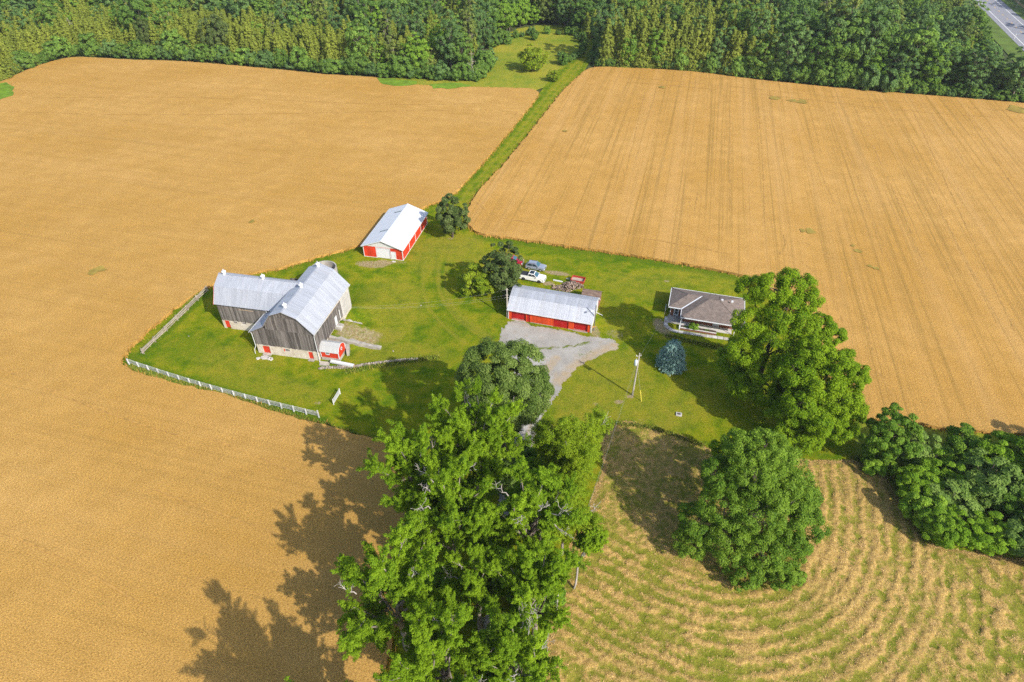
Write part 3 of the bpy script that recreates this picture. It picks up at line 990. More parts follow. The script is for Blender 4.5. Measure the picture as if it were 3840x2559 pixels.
def fib_dirs(n, rng, jit=.25):
    i = np.arange(n) + .5
    ph = np.arccos(1 - 2 * i / n)
    th = np.pi * (1 + 5 ** .5) * i + rng.random() * 6
    d = np.stack([np.cos(th) * np.sin(ph), np.sin(th) * np.sin(ph), np.cos(ph)], 1)
    return unit(d + rng.normal(0, jit, d.shape))


def dead_limbs(rng, starts, length, r):
    """bare forked branches"""
    paths = []
    for s, d in starts:
        s, d = np.array(s, float), unit(np.array(d, float))
        L = length * rng.uniform(.7, 1.2)
        e = s + d * L
        pts, rad = limb(rng, s, e, r, r * .4, 5, .3)
        paths.append((pts, rad))
        for i in range(2, 6):
            for _ in range(2):
                b = pts[min(i, 5)]
                dd = unit(d + rng.normal(0, .65, 3) + np.array([0, 0, .25]))
                e2 = b + dd * L * rng.uniform(.25, .5)
                p2, r2 = limb(rng, b, e2, rad[min(i, 5)] * .65, .02, 3, .3)
                paths.append((p2, r2))
                if rng.random() < .6:
                    b3 = p2[2]
                    p3, r3 = limb(rng, b3, b3 + unit(dd + rng.normal(0, .7, 3)) * L * .2, r2[2] * .7, .015, 2, .3)
                    paths.append((p3, r3))
    return paths


def round_tree(seed, H, rx, ry, z0, mat_, bark, nclump=150, nleaf=150, leaf=.26, lobe=.25, rc=.24, trunk_r=.45, top=1.0, out=.8, inner=.25, flat=.85, aspect=.62, sides=7):
    """spreading crown made of many leaf clumps carried by limbs; returns (crown mesh, trunk mesh)"""
    rng = np.random.default_rng(seed)
    zc, rz = (H + z0) / 2, (H - z0) / 2
    ax = np.array([rx, ry, rz])
    d = fib_dirs(nclump, rng, .22)
    ph = rng.random(6) * 6.28
    lob = 1 + lobe * (.5 * np.sin(3 * np.arctan2(d[:, 1], d[:, 0]) + ph[0]) + .5 * np.sin(2.3 * d[:, 2] * 3 + ph[1]) * np.sin(2 * np.arctan2(d[:, 1], d[:, 0]) + ph[2])) + rng.normal(0, lobe * .33, nclump)
    prof = np.where(d[:, 2] > 0, 1 - .0 * d[:, 2], 1 - .25 * d[:, 2] ** 2)
    r = np.clip(lob, .5, 1.3) * prof * .86
    isin = rng.random(nclump) < inner
    r = np.where(isin, r * rng.uniform(.4, .8, nclump), r)
    cc = np.array([0, 0, zc]) + d * ax * r[:, None]
    cc[:, 2] = np.maximum(cc[:, 2], z0 * .55)
    rcl = rc * (rx + ry) / 2 * rng.uniform(.7, 1.25, nclump)
    p, nr = clump_leaves(cc, rcl, d, nleaf, rng, out, .35, flat)
    tone = tone_for(nclump, nleaf, rng)
    size = leaf * rng.uniform(.65, 1.25, len(p))
    crown = crown_mesh('crown', p, nr, size, tone, mat_, rng, aspect)
    paths = []
    fork = np.array([rng.normal(0, .3), rng.normal(0, .3), max(z0 * .9, H * .16)])
    paths.append(limb(rng, (0, 0, -.3), fork, trunk_r * 1.25, trunk_r * .9, 4, .04))
    paths.append(limb(rng, fork, (rng.normal(0, .5), rng.normal(0, .5), H * .78), trunk_r * .8, .06, 6, .12))
    sel = rng.choice(nclump, min(nclump, 26), replace=False)
    for j in sel:
        h = fork + (np.array([0, 0, H * .55]) - np.array([0, 0, fork[2]])) * rng.uniform(0, .8) * np.array([0, 0, 1])
        paths.append(limb(rng, h, cc[j], trunk_r * rng.uniform(.28, .5), .04, 5, .2, .05))
    return crown, trunk_mesh('trunk', paths, bark, sides)


def spray_tree(seed, H, rx, ry, z0, mat_, bark, nlimb=11, nbranch=12, ntwig=5, nleaf=135, leaf=.10, trunk_r=.42, lean=(0, 0), twig=1.35, droop=0.0, aspect=.55, spread=.36, dead=0, holes=.0):
    """open crown: rising limbs, branches and leafy sprays that stick out of the outline; returns (crown, trunk, dead branches)"""
    rng = np.random.default_rng(seed)
    paths, axes_p, axes_d, owner = [], [], [], []
    topc = np.array([lean[0], lean[1], H * .72])
    fork = np.array([lean[0] * .25, lean[1] * .25, max(z0, H * .2)])
    paths.append(limb(rng, (0, 0, -.3), fork, trunk_r * 1.3, trunk_r, 4, .05))
    paths.append(limb(rng, fork, topc + rng.normal(0, .5, 3), trunk_r * .85, .07, 6, .12))
    zc, rz = (H + z0) / 2, (H - z0) / 2
    for i in range(nlimb):
        a = 2 * np.pi * (i * .618) + rng.normal(0, .25)
        el = rng.uniform(-.35, 1.0) if i > 1 else 1.2
        tip = np.array([lean[0] + rx * math.cos(a) * math.cos(el) * rng.uniform(.72, 1.0), lean[1] + ry * math.sin(a) * math.cos(el) * rng.uniform(.72, 1.0), zc + rz * math.sin(el) * rng.uniform(.75, .98)])
        s = fork + (topc - fork) * rng.uniform(0, .55)
        s[2] = min(s[2], tip[2] - 1.0) if tip[2] - 1 > fork[2] * .8 else fork[2] * .9
        pts, rad = limb(rng, s, tip, trunk_r * rng.uniform(.35, .55), .05, 6, .18, .04)
        paths.append((pts, rad))
        clump = rng.random()
        for b in range(nbranch):
            t = rng.uniform(.30, 1.0)
            k = min(5, int(t * 6))
            base = pts[k] + (pts[k + 1] - pts[k]) * (t * 6 - k if k < 5 else 1)
            out = unit(np.array([base[0] - lean[0], base[1] - lean[1], (base[2] - zc) * .6 + .8]))
            dd = unit(unit(pts[-1] - pts[0]) * .6 + out * .7 + rng.normal(0, .5, 3))
            L = rng.uniform(.14, .30) * (rx + ry + rz) / 3 * 1.2
            e = base + dd * L
            if b % 2 == 0:
                paths.append(limb(rng, base, e, .07, .025, 3, .2))
            for w in range(ntwig):
                st_ = base + (e - base) * rng.uniform(.25, 1)
                axes_p.append(st_)
                axes_d.append(unit(dd * .6 + rng.normal(0, .55, 3) + np.array([0, 0, .35 - droop])))
                owner.append(clump * .5 + rng.random() * .3)
    P0, D, own = np.array(axes_p), np.array(axes_d), np.array(owner)
    m = len(P0)
    t = rng.random((m, nleaf, 1)) ** .8
    L = twig * rng.uniform(.6, 1.25, (m, 1, 1))
    off = rand_dir(rng, m * nleaf).reshape(m, nleaf, 3)
    p = P0[:, None] + D[:, None] * t * L + off * spread * twig * (.45 + .75 * (1 - t)) * rng.random((m, nleaf, 1)) ** .5
    p[..., 2] -= droop * (t[..., 0] ** 2) * twig * .9
    nr = unit(off * .8 + np.array([0, 0, .8]) + .5 * rand_dir(rng, m * nleaf).reshape(m, nleaf, 3))
    tone = np.clip(own[:, None] * .65 + rng.random((m, nleaf)) * .4, 0, 1).ravel()
    p, nr = p.reshape(-1, 3), nr.reshape(-1, 3)
    crown = crown_mesh('crown', p, nr, leaf * rng.uniform(.65, 1.3, len(p)), tone, mat_, rng, aspect)
    dm = []
    if dead:

        for _ in range(dead):
            a = rng.uniform(0, 6.28)
            el = rng.uniform(.35, 1.1)
            o = np.array([math.cos(a) * math.cos(el), math.sin(a) * math.cos(el), math.sin(el)])
            dm.append(trunk_mesh('dead_branch', dead_limbs(rng, [(np.array([lean[0], lean[1], zc]) + o * np.array([rx, ry, rz]) * .72, o + rng.normal(0, .35, 3))], 2.4, .085), M_DEADWOOD, 5))
    return crown, trunk_mesh('trunk', paths, bark, 6), dm


def lobed_tree(seed, lobes, H, mat_, bark, nsub=15, nleaf=90, leaf=.24, rc=.36, trunk_r=.6, droop=.25, sub=1.0):
    """tall tree whose crown is a set of billows; lobes: (x, y, z, r) about the base"""
    rng = np.random.default_rng(seed)
    cc, rr_, ax_, tn = [], [], [], []
    paths = []
    for (x, y, z, r) in lobes:
        d = fib_dirs(nsub, rng, .3)
        d = d[d[:, 2] > -.65]
        c = np.array([x, y, z]) + d * r * np.array([1, 1, .8]) * rng.uniform(.55, .95, (len(d), 1))
        cc.append(c)
        rr_.append(r * rc * rng.uniform(.75, 1.3, len(d)))
        ax_.append(d)
        tn.append(np.full(len(d), rng.random() * .3) + rng.random(len(d)) * .25)
        s = np.array([x * .15, y * .15, min(z * .55, H * .5)])
        paths.append(limb(rng, s, (x, y, z), trunk_r * .38, .07, 6, .15, .04))
        for _ in range(3):
            j = rng.integers(0, len(c))
            paths.append(limb(rng, (x, y, z), c[j], .09, .03, 3, .2))
    cc, rr_, ax_, tn = np.concatenate(cc), np.concatenate(rr_), np.concatenate(ax_), np.concatenate(tn)
    p, nr = clump_leaves(cc, rr_, ax_, nleaf, rng, .7, .2, .9)
    p[:, 2] -= droop * rng.random(len(p)) ** 2 * np.repeat(rr_, nleaf) * 1.2
    tone = np.clip(np.repeat(tn, nleaf) + rng.random(len(p)) * .45, 0, 1)
    crown = crown_mesh('crown', p, nr, leaf * rng.uniform(.6, 1.3, len(p)), tone, mat_, rng, .5)
    paths.append(limb(rng, (0, 0, -.3), (0, 0, H * .35), trunk_r * 1.2, trunk_r * .9, 4, .03))
    paths.append(limb(rng, (0, 0, H * .35), (rng.normal(0, .5), rng.normal(0, .5), H * .8), trunk_r * .85, .1, 6, .1))
    return crown, trunk_mesh('trunk', paths, bark, 7)


def conifer(seed, H, r, mat_, bark, whorls=22, per=13, nleaf=16, leaf=.2, z0=.3, power=.9, droop=.2, spray=.5, ragged=.18, aspect=.4, trunk_r=.16, sides=5):
    rng = np.random.default_rng(seed)
    P0, D, ln = [], [], []
    for i in range(whorls):
        t = (i + rng.random() * .6) / whorls
        z = z0 + (H - z0) * t
        R_ = r * (1 - t) ** power * rng.uniform(1 - ragged, 1 + ragged) + .12
        k = max(4, int(per * (1 - t * .7)))
        for j in range(k):
            a = 2 * np.pi * (j + rng.random()) / k + i * 2.4
            q = R_ * rng.uniform(.72, 1.08)
            P0.append((math.cos(a) * q * .35, math.sin(a) * q * .35, z + .1))
            D.append((math.cos(a) * q * .65, math.sin(a) * q * .65, -droop * q + rng.normal(0, .08)))
            ln.append(q)
    P0, D, ln = np.array(P0), np.array(D), np.array(ln)
    m = len(P0)
    t = rng.random((m, nleaf, 1)) ** .7
    off = rand_dir(rng, m * nleaf).reshape(m, nleaf, 3)
    p = P0[:, None] + D[:, None] * t + off * spray * (1.1 - .7 * t) * (.35 + .65 * ln[:, None, None] / r) * .8
    nr = unit(off * .6 + unit(D)[:, None] * .5 + np.array([0, 0, .6]) + .4 * rand_dir(rng, m * nleaf).reshape(m, nleaf, 3))
    tone = np.clip(rng.random((m, 1)) * .4 + t[..., 0] * .25 + rng.random((m, nleaf)) * .35, 0, 1).ravel()
    crown = crown_mesh('crown', p.reshape(-1, 3), nr.reshape(-1, 3), leaf * rng.uniform(.6, 1.3, m * nleaf), tone, mat_, rng, aspect)
    return crown, trunk_mesh('trunk', [limb(rng, (0, 0, -.3), (0, 0, H * .95), trunk_r, .02, 6, .02)], bark, sides)


def bare_tree(seed, H, mat_, r=.2):
    rng = np.random.default_rng(seed)
    pts, rad = limb(rng, (0, 0, -.3), (rng.normal(0, .5), rng.normal(0, .5), H), r, .03, 8, .08)
    paths = [(pts, rad)]
    for i in range(26):
        k = rng.integers(3, 8)
        a = rng.uniform(0, 6.28)
        L = H * .22 * (1.25 - k / 8)
        e = pts[k] + np.array([math.cos(a) * L, math.sin(a) * L, L * rng.uniform(-.1, .7)])
        p2, r2 = limb(rng, pts[k], e, rad[k] * .6, .025, 4, .2)
        paths.append((p2, r2))
        for _ in range(2):
            paths.append(limb(rng, p2[2], p2[2] + rng.normal(0, L * .3, 3) + (e - pts[k]) * .3, .04, .015, 2, .2))
    return trunk_mesh('trunk', paths, mat_, 5)


def plant(name, label, cat, loc, crown, trunk, dead=None, rotz=0.0, group=None, scale=1.0):
    t = thing(name, label, cat, (loc[0], loc[1], float(terrain(loc[0], loc[1])) if math.hypot(loc[0], loc[1] - 100) < 90 else 0), rotz, group)
    t.scale = (scale,) * 3 if not isinstance(scale, tuple) else scale
    link('crown', crown, t)
    if trunk is not None:
        link('trunk', trunk, t)
    for dm in dead or ():
        link('dead_branch', dm, t)
    return t


# ------------------------------------------------------------------ single trees round the farmyard
cr, tr = round_tree(21, 21.8, 7.0, 6.6, 4.6, L_OAK, M_BARK, nclump=430, nleaf=290, leaf=.135, lobe=.15, rc=.165, trunk_r=.5)
plant('oak_tree', 'dense round dark green oak at the bend of the gravel drive', 'tree', (-1.3, 71.0), cr, tr)

cr, tr = lobed_tree(33, [(-1.6, 2.2, 15.6, 2.9), (1.0, 2.0, 15.8, 2.9), (-.5, .0, 14.0, 3.2), (4.4, 1.8, 12.6, 3.2), (2.4, -1.2, 11.5, 3.4), (-4.6, .8, 12.0, 2.8), (-4.0, -2.2, 9.4, 3.2), (.0, -3.4, 9.4, 3.5), (4.8, -1.8, 8.2, 3.4), (7.6, 1.0, 7.6, 2.7),
                         (9.4, 2.4, 5.0, 2.5), (8.6, -1.6, 4.4, 2.6), (-6.8, -2.0, 6.0, 3.0), (-7.4, -3.6, 3.2, 2.5), (-3.4, -5.0, 5.4, 3.2), (.8, -6.2, 4.8, 3.2), (4.6, -5.0, 4.4, 3.0), (6.6, -3.8, 2.6, 2.3), (3.4, -8.0, 2.0, 2.0), (5.6, -7.4, 1.4, 1.5), (-1.4, -7.6, 2.4, 2.4), (0, 1.5, 8, 3.4)],
                    18, L_OAK2, M_BARK, nsub=64, nleaf=150, leaf=.125, rc=.235, trunk_r=.55, droop=.05)
plant('oak_tree', 'broad green oak standing alone in the cut hay meadow', 'tree', (32.2, 55.0), cr, tr)

cr, tr = lobed_tree(41, [(-4.5, 3.0, 21.0, 2.5), (-1.5, 1.5, 22.0, 3.0), (2.2, 2.5, 22.5, 2.9), (4.3, .5, 20.5, 2.4), (0.5, -1, 19.5, 3.2), (-4.6, -.5, 16.2, 3.0), (3.9, -1.5, 16.5, 3.0), (7.2, -1.0, 16.2, 2.2), (9.4, -2.0, 14.8, 1.9), (-.5, -3.2, 14.5, 3.5),
                         (-5.2, -2, 11.5, 3.2), (4.5, -3.8, 12.0, 3.2), (7.6, -3.4, 10.5, 2.6), (-2.0, -4.5, 9.5, 3.2), (-5.6, 0.5, 7.2, 2.8), (2.3, -5, 8.0, 3.0), (-4.5, -4.5, 5.5, 2.8), (-1.2, -6.5, 5.5, 2.9), (2.6, -7.5, 5.0, 2.9), (-3.0, -1.5, 4.0, 2.6)], 24, L_WALNUT, M_BARK, nsub=40, nleaf=240, leaf=.15, rc=.32)
plant('walnut_tree', 'tall bright green walnut with billowing crown beside the bungalow', 'tree', (43.9, 85.0), cr, tr, scale=.965)
cr, tr = lobed_tree(42, [(1.0, 2.5, 16.0, 2.8), (4.2, 1.0, 15.0, 2.6), (6.8, 0.2, 12.8, 2.4), (-2.0, 1.0, 13.0, 2.9), (1.5, -1.0, 12.6, 3.0), (4.6, -2.0, 10.0, 3.0), (-1.5, -2.5, 9.5, 2.8), (7.0, -2.2, 8.0, 2.5), (1.8, -3.8, 7.0, 2.8), (5.2, -4.2, 5.5, 2.5), (-2.8, -1.6, 6.0, 2.4), (.4, -4.2, 3.4, 2.6), (-2.4, -3.6, 3.2, 2.2)], 18, L_WALNUT, M_BARK, nsub=40, nleaf=240, leaf=.15, rc=.32)
plant('walnut_tree', 'lower walnut crown between the tall walnut and the hedgerow', 'tree', (46.6, 74.6), cr, tr)
cr, tr = round_tree(44, 8.0, 2.6, 2.5, .6, L_OAK2, M_BARK, nclump=70, nleaf=120, leaf=.17, lobe=.4, rc=.26, trunk_r=.2)
plant('oak_sapling', 'dark green young oak in the gap behind the lone oak', 'tree', (39.6, 62.0), cr, tr)
cr, tr = round_tree(43, 9.5, 2.8, 2.6, 2.0, L_ASH, M_BARK, nclump=45, nleaf=110, leaf=.24, lobe=.5, rc=.34, trunk_r=.2)
plant('young_walnut', 'small bright sapling between the lone oak and the tall walnut', 'tree', (33.6, 64.8), cr, tr)

cr, tr = conifer(51, 6.1, 2.8, L_SPRUCE, M_BARK, 28, 34, 34, .15, .3, .36, .12, .40, .14, .5)
plant('blue_spruce', 'blue spruce on the lawn in front of the bungalow', 'tree', (29.9, 91.6), cr, tr)

cr, tr = round_tree(61, 10.6, 3.7, 3.5, .9, L_DARK, M_BARK, nclump=120, nleaf=90, leaf=.24, lobe=.3, rc=.24, trunk_r=.22, inner=.35)
plant('maple_tree', 'dark bushy tree between the red metal shed and the lane', 'tree', (-14.7, 140.4), cr, tr)
cr, tr = round_tree(62, 7.4, 3.4, 3.2, .6, L_LIME, M_BARK, nclump=90, nleaf=95, leaf=.25, lobe=.4, rc=.28, trunk_r=.2)
plant('maple_tree', 'yellow green bushy tree at the left of the pair behind the garage', 'tree', (-7.0, 115.0), cr, tr)
cr, tr = round_tree(63, 12.6, 3.5, 3.4, 1.0, L_DARK, M_BARK, nclump=140, nleaf=90, leaf=.24, lobe=.4, rc=.24, trunk_r=.25, top=.8)
plant('maple_tree', 'taller dark tree of the pair hiding the red pickup', 'tree', (-1.9, 114.6), cr, tr)
cr, tr = round_tree(64, 5.0, 1.5, 1.4, .6, L_DARK, M_BARK, nclump=40, nleaf=80, leaf=.22, lobe=.4, rc=.34, trunk_r=.1)
plant('sapling', 'small dark sapling at the back corner of the long garage', 'tree', (0.8, 112.2), cr, tr)

# the avenue of ashes along the drive
ASH = 'ash trees along the shaded drive'


ash_m = [spray_tree(71, 27.5, 6.6, 6.2, 9.0, L_ASH, M_GREYBARK, nlimb=16, nbranch=16, dead=2),
         spray_tree(72, 22.0, 4.9, 4.7, 4.5, L_ASH, M_GREYBARK, nlimb=12, nbranch=13, dead=2),
         spray_tree(73, 21.0, 5.0, 4.8, 4.0, L_ASH, M_GREYBARK, nlimb=12, nbranch=13, dead=5),
         spray_tree(75, 21.0, 6.2, 5.6, 3.5, L_ASH, M_GREYBARK, nlimb=14, nbranch=14, dead=2)]
for v, loc, s, rot, lab in [
    (0, (-4.6, 57.5), .90, 0, 'tallest ash, its pale forked trunk showing below the round oak'),
    (1, (-12.4, 54.0), 1.0, 0, 'bright ash leaning over the wheat on the left of the drive'),
    (2, (-7.4, 48.5), 1.05, .5, 'ash with bleached dead branch tips left of the drive'),
    (2, (2.2, 47.6), 1.05, 2.3, 'ash with a dead forked top over the middle of the drive'),
    (3, (-13.0, 38.4), 1.02, .9, 'big ash spreading furthest out over the wheat'),
    (1, (-4.0, 40.5), .74, 1.9, 'ash in the dark middle of the avenue'),
    (1, (2.8, 39.2), .88, 3.5, 'ash on the meadow side above the short pole'),
    (3, (-7.0, 31.0), .90, 3.2, 'ash at the bottom edge of the picture left of the drive'),
    (2, (.2, 31.6), .84, 4.2, 'ash at the bottom edge of the picture right of the drive'),
    (1, (-14.6, 25.0), .70, 1.2, 'ash just below the picture whose top twigs reach in'),
    (0, (-14.6, 18.8), .95, 2.2, 'tall ash outside the picture casting the lone shadow on the wheat')]:
    cr, tr, dd = ash_m[v]
    plant('ash_tree', lab, 'tree', loc, cr, tr, dd, rot, ASH, s)

cr, tr, dd = spray_tree(85, 19.0, 5.2, 5.0, 3.0, L_LOCUST, M_GREYBARK, nlimb=14, nbranch=14, ntwig=6, nleaf=110, leaf=.10, twig=1.5, droop=.45, aspect=.45, spread=.42, dead=1, trunk_r=.24)
plant('locust_tree', 'feathery light green locust on the right of the drive', 'tree', (8.6, 59.5), cr, tr, dd)
cr, tr, dd = spray_tree(86, 14.0, 3.6, 3.4, 2.0, L_LOCUST, M_GREYBARK, nlimb=10, nbranch=12, ntwig=5, nleaf=100, leaf=.10, twig=1.3, droop=.45, aspect=.45, spread=.42, dead=2, trunk_r=.18)
plant('locust_tree', 'thin lower locust with bare leaning stems below the taller one', 'tree', (7.0, 51.5), cr, tr, dd)
# a crooked stem that leans over the hay
cr, tr, dd = spray_tree(87, 9.0, 1.5, 1.4, 6.2, L_ASH, M_DEADWOOD, nlimb=6, nbranch=9, ntwig=5, nleaf=90, leaf=.10, twig=1.0, lean=(2.2, 2.4), trunk_r=.13, dead=0)
plant('crooked_ash', 'crooked pale stem with one leafy tuft leaning over the hay', 'tree', (8.2, 46.2), cr, tr, dd)

# the overgrown hedgerow at the right
HG = 'trees and bushes of the overgrown hedgerow'
cr, tr = round_tree(91, 11.5, 3.5, 3.2, 1.0, L_HEDGE, M_BARK, nclump=170, nleaf=240, leaf=.14, lobe=.5, rc=.2, trunk_r=.25)
plant('hedge_tree', 'dark pointed tree at the near end of the hedgerow', 'tree', (58.5, 68.0), cr, tr, None, 0, HG)
bush_m = [round_tree(92 + i, 4.6 + .8 * (i % 3), 2.6, 2.5, .2, (L_HEDGE, L_HEDGEB, L_HEDGEC, L_HEDGEC)[i], M_BARK, nclump=100, nleaf=240, leaf=.125, lobe=.45, rc=.26, trunk_r=.12, inner=.2)[0:2] for i in range(4)]
k = 0
for p, s, lab in [((57.63, 66.67), .8, 'low bush at the foot of the dark hedgerow tree'), ((63.80, 68.28), 1.1, 'grey green bush right of the dark hedgerow tree'), ((60.84, 61.58), 1.0, 'pale bush facing the curved windrows'),
                       ((65.64, 64.07), 1.15, 'rounded bush in the middle of the hedgerow'), ((59.86, 56.49), 1.0, 'bright bush at the corner of the hay meadow'), ((64.24, 58.79), 1.25, 'full leafy bush behind the meadow corner'),
                       ((60.46, 53.92), .85, 'lowest green bush on the meadow edge'), ((64.51, 54.50), 1.0, 'grey willow bush overhanging the hay'), ((72.33, 68.91), 1.2, 'tall bush against the wheat'), ((70.12, 61.17), 1.3, 'yellowish crown inside the thicket'),
                       ((67.27, 53.07), 1.05, 'silvery bush on the near edge of the thicket'), ((75.70, 66.23), 1.3, 'sunlit crown on the far edge of the thicket'), ((73.99, 58.79), 1.4, 'big dark crown deep in the thicket'),
                       ((71.11, 51.94), 1.2, 'dark bush on the right margin above the hay'), ((79.93, 64.50), 1.4, 'bright crown on the right margin'), ((79.09, 57.63), 1.5, 'bush cut by the right margin'), ((86.91, 67.56), 1.4, 'bush beyond the right margin'), ((76.85, 50.43), 1.4, 'lowest bush beyond the right margin'), ((89.11, 63.23), 1.5, 'bush further beyond the right margin'), ((85.00, 54.65), 1.5, 'bush further beyond the right margin by the hay'), ((95.22, 62.40), 1.6, 'bush far beyond the right margin'), ((90.26, 52.50), 1.5, 'bush far beyond the right margin by the hay'), ((99.99, 58.40), 1.7, 'last bush beyond the right margin')]:
    cr, tr = bush_m[k % 4]
    plant('hedge_bush', lab, 'bush', p, cr, tr, None, k * 1.3, HG, (s * 1.05, s * 1.05, s * (.72, 1.0, .85, .92, 1.1)[k % 5]))
    k += 1
for p, sc_, v, lab in [((2.4, 66.4), 1.0, 0, 'low bush in the shade where the drive leaves the round oak'), ((4.6, 62.6), 1.15, 2, 'leafy bush at the foot of the feathery locust'), ((-.6, 63.4), .95, 1, 'grey green bush left of the shaded drive'), ((4.2, 56.0), 1.2, 0, 'bush between the shaded drive and the thin locust'),
                     ((-2.6, 52.2), 1.1, 3, 'dark undergrowth left of the drive under the ashes'), ((2.6, 43.5), 1.2, 0, 'undergrowth bush right of the drive under the ashes'), ((-8.6, 44.0), 1.2, 3, 'undergrowth bush at the wheat side of the avenue'), ((-1.0, 36.5), 1.2, 1, 'undergrowth bush low in the avenue')]:
    plant('avenue_bush', lab, 'bush', p, *bush_m[v], None, p[0], 'bushes under the avenue trees', sc_)
# weeds under the hedgerow and round the trees
w_m = round_tree(99, 1.5, 1.2, 1.1, .05, L_HEDGE, M_BARK, nclump=16, nleaf=60, leaf=.16, lobe=.4, rc=.45, trunk_r=.03)

# ------------------------------------------------------------------ the wood
cedar_m = [conifer(101 + i, 9.0 + 1.1 * i, 2.25 + .15 * i, L_CEDAR, M_BARK, 20, 15, 30, .22, .3, .62, .1, .8, .35, .6) for i in range(4)]
leaf_m = [round_tree(111 + i, h, rx, ry, z0, mt, M_GREYBARK, nclump=nc, nleaf=75, leaf=.27, lobe=lb, rc=rc_, trunk_r=.22, inner=.25, sides=5)
          for i, (h, rx, ry, z0, mt, nc, lb, rc_) in enumerate([(14.5, 4.0, 3.8, .8, L_WOOD, 110, .42, .24), (16.0, 3.3, 3.4, 1.2, L_WOODB, 100, .5, .25), (12.0, 3.9, 3.6, .6, L_WOODC, 95, .35, .24), (17.5, 4.6, 4.3, 1.0, L_WOODB, 130, .45, .21),
                                                               (13.0, 2.7, 2.6, .8, L_WOODC, 80, .5, .28), (15.0, 4.3, 4.4, .8, L_WOOD, 120, .5, .22), (11.0, 3.1, 3.3, .5, L_WOODD, 80, .5, .27), (18.0, 2.4, 2.3, 1.5, L_WOODD, 85, .4, .3)])]
shrub_m = [round_tree(121 + i, 4.2 + i * .7, 2.6, 2.5, .2, (L_SHRUB, L_WOODB, L_WOOD)[i], M_BARK, nclump=50, nleaf=90, leaf=.25, lobe=.35, rc=.32, trunk_r=.1, inner=.15, sides=4) for i in range(3)]
dead_m = [bare_tree(131 + i, 12 + i, M_DEADWOOD) for i in range(3)]

WOOD_L = [(-261.99, 200.32), (-208.67, 227.28), (-207.66, 259.27), (-204.18, 276.25), (-201.54, 287.33), (-199.15, 296.45), (-191.77, 300.50), (-178.26, 298.46), (-162.69, 295.78), (-146.95, 294.45), (-122.22, 288.60), (-97.93, 281.70), (-76.22, 274.47), (-57.85, 271.55), (-48.49, 268.11), (-30.79, 266.42), (-14.12, 264.18), (-11.17, 279.87), (-13.12, 309.61), (-5.58, 334.92), (5.14, 350.22), (31.51, 351.99), (35.95, 328.47), (39.68, 328.47), (45.98, 353.78), (72.03, 453.92)]
WOOD_L = WOOD_L + [(120, 640), (-700, 640), (-760, 260)]
WOOD_R = [(45.43, 324.55), (38.66, 295.78), (36.00, 284.80), (44.92, 285.43), (59.26, 282.93), (76.76, 279.26), (92.59, 270.97), (108.41, 265.30), (123.50, 259.27), (138.50, 254.50), (153.31, 250.38), (167.74, 246.36), (189.20, 240.52), (204.19, 232.62), (229.62, 237.22)]
rd = (np.array(RB) - np.array(RA)) / np.hypot(*(np.array(RB) - np.array(RA)))
WOOD_R = WOOD_R + [tuple(np.array(RA) - rd * 60 + np.array([rd[1], -rd[0]]) * -21), tuple(np.array(RB) + rd * 210 + np.array([rd[1], -rd[0]]) * -21), (130, 640)]
nr_ = np.array([-rd[1], rd[0]])
BEYOND = [tuple(np.array(RA) - rd * 80 - nr_ * 32), tuple(np.array(RB) + rd * 300 - nr_ * 32), tuple(np.array(RB) + rd * 300 - nr_ * 230), tuple(np.array(RA) - rd * 80 - nr_ * 230)]
RIM_L = WOOD_L[2:18]
RIM_R = WOOD_R[1:14]
CED_R = [(37.11, 284.80), (50.39, 353.78), (65.10, 404.06), (99.53, 427.73), (116.64, 393.06), (125.50, 336.56), (104.08, 268.11), (92.27, 269.82), (76.49, 278.05), (59.05, 281.70), (44.76, 284.18)]
CED_L = [(-214.54, 249.36), (-240.90, 299.14), (-222.20, 338.22), (-192.47, 351.99), (-138.25, 334.92), (-95.27, 314.71), (-60.35, 286.06), (-58.66, 276.25), (-98.98, 285.43), (-123.56, 292.48), (-148.32, 297.79), (-178.63, 301.19), (-193.22, 303.26), (-200.64, 299.14), (-203.43, 281.09), (-203.53, 263.63)]
rng = np.random.default_rng(77)


def scatter(poly, spacing):
    xs, ys = [p[0] for p in poly], [p[1] for p in poly]
    gx, gy = np.meshgrid(np.arange(min(xs), max(xs), spacing), np.arange(min(ys), max(ys), spacing))
    gx = gx + rng.uniform(-.42, .42, gx.shape) * spacing
    gy = gy + rng.uniform(-.42, .42, gy.shape) * spacing
    ok = in_poly(gx, gy, poly)
    return np.stack([gx[ok], gy[ok]], 1)


def camera_view(p, h=8.0):
    """rough test: is a tree here inside the photograph"""
    th = math.radians(38.86)
    dz = h - 80.0
    zc = p[:, 1] * math.cos(th) - dz * math.sin(th)
    u = .6276 * p[:, 0] / zc
    v = .6276 * (p[:, 1] * math.sin(th) + dz * math.cos(th)) / zc
    return (np.abs(u) < .53) & (np.abs(v) < .36) & (zc > 0)


pool = []       # (x, y, kind)
for x, y in np.concatenate([scatter(CED_R, 2.5), scatter(CED_L, 2.8)]):
    pool.append((x, y, 'cedar' if rng.random() < .95 else 'leaf'))
for poly in (WOOD_L, WOOD_R, BEYOND):
    pts = scatter(poly, 5.2)
    inn = ~(in_poly(pts[:, 0], pts[:, 1], CED_R) | in_poly(pts[:, 0], pts[:, 1], CED_L))
    pts = pts[inn]
    pts = pts[np.minimum(seg_dist(pts[:, 0], pts[:, 1], RIM_R), seg_dist(pts[:, 0], pts[:, 1], RIM_L)) > 4.0]
    pts = pts[np.abs(pts[:, 0]) < 60 + pts[:, 1] * .95]
    grove = fbm(pts[:, 0] * .022 + 5, pts[:, 1] * .022, 61)
    for (x, y), g in zip(pts, grove):
        pool.append((x, y, 'cedar' if (g > .56 and rng.random() < .75) or rng.random() < .12 else 'leaf'))
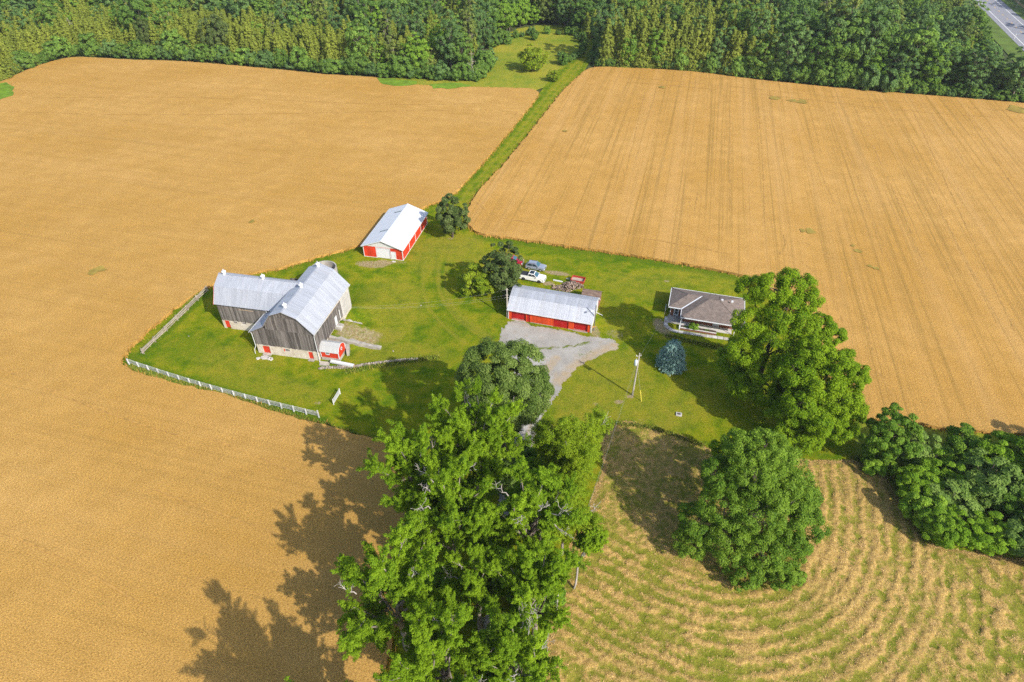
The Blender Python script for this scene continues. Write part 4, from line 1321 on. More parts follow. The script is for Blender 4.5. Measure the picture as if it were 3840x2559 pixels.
# the dark leafy rim along the crop
rim = []
for line, lo, hi in ((RIM_L, .3, 2.2), (RIM_R, -1.2, .8), (RIM_R, 1.0, 4.0)):
    for x, y in densify(line, 2.4, .8, random.Random(4), False):
        rim.append((x, y + rng.uniform(lo, hi), 'shrub'))
pool2 = rim
for x, y in [tuple(p) for p in scatter(CLEARING, 7.5)]:
    if rng.random() < .06:
        pool2.append((x, y, 'shrub'))
for x, y in densify([(-9.26, 313.24), (-3.43, 330.06), (13.43, 336.56), (30.47, 338.22), (33.89, 316.94), (29.43, 299.14), (22.83, 286.06), (20.80, 299.14)], 4, 1.2, random.Random(5), False):
    pool2.append((x, y, 'shrub'))
for x, y in densify([(33.29, 289.24), (38.78, 306.06), (45.27, 328.47)], 3, 1, random.Random(6), False):
    pool2.append((x, y, 'shrub'))
pool += pool2

def name_it(kd, z, x, y, size):
    """name, label and group of a tree of the wood: its look, its row and what it stands near"""
    az = x / y
    if kd == 'shrub' and z == 2:
        place = 'round the weedy clearing'
    elif z == 2:
        place = 'across the highway' if kd == 'leaf' else 'near the highway'
    elif x > 40 + (y - 250) * .12:
        place = ('at the lane end' if az < .24 else 'above the right field' if az < .42 else 'above the right field corner' if az < .58 else 'towards the highway')
    else:
        place = ('past the far left corner' if az < -.55 else 'left of the dark tree' if az < -.38 else 'by the big dark tree' if az < -.2 else 'mid left wood' if az < -.08 else 'next to the weedy clearing')
    d0 = float(min(seg_dist(np.array([x]), np.array([y]), RIM_L)[0], seg_dist(np.array([x]), np.array([y]), RIM_R)[0]))
    row = 'front row' if d0 < 9 else 'second row' if d0 < 22 else 'deeper row'
    big = 'tall' if size > 1.12 else 'low' if size < .88 else 'middling'
    if kd == 'cedar':
        return 'cedar_tree', '%s yellow green cedar in the %s %s' % (big, row, place), '%s cedars, %s, %s' % (big, row, place)
    if kd == 'leaf':
        return 'forest_tree', '%s leafy forest tree in the %s %s' % (big, row, place), '%s leafy trees, %s, %s' % (big, row, place)
    return 'shrub', '%s rounded dark shrub in the %s %s' % (big, row, place), '%s shrubs, %s, %s' % (big, row, place)


P_all = np.array([(p[0], p[1]) for p in pool])
vis = camera_view(P_all)
dist = np.hypot(P_all[:, 0], P_all[:, 1])
order = np.lexsort((dist, ~vis))
left_of = {'cedar': 275, 'leaf': 275, 'shrub': 240}
protos = {}
rest = []
mesh_of = {'cedar': cedar_m, 'leaf': leaf_m, 'shrub': shrub_m}
inR, inL = in_poly(P_all[:, 0], P_all[:, 1], CED_R), in_poly(P_all[:, 0], P_all[:, 1], CED_L)
inBey = in_poly(P_all[:, 0], P_all[:, 1], BEYOND)
for i in order:
    x, y, kd = pool[i]
    sc = rng.uniform(.72, 1.28)
    hz = rng.uniform(.88, 1.2)
    rot = rng.uniform(0, 6.28)
    v = int(rng.integers(0, len(mesh_of[kd])))
    if kd == 'cedar' and inR[i]:
        sc *= 1.22
    if kd == 'shrub':
        sc *= rng.uniform(.75, 1.3)
    if kd == 'leaf':
        d0 = min(seg_dist(np.array([x]), np.array([y]), RIM_R)[0], 99)
        if d0 < 16 and x > 40 and not inR[i]:
            sc *= 1.4
            if rng.random() < .65:
                v = int(rng.choice([1, 3, 3, 5]))
        elif rng.random() < .25:
            sc *= 1.25
    w_ = np.array([x, y]) - np.array(RA)
    off_ = -(w_[0] * -rd[1] + w_[1] * rd[0])
    if -off_ < 60 and not inBey[i]:            # lower growth towards the highway
        hz *= .5 + .5 * max(0.0, -off_ - 15) / 45
        sc *= .8
    if kd == 'shrub' and 0 < x < 62 and seg_dist(np.array([x]), np.array([y]), RIM_L)[0] > 4:
        sc *= .6
    if vis[i] and left_of[kd] > 0:
        left_of[kd] -= 1
        right = x > 40 + (y - 250) * .12
        if kd == 'cedar':
            z = 0 if inR[i] else (2 if right else 1)
        elif kd == 'leaf':
            z = 2 if inBey[i] else (0 if right else 1)
        else:
            z = 2 if (-8 < x < 62 and seg_dist(np.array([x]), np.array([y]), RIM_L)[0] > 4 and seg_dist(np.array([x]), np.array([y]), RIM_R)[0] > 4) else (0 if right else 1)
        nm, lab, grp = name_it(kd, z, x, y, sc * hz)
        key = (kd, v)
        loc = (x, y, -.2)
        if key not in protos:
            cr, tr = mesh_of[kd][v]
            protos[key] = plant(nm, lab, {'cedar': 'tree', 'leaf': 'tree', 'shrub': 'shrub'}[kd], loc, cr, tr, None, rot, grp)
            protos[key].location = loc
            protos[key].scale = (sc, sc, sc * hz)
        else:
            copy_thing(protos[key], loc, rot, (sc, sc, sc * hz), lab, grp)
    else:
        rest.append((x, y, kd, v, sc, rot))

# the far remainder of the wood: one mass, drawn as copies of the same crowns
def instancer(name, pts, crowns, label):
    me = bpy.data.meshes.new(name)
    me.from_pydata([(p[0], p[1], -.2) for p in pts], [], [])
    for nm, arr, ty in (('pick', [p[3] for p in pts], 'INT'), ('size', [p[4] for p in pts], 'FLOAT'), ('turn', [p[5] for p in pts], 'FLOAT')):
        a = me.attributes.new(nm, ty, 'POINT')
        a.data.foreach_set('value', arr)
    o = link(name, me)
    tag(o, label, 'wood', kind='stuff')
    ng = bpy.data.node_groups.new(name, 'GeometryNodeTree')
    ng.interface.new_socket('Geometry', in_out='INPUT', socket_type='NodeSocketGeometry')
    ng.interface.new_socket('Geometry', in_out='OUTPUT', socket_type='NodeSocketGeometry')
    N, L = ng.nodes, ng.links
    gi, go = N.new('NodeGroupInput'), N.new('NodeGroupOutput')
    iop = N.new('GeometryNodeInstanceOnPoints')
    g2i = N.new('GeometryNodeGeometryToInstance')
    for c in reversed(crowns):
        oi = N.new('GeometryNodeObjectInfo')
        oi.inputs['Object'].default_value = c
        L.new(oi.outputs['Geometry'], g2i.inputs[0])

    def named(nm, ty):
        a = N.new('GeometryNodeInputNamedAttribute')
        a.data_type = ty
        a.inputs['Name'].default_value = nm
        return [s for s in a.outputs if s.enabled][0]
    L.new(gi.outputs[0], iop.inputs['Points'])
    L.new(g2i.outputs[0], iop.inputs['Instance'])
    iop.inputs['Pick Instance'].default_value = True
    L.new(named('pick', 'INT'), iop.inputs['Instance Index'])
    cx = N.new('ShaderNodeCombineXYZ')
    L.new(named('turn', 'FLOAT'), cx.inputs[2])
    L.new(cx.outputs[0], iop.inputs['Rotation'])
    L.new(named('size', 'FLOAT'), iop.inputs['Scale'])
    L.new(iop.outputs[0], go.inputs[0])
    md = o.modifiers.new('wood', 'NODES')
    md.node_group = ng
    return o


for kd, nm, lab in (('cedar', 'distant_cedars', 'mass of far cedars at the back of the wood'), ('leaf', 'distant_wood', 'mass of far leafy trees at the back of the wood'), ('shrub', 'distant_shrubs', 'mass of far shrubs along the wood')):
    sel = [r for r in rest if r[2] == kd]
    if sel:
        crowns = [[c for c in protos[(kd, v)].children if c.name.startswith('crown')][0] for v in range(len(mesh_of[kd]))]
        instancer(nm, sel, crowns, lab)

# single trees of the wood that stand out
big_dark = round_tree(141, 17.0, 5.6, 5.4, 1.2, L_DARK, M_BARK, nclump=120, nleaf=70, leaf=.38, lobe=.2, rc=.25, trunk_r=.35)
plant('forest_tree', 'large round dark tree rising over the left field edge', 'tree', (-127.07, 297.12), *big_dark, None, 0, None, 1.0)
plant('forest_tree', 'dark narrow tree among the cedars left of the large round one', 'tree', (-159.05, 300.50), *big_dark, None, 2.0, None, (.62, .62, .9))
plant('forest_tree', 'dark squat tree among pale cedars near the left corner', 'tree', (-195.38, 316.94), *big_dark, None, 1.0, None, (.8, .8, .62))
lime = round_tree(142, 9.0, 5.0, 4.6, .4, L_LIME, M_BARK, nclump=80, nleaf=70, leaf=.36, lobe=.4, rc=.3, trunk_r=.25)
plant('forest_tree', 'solitary yellow green tree in the weedy clearing', 'tree', (8.22, 278.05), *lime)
plant('shrub', 'small round shrub beside the lane below the solitary tree', 'shrub', (16.55, 264.18), *lime, None, 1.0, None, .45)
for (p, s, v, lab) in [((47.28, 281.09), (1.25, 1.25, 1.0), 2, 'blue green rounded oak at the left end of the right field edge'), ((59.64, 279.87), (1.45, 1.45, 1.15), 4, 'big rounded oak against the yellow cedars'), ((82.69, 273.89), (1.1, 1.1, 1.0), 1, 'dark tapering tree in front of the cedars'),
                       ((107.87, 263.63), (1.5, 1.5, 1.2), 3, 'wide grey green tree on the right field edge'), ((118.78, 260.35), (1.5, 1.5, 1.25), 0, 'tall dense tree on the right field edge'), ((136.60, 253.98), (1.3, 1.3, 1.0), 2, 'brighter rounded tree on the right field edge'),
                       ((157.28, 248.35), (1.5, 1.5, 1.2), 4, 'spreading tree near the right end of the field edge'), ((171.29, 243.90), (1.45, 1.45, 1.1), 1, 'full dark tree near the right margin'), ((185.21, 240.04), (1.4, 1.4, 1.05), 3, 'last big tree at the right margin of the field edge'),
                       ((98.31, 266.42), (1.2, 1.2, 1.0), 0, 'leafy tree with bare limbs before the cedars'), ((147.15, 251.40), (1.2, 1.2, .9), 3, 'yellowish tree above the bare patch of crop')]:
    plant('forest_tree', lab, 'tree', (p[0] + .6, p[1] + 3.2), *leaf_m[v], None, s[0] * 7, None, s)
for (p, s, v, lab) in [((-15.44, 266.42), .95, 0, 'bleached dead spruce at the clearing edge'), ((-198.06, 313.24), 1.0, 1, 'leaning dead trunk near the left corner'), ((-2.48, 344.99), .9, 1, 'pale dead stem behind the clearing'), ((-91.59, 324.55), .9, 2, 'dead stem among the cedars'), ((-84.59, 320.71), .8, 0, 'short dead stem among the cedars'),
                       ((-174.32, 372.54), 1.0, 1, 'grey dead stem high in the left wood'), ((-84.45, 372.54), 1.0, 2, 'bare grey tree in the middle wood'), ((-43.33, 353.78), 1.0, 0, 'thin dead tree above the middle of the wood edge'), ((-43.54, 316.94), .9, 1, 'dead forked tree left of the dead spruce'),
                       ((-59.05, 313.24), .8, 2, 'broken dead tree in the middle of the wood edge'), ((109.00, 299.14), 1.0, 1, 'dead limbs in front of the right field edge trees'), ((241.60, 372.54), 1.0, 2, 'white dead trunk near the highway'), ((-249.03, 382.56), 1.0, 0, 'grey dead trunk in the top left wood'),
                       ((-117.37, 393.06), 1.1, 1, 'tall dead stem at the top of the left wood'), ((-147.00, 387.75), 1.0, 2, 'slender dead tree at the top of the wood'), ((38.99, 387.75), 1.0, 0, 'pale bare tree at the end of the lane')]:
    t = thing('dead_tree', lab, 'dead tree', (p[0], p[1], -.2), s * 9)
    t.scale = (s,) * 3
    link('trunk', dead_m[v], t)

# ------------------------------------------------------------------ building materials
M_PLANK = None
n_ = Nodes('weathered_barn_board')
p_ = n_.obj()
g_ = n_.noise(n_.mapping(p_, (5, 5, .35)), 1.6, 5, .7)
c_ = n_.mix(n_.ramp(g_, .3, .7), (0.082, 0.073, 0.069), (0.245, 0.224, 0.212))
c_ = n_.mix(1.0, c_, n_.mix(n_.rand(), (.55, .54, .53), (1.35, 1.33, 1.30)), 'MULTIPLY')
c_ = n_.mix(n_.ramp(n_.noise(p_, .7, 4, .7), .6, .75, 0, .5), c_, (0.13, 0.085, 0.05))
M_PLANK = n_.principled(c_, .92, 0, n_.bump(g_, .6, .03), .1)
M_PALE = plain('limewashed_board', (0.50, 0.475, 0.45), .9, .22, 1.2, bump=.3, objvar=.12)
n_ = Nodes('whitewashed_foundation')
p_ = n_.obj()
c_ = n_.mix(n_.ramp(n_.noise(p_, .9, 5, .7), .32, .66), (0.46, 0.385, 0.30), (0.66, 0.60, 0.51))
c_ = n_.mix(n_.ramp(n_.noise(n_.mapping(p_, (1.2, 1.2, .25)), 2.0, 4, .7), .58, .72, 0, .55), c_, (0.36, 0.25, 0.17))
M_FOUND = n_.principled(c_, .93, 0, n_.bump(n_.noise(p_, 2.5, 4, .7), .5, .06), .1)


def m_metal_roof(name, col, var, streak, axis, rough=.5, metal=.25, objv=.07):
    """sheet metal with seams and run-off streaks down the slope; axis: 0 if the roof runs along x, 1 along y"""
    n = Nodes(name)
    p = n.obj()
    sc = (4.2, .22, .22) if axis == 0 else (.22, 4.2, .22)
    s = n.noise(n.mapping(p, sc), 1.0, 4, .75)
    c = n.mix(n.ramp(s, .3, .7), tuple(v * (1 - var) for v in col), tuple(min(1, v * (1 + var)) for v in col))
    sc = (1.3, .12, .12) if axis == 0 else (.12, 1.3, .12)
    c = n.mix(n.ramp(n.noise(n.mapping(p, sc), 1.0, 3, .6), .55, .75, 0, streak), c, (0.40, 0.385, 0.37))
    c = n.mix(n.ramp(n.noise(p, 1.1, 5, .75), .64, .74, 0, streak * .5), c, (0.34, 0.28, 0.235))
    c = n.mix(1.0, c, n.mix(n.rand(), (1 - objv,) * 3, (1 + objv * .6,) * 3), 'MULTIPLY')
    return n.principled(c, rough, metal, None, .4)


M_GALV = m_metal_roof('galvanised_sheet', (0.40, 0.42, 0.465), .16, .45, 1)
M_GALVX = m_metal_roof('galvanised_sheet_across', (0.40, 0.42, 0.465), .16, .45, 0)
M_WROOF = m_metal_roof('white_steel_sheet', (0.60, 0.625, 0.66), .04, .06, 1, .45, 0, .02)
M_PALEROOF = m_metal_roof('pale_grey_sheet', (0.44, 0.44, 0.43), .08, .2, 0, .6, 0, .03)
M_RED = plain('red_barn_paint', (0.55, 0.042, 0.014), .7, .24, .8, objvar=.10)
M_REDORANGE = plain('orange_red_boards', (0.60, 0.066, 0.014), .7, .22, 1.0, objvar=.12)
M_CRIMSON = plain('crimson_door_paint', (0.42, 0.014, 0.014), .5, .15, 1.0, objvar=.1)
M_WHITE = plain('white_paint', (0.67, 0.68, 0.69), .55, .06, 1.5)
M_GREYWHITE = plain('grey_white_trim', (0.62, 0.62, 0.60), .6, .08, 1.5)
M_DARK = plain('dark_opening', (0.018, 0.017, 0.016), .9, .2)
n_ = Nodes('window_glass')
M_GLASS = n_.principled((0.03, 0.045, 0.05), .08, 0, None, .6)
M_CONC = plain('old_concrete', (0.36, 0.33, 0.285), .93, .28, .9, bump=.5, objvar=.08)
M_TAN = plain('bare_new_timber', (0.45, 0.33, 0.22), .85, .15, 2.0)
M_WEATH = plain('grey_weathered_rail', (0.34, 0.29, 0.235), .93, .28, 2.0, bump=.4, objvar=.2)
M_FENCE = plain('flaking_white_fence_paint', (0.56, 0.56, 0.545), .8, .16, 2.5, objvar=.12)
M_GALVPOST = plain('galvanised_steel', (0.45, 0.47, 0.50), .45, .1, 2.0, metal=.6)
M_POLE = plain('silvered_pole', (0.44, 0.40, 0.35), .9, .18, 1.2)
M_WIRE = plain('aluminium_wire', (0.42, 0.42, 0.42), .5, .05)
M_BLACK = plain('black_rubber', (0.02, 0.02, 0.022), .8, .2)
M_YELLOW = plain('yellow_plastic', (0.78, 0.66, 0.10), .5, .05)


def holes_wall(mb, x0, x1, z0, z1, y0, y1, holes=()):
    """a wall slab along x with rectangular openings (xa, xb, za, zb)"""
    xs = sorted({x0, x1, *[min(max(h[i], x0), x1) for h in holes for i in (0, 1)]})
    zs = sorted({z0, z1, *[min(max(h[i], z0), z1) for h in holes for i in (2, 3)]})
    for xa, xb in zip(xs[:-1], xs[1:]):
        run = None
        for za, zb in zip(zs[:-1], zs[1:]):
            cx, cz = (xa + xb) / 2, (za + zb) / 2
            if not any(h[0] < cx < h[1] and h[2] < cz < h[3] for h in holes):
                run = (run[0], zb) if run else (za, zb)
            elif run:
                mb.box(xa, xb, y0, y1, *run)
                run = None
        if run:
            mb.box(xa, xb, y0, y1, *run)
    return mb


def swap_xy(mb):
    """turn a wall built along x into one along y"""
    mb.v = [(y, x, z) for x, y, z in mb.v]
    mb.f = [f[::-1] for f in mb.f]
    return mb


def plank_wall(parent, x0, x1, lo, hi, y, w, m, holes=(), along='x', t=.03, name='plank', jit=.012):
    """upright boards, each an object; lo and hi give the heights along the wall"""
    k = max(1, int(round((x1 - x0) / w)))
    for i in range(k):
        a, b = x0 + (x1 - x0) * i / k, x0 + (x1 - x0) * (i + 1) / k
        a, b = a + .008, b - .008
        c = (a + b) / 2
        cuts = sorted([(h[2], h[3]) for h in holes if h[0] < c < h[1]])
        l0 = lo(c) - R.uniform(0, .05)
        spans, s = [], l0
        for za, zb in cuts:
            if za - s > .05:
                spans.append((s, za, None))
            s = zb
        spans.append((s, None, 1))
        off = R.uniform(-jit, jit)
        for za, zb, top in spans:
            ya, yb = hi(a), hi(b)
            if top is None:
                ya = yb = zb
            if min(ya, yb) - za < .03:
                continue
            y0, y1 = y + off - t, y + off
            mb = MB()
            q = [(a, y0, za), (b, y0, za), (b, y1, za), (a, y1, za), (a, y0, ya), (b, y0, yb), (b, y1, yb), (a, y1, ya)]
            mb.add(q, [(0, 3, 2, 1), (4, 5, 6, 7), (0, 1, 5, 4), (1, 2, 6, 5), (2, 3, 7, 6), (3, 0, 4, 7)])
            if along == 'y':
                swap_xy(mb)
            mb.build(name, m, parent)


def roof_slope(parent, e0, e1, r0, r1, w, m, rib=.022, ribs=4, name='roof_sheet', gap=.006):
    """sheets of ribbed metal from the eave e0-e1 up to r0-r1, each sheet an object"""
    e0, e1, r0, r1 = map(Vector, (e0, e1, r0, r1))
    k = max(1, int(round((e1 - e0).length / w)))
    nrm = (e1 - e0).cross(r0 - e0).normalized()
    if nrm.z < 0:
        nrm = -nrm
    for i in range(k):
        a, b = i / k, (i + 1) / k
        lift = R.uniform(.004, .016)
        mb = MB()
        row = []
        n = ribs * 4
        for j in range(n + 1):
            t = a + (b - a) * (j / n * (1 - gap) + gap / 2)
            h = lift + (rib if j % 4 in (1, 2) else 0)
            row.append((e0.lerp(e1, t) + nrm * h, r0.lerp(r1, t) + nrm * h))
        base = [(p - nrm * (.03 + (rib if j % 4 in (1, 2) else 0)), q - nrm * (.03 + (rib if j % 4 in (1, 2) else 0))) for j, (p, q) in enumerate(row)]
        vs_ = [v for pq in row for v in pq] + [base[0][0], base[0][1], base[-1][0], base[-1][1]]
        fs = [(2 * j, 2 * j + 2, 2 * j + 3, 2 * j + 1) for j in range(n)]
        o = 2 * (n + 1)
        fs += [(o, o + 1, o + 3, o + 2), (0, 1, o + 1, o), (2 * n, o + 2, o + 3, 2 * n + 1)]
        mb.add(vs_, fs)
        me = bpy.data.meshes.new(name)
        me.from_pydata([tuple(v) for v in mb.v], [], mb.f)
        me.update()
        me.materials.append(m)
        link(name, me, parent)


def window(parent, x0, x1, z0, z1, y, frame_m, along='x', bars=(1, 1), fr=.07, depth=.06, name='window'):
    """frame with panes; front at y (towards -y)"""
    f = MB()
    f.box(x0 - fr, x0, y - depth, y + .02, z0 - fr, z1 + fr).box(x1, x1 + fr, y - depth, y + .02, z0 - fr, z1 + fr)
    f.box(x0, x1, y - depth, y + .02, z0 - fr, z0).box(x0, x1, y - depth, y + .02, z1, z1 + fr)
    for i in range(1, bars[0]):
        x = x0 + (x1 - x0) * i / bars[0]
        f.box(x - .02, x + .02, y - depth * .7, y + .018, z0 + .002, z1 - .002)
    if along == 'y':
        swap_xy(f)
    w = f.build(name, frame_m, parent)
    for i in range(bars[0]):
        xa, xb = x0 + (x1 - x0) * i / bars[0], x0 + (x1 - x0) * (i + 1) / bars[0]
        g = MB().box(xa + .022, xb - .022, y - depth * .45, y + .01, z0 + .004, z1 - .004)
        if along == 'y':
            swap_xy(g)
        g.build('pane', M_GLASS, w)
    return w


def door(parent, x0, x1, z0, z1, y, m, panels=1, t=.05, along='x', name='door', handle=True):
    """leaf made of stacked panels; front at y - t"""
    d = MB().box(x0, x1, y - t * .5, y, z0, z1)
    if along == 'y':
        swap_xy(d)
    o = d.build(name, m, parent)
    for i in range(panels):
        za, zb = z0 + (z1 - z0) * i / panels, z0 + (z1 - z0) * (i + 1) / panels
        p = MB().box(x0 + .015, x1 - .015, y - t, y - t * .5 - .001, za + .018, zb - .018)
        if along == 'y':
            swap_xy(p)
        p.build('door_panel', m, o)
    if handle:
        h = MB().box(x1 - .16, x1 - .1, y - t - .05, y - t - .001, z0 + .95, z0 + 1.1)
        if along == 'y':
            swap_xy(h)
        h.build('handle', M_GALVPOST, o)
    return o


def ventilator(parent, x, y, z, h=.95):
    v = MB()
    v.tube([(x, y, z - .25), (x, y, z + h * .45)], [.30, .27], 12)
    b = v.build('ridge_ventilator', M_WHITE, parent)
    MB().tube([(x, y, z + h * .44), (x, y, z + h * .52), (x, y, z + h * .72), (x, y, z + h * .8)], [.30, .46, .44, .24], 12).build('hood', M_WHITE, b, True)
    MB().tube([(x, y, z + h * .8), (x, y, z + h * .95), (x, y, z + h * 1.25)], [.16, .09, .015], 8).build('finial', M_WHITE, b, True)


# ------------------------------------------------------------------ the L-shaped barn (x along its front, y towards the back)
barn = thing('barn', 'big grey L-shaped board barn with pale gambrel metal roofs and ridge ventilators', 'barn', (BARN_O[0], BARN_O[1], 0), BARN_A)
BY = 16.3          # length of the main block
PROF = [(-13.1, 5.22), (-9.9, 6.95), (-7.95, 9.80), (-5.28, 10.92), (-2.62, 9.86), (0.25, 6.55)]


def prof(x):
    for (xa, za), (xb, zb) in zip(PROF[:-1], PROF[1:]):
        if x <= xb:
            return za + (zb - za) * (x - xa) / (xb - xa)
    return PROF[-1][1]


fh = [(-11.45, -9.98, -.1, 1.95), (-6.92, -5.85, 1.22, 1.86), (-2.05, -1.1, -.1, 1.93)]
fw_ = MB()
holes_wall(fw_, -12.6, 0, -.3, 2.18, .03, .5, fh)
fw_.build('foundation_wall', M_FOUND, barn)
sw = swap_xy(holes_wall(MB(), .5, BY, -.3, 2.0, -.45, -.03))
sw.v = [(x, y, z) for x, y, z in sw.v]
sw.build('foundation_wall', M_FOUND, barn)
MB().box(-12.6, -12.15, .5, 5.9, -.3, 2.18).build('foundation_wall', M_FOUND, barn)
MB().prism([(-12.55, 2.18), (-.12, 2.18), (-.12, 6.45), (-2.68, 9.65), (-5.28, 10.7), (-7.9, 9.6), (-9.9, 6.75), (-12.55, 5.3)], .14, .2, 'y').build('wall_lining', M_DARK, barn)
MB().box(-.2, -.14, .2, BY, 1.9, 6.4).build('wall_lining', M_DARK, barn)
plank_wall(barn, -12.6, 0, lambda x: 2.12, lambda x: min(6.36, prof(x) - .16), .06, .29, M_PLANK)
plank_wall(barn, -9.6, -.25, lambda x: 6.30, lambda x: prof(x) - .14, .02, .29, M_PLANK)
plank_wall(barn, -6.7, -3.0, lambda x: 9.42, lambda x: prof(x) - .12, -.02, .3, M_PLANK)
MB().box(-9.5, -.4, -.06, -.02, 6.27, 6.33).build('drip_board', M_PLANK, barn)
# right-hand long wall: dark boards, then limewashed boards
rh = [(8.35, 9.15, 2.3, 4.1)]
for mm, a, b in ((M_PLANK, .0, 11.9), (M_PALE, 11.9, BY)):
    plank_wall(barn, a, b, lambda x: 2.05 if x < 12 else 1.55, lambda x: 6.42, 0.06, .3, mm, rh if a == 0 else (), 'y')
MB().box(.10, .16, 4.6, 12.1, 5.98, 6.1).build('door_rail', M_TAN, barn)
MB().box(.075, .10, 7.9, 11.8, 2.1, 5.95).build('sliding_door', M_PLANK, barn)
for yy in np.arange(7.95, 11.7, .3):
    MB().box(.101, .118, yy, yy + .285, 2.12, 5.93).build('plank', M_PLANK, barn)
MB().box(.12, .15, 8.35, 9.25, 2.2, 4.15).build('door', M_WHITE, barn)
MB().box(.12, .15, 10.6, 10.85, 2.35, 4.4).build('white_batten', M_WHITE, barn)
# rear gable and left side
plank_wall(barn, -12.6, 0, lambda x: .6, lambda x: prof(x) - .14 if x > -9.9 else prof(-9.9) - .2, BY + .03, .42, M_PLANK)
plank_wall(barn, .5, 5.9, lambda x: 2.1, lambda x: 5.3, -12.6, .3, M_PLANK, (), 'y')
# doors and the barred window in the front
door(barn, -11.45, -9.98, .18, 1.95, .2, M_RED, 1)
door(barn, -2.05, -1.1, .22, 1.93, .2, M_RED, 1)
MB().box(-6.92, -5.85, .3, .36, 1.22, 1.86).build('window', M_DARK, barn)
for i in range(4):
    x = -6.72 + .28 * i
    MB().box(x - .03, x + .03, .10, .16, 1.222, 1.858).build('window_bar', M_PALE, barn)
MB().box(-7.0, -6.9, .0, .12, 1.2, 1.9).build('window_trim', M_RED, barn)
for x in (-11.45, -2.05):
    MB().box(x - .1, x + (1.6 if x < -5 else 1.05), -.5, .5, -.1, .16).build('door_step', M_CONC, barn)

# the wing
WX0, WY0, WY1 = -23.35, 5.9, 13.9
WP = [(5.5, 6.15), (7.25, 9.25), (9.75, 10.68), (12.25, 9.25), (14.2, 6.15)]
wh = [(-22.85, -21.8, -.1, 2.0), (-20.95, -20.1, 1.42, 2.02), (-19.05, -18.1, 1.45, 2.05)]
holes_wall(MB(), WX0, -12.6, -.3, 2.12, WY0 + .03, WY0 + .45, wh).build('foundation_wall', M_FOUND, barn)
MB().box(WX0, WX0 + .45, WY0 + .45, WY1, -.3, 2.12).build('foundation_wall', M_FOUND, barn)
MB().box(WX0, -12.6, WY1 - .45, WY1, -.3, 2.12).build('foundation_wall', M_FOUND, barn)
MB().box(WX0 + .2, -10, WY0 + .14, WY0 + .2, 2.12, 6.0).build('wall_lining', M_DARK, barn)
plank_wall(barn, WX0, -12.0, lambda x: 2.06, lambda x: 5.95, WY0 + .06, .3, M_PLANK)
plank_wall(barn, WX0, -12.0, lambda x: 2.06, lambda x: 5.95, WY1 + .03, .45, M_PLANK)


def wprof(y):
    for (ya, za), (yb, zb) in zip(WP[:-1], WP[1:]):
        if y <= yb:
            return za + (zb - za) * (y - ya) / (yb - ya)
    return WP[-1][1]


plank_wall(barn, WY0, WY1, lambda y: 2.06, lambda y: wprof(y) - .14, WX0 + .03, .45, M_PLANK, (), 'y')
door(barn, -22.85, -21.8, .2, 2.0, WY0 + .18, M_RED, 1)
for xa, xb, za, zb in wh[1:]:
    MB().box(xa, xb, WY0 + .3, WY0 + .36, za, zb).build('window', M_DARK, barn)
    for i in range(4):
        x = xa + (xb - xa) * (i + .5) / 4
        MB().box(x - .03, x + .03, WY0 + .1, WY0 + .15, za, zb).build('window_bar', M_PALE, barn)
MB().box(-18.6, -15.6, WY0 - .03, WY0 + .02, 5.18, 5.28).build('batten', M_TAN, barn)

# roofs
y0, y1 = -.32, BY + .5
for (xa, za), (xb, zb) in zip(PROF[:-1], PROF[1:]):
    ya, yb = y0, y1
    if xa < -12:
        yb = 5.75
    lo_, hi_ = ((xa, za), (xb, zb)) if za < zb else ((xb, zb), (xa, za))
    roof_slope(barn, (lo_[0], ya, lo_[1]), (lo_[0], yb, lo_[1]), (hi_[0], ya, hi_[1]), (hi_[0], yb, hi_[1]), .95, M_GALV)


def cut_x(z):
    """x where a level at height z on the wing meets the main roof's left side"""
    for (xa, za), (xb, zb) in zip(PROF[1:3], PROF[2:4]):
        if za <= z <= zb:
            return xa + (xb - xa) * (z - za) / (zb - za)
    return -9.9


for (ya, za), (yb, zb) in zip(WP[:-1], WP[1:]):
    lo_, hi_ = ((ya, za), (yb, zb)) if za < zb else ((yb, zb), (ya, za))
    x0 = WX0 - .35
    roof_slope(barn, (x0, lo_[0], lo_[1]), (cut_x(lo_[1]) + .35, lo_[0], lo_[1]), (x0, hi_[0], hi_[1]), (cut_x(hi_[1]) + .35, hi_[0], hi_[1]), .95, M_GALVX)
rc_ = MB().bar((PROF[3][0], y0, PROF[3][1] + .03), (PROF[3][0], y1, PROF[3][1] + .03), .34, .05)
rc_.build('ridge_cap', M_GALV, barn)
MB().bar((WX0 - .35, WP[2][0], WP[2][1] + .03), (cut_x(WP[2][1]), WP[2][0], WP[2][1] + .03), .34, .05).build('ridge_cap', M_GALV, barn)
for (xa, za), (xb, zb) in zip(PROF[:-1], PROF[1:]):
    MB().bar((xa, y0 + .03, za - .10), (xb, y0 + .03, zb - .10), .05, .17, (0, 0, 1)).build('barge_board', M_PLANK, barn)
for (ya, za), (yb, zb) in zip(WP[:-1], WP[1:]):
    MB().bar((WX0 - .33, ya, za - .10), (WX0 - .33, yb, zb - .10), .05, .17).build('barge_board', M_RED, barn)
for yy in (1.4, 8.1, 15.7):
    ventilator(barn, PROF[3][0], yy, PROF[3][1])
for xx in (-22.4, -14.1):
    ventilator(barn, xx, WP[2][0], WP[2][1])
MB().bar((.30, y0, 6.45), (.30, y1, 6.45), .12, .1).build('gutter', M_GREYWHITE, barn)
MB().tube([(.26, -.1, 6.4), (.10, -.14, 5.9), (.10, -.14, .2), (.25, -.5, .05)], .06, 8).build('downpipe', M_WHITE, barn)
MB().tube([(-13.05, -.15, 5.2), (-12.75, -.12, 4.9), (-12.72, -.12, 1.8), (-13.0, -.4, 1.1), (-13.05, -.5, .1)], .06, 8).build('downpipe', M_WHITE, barn)
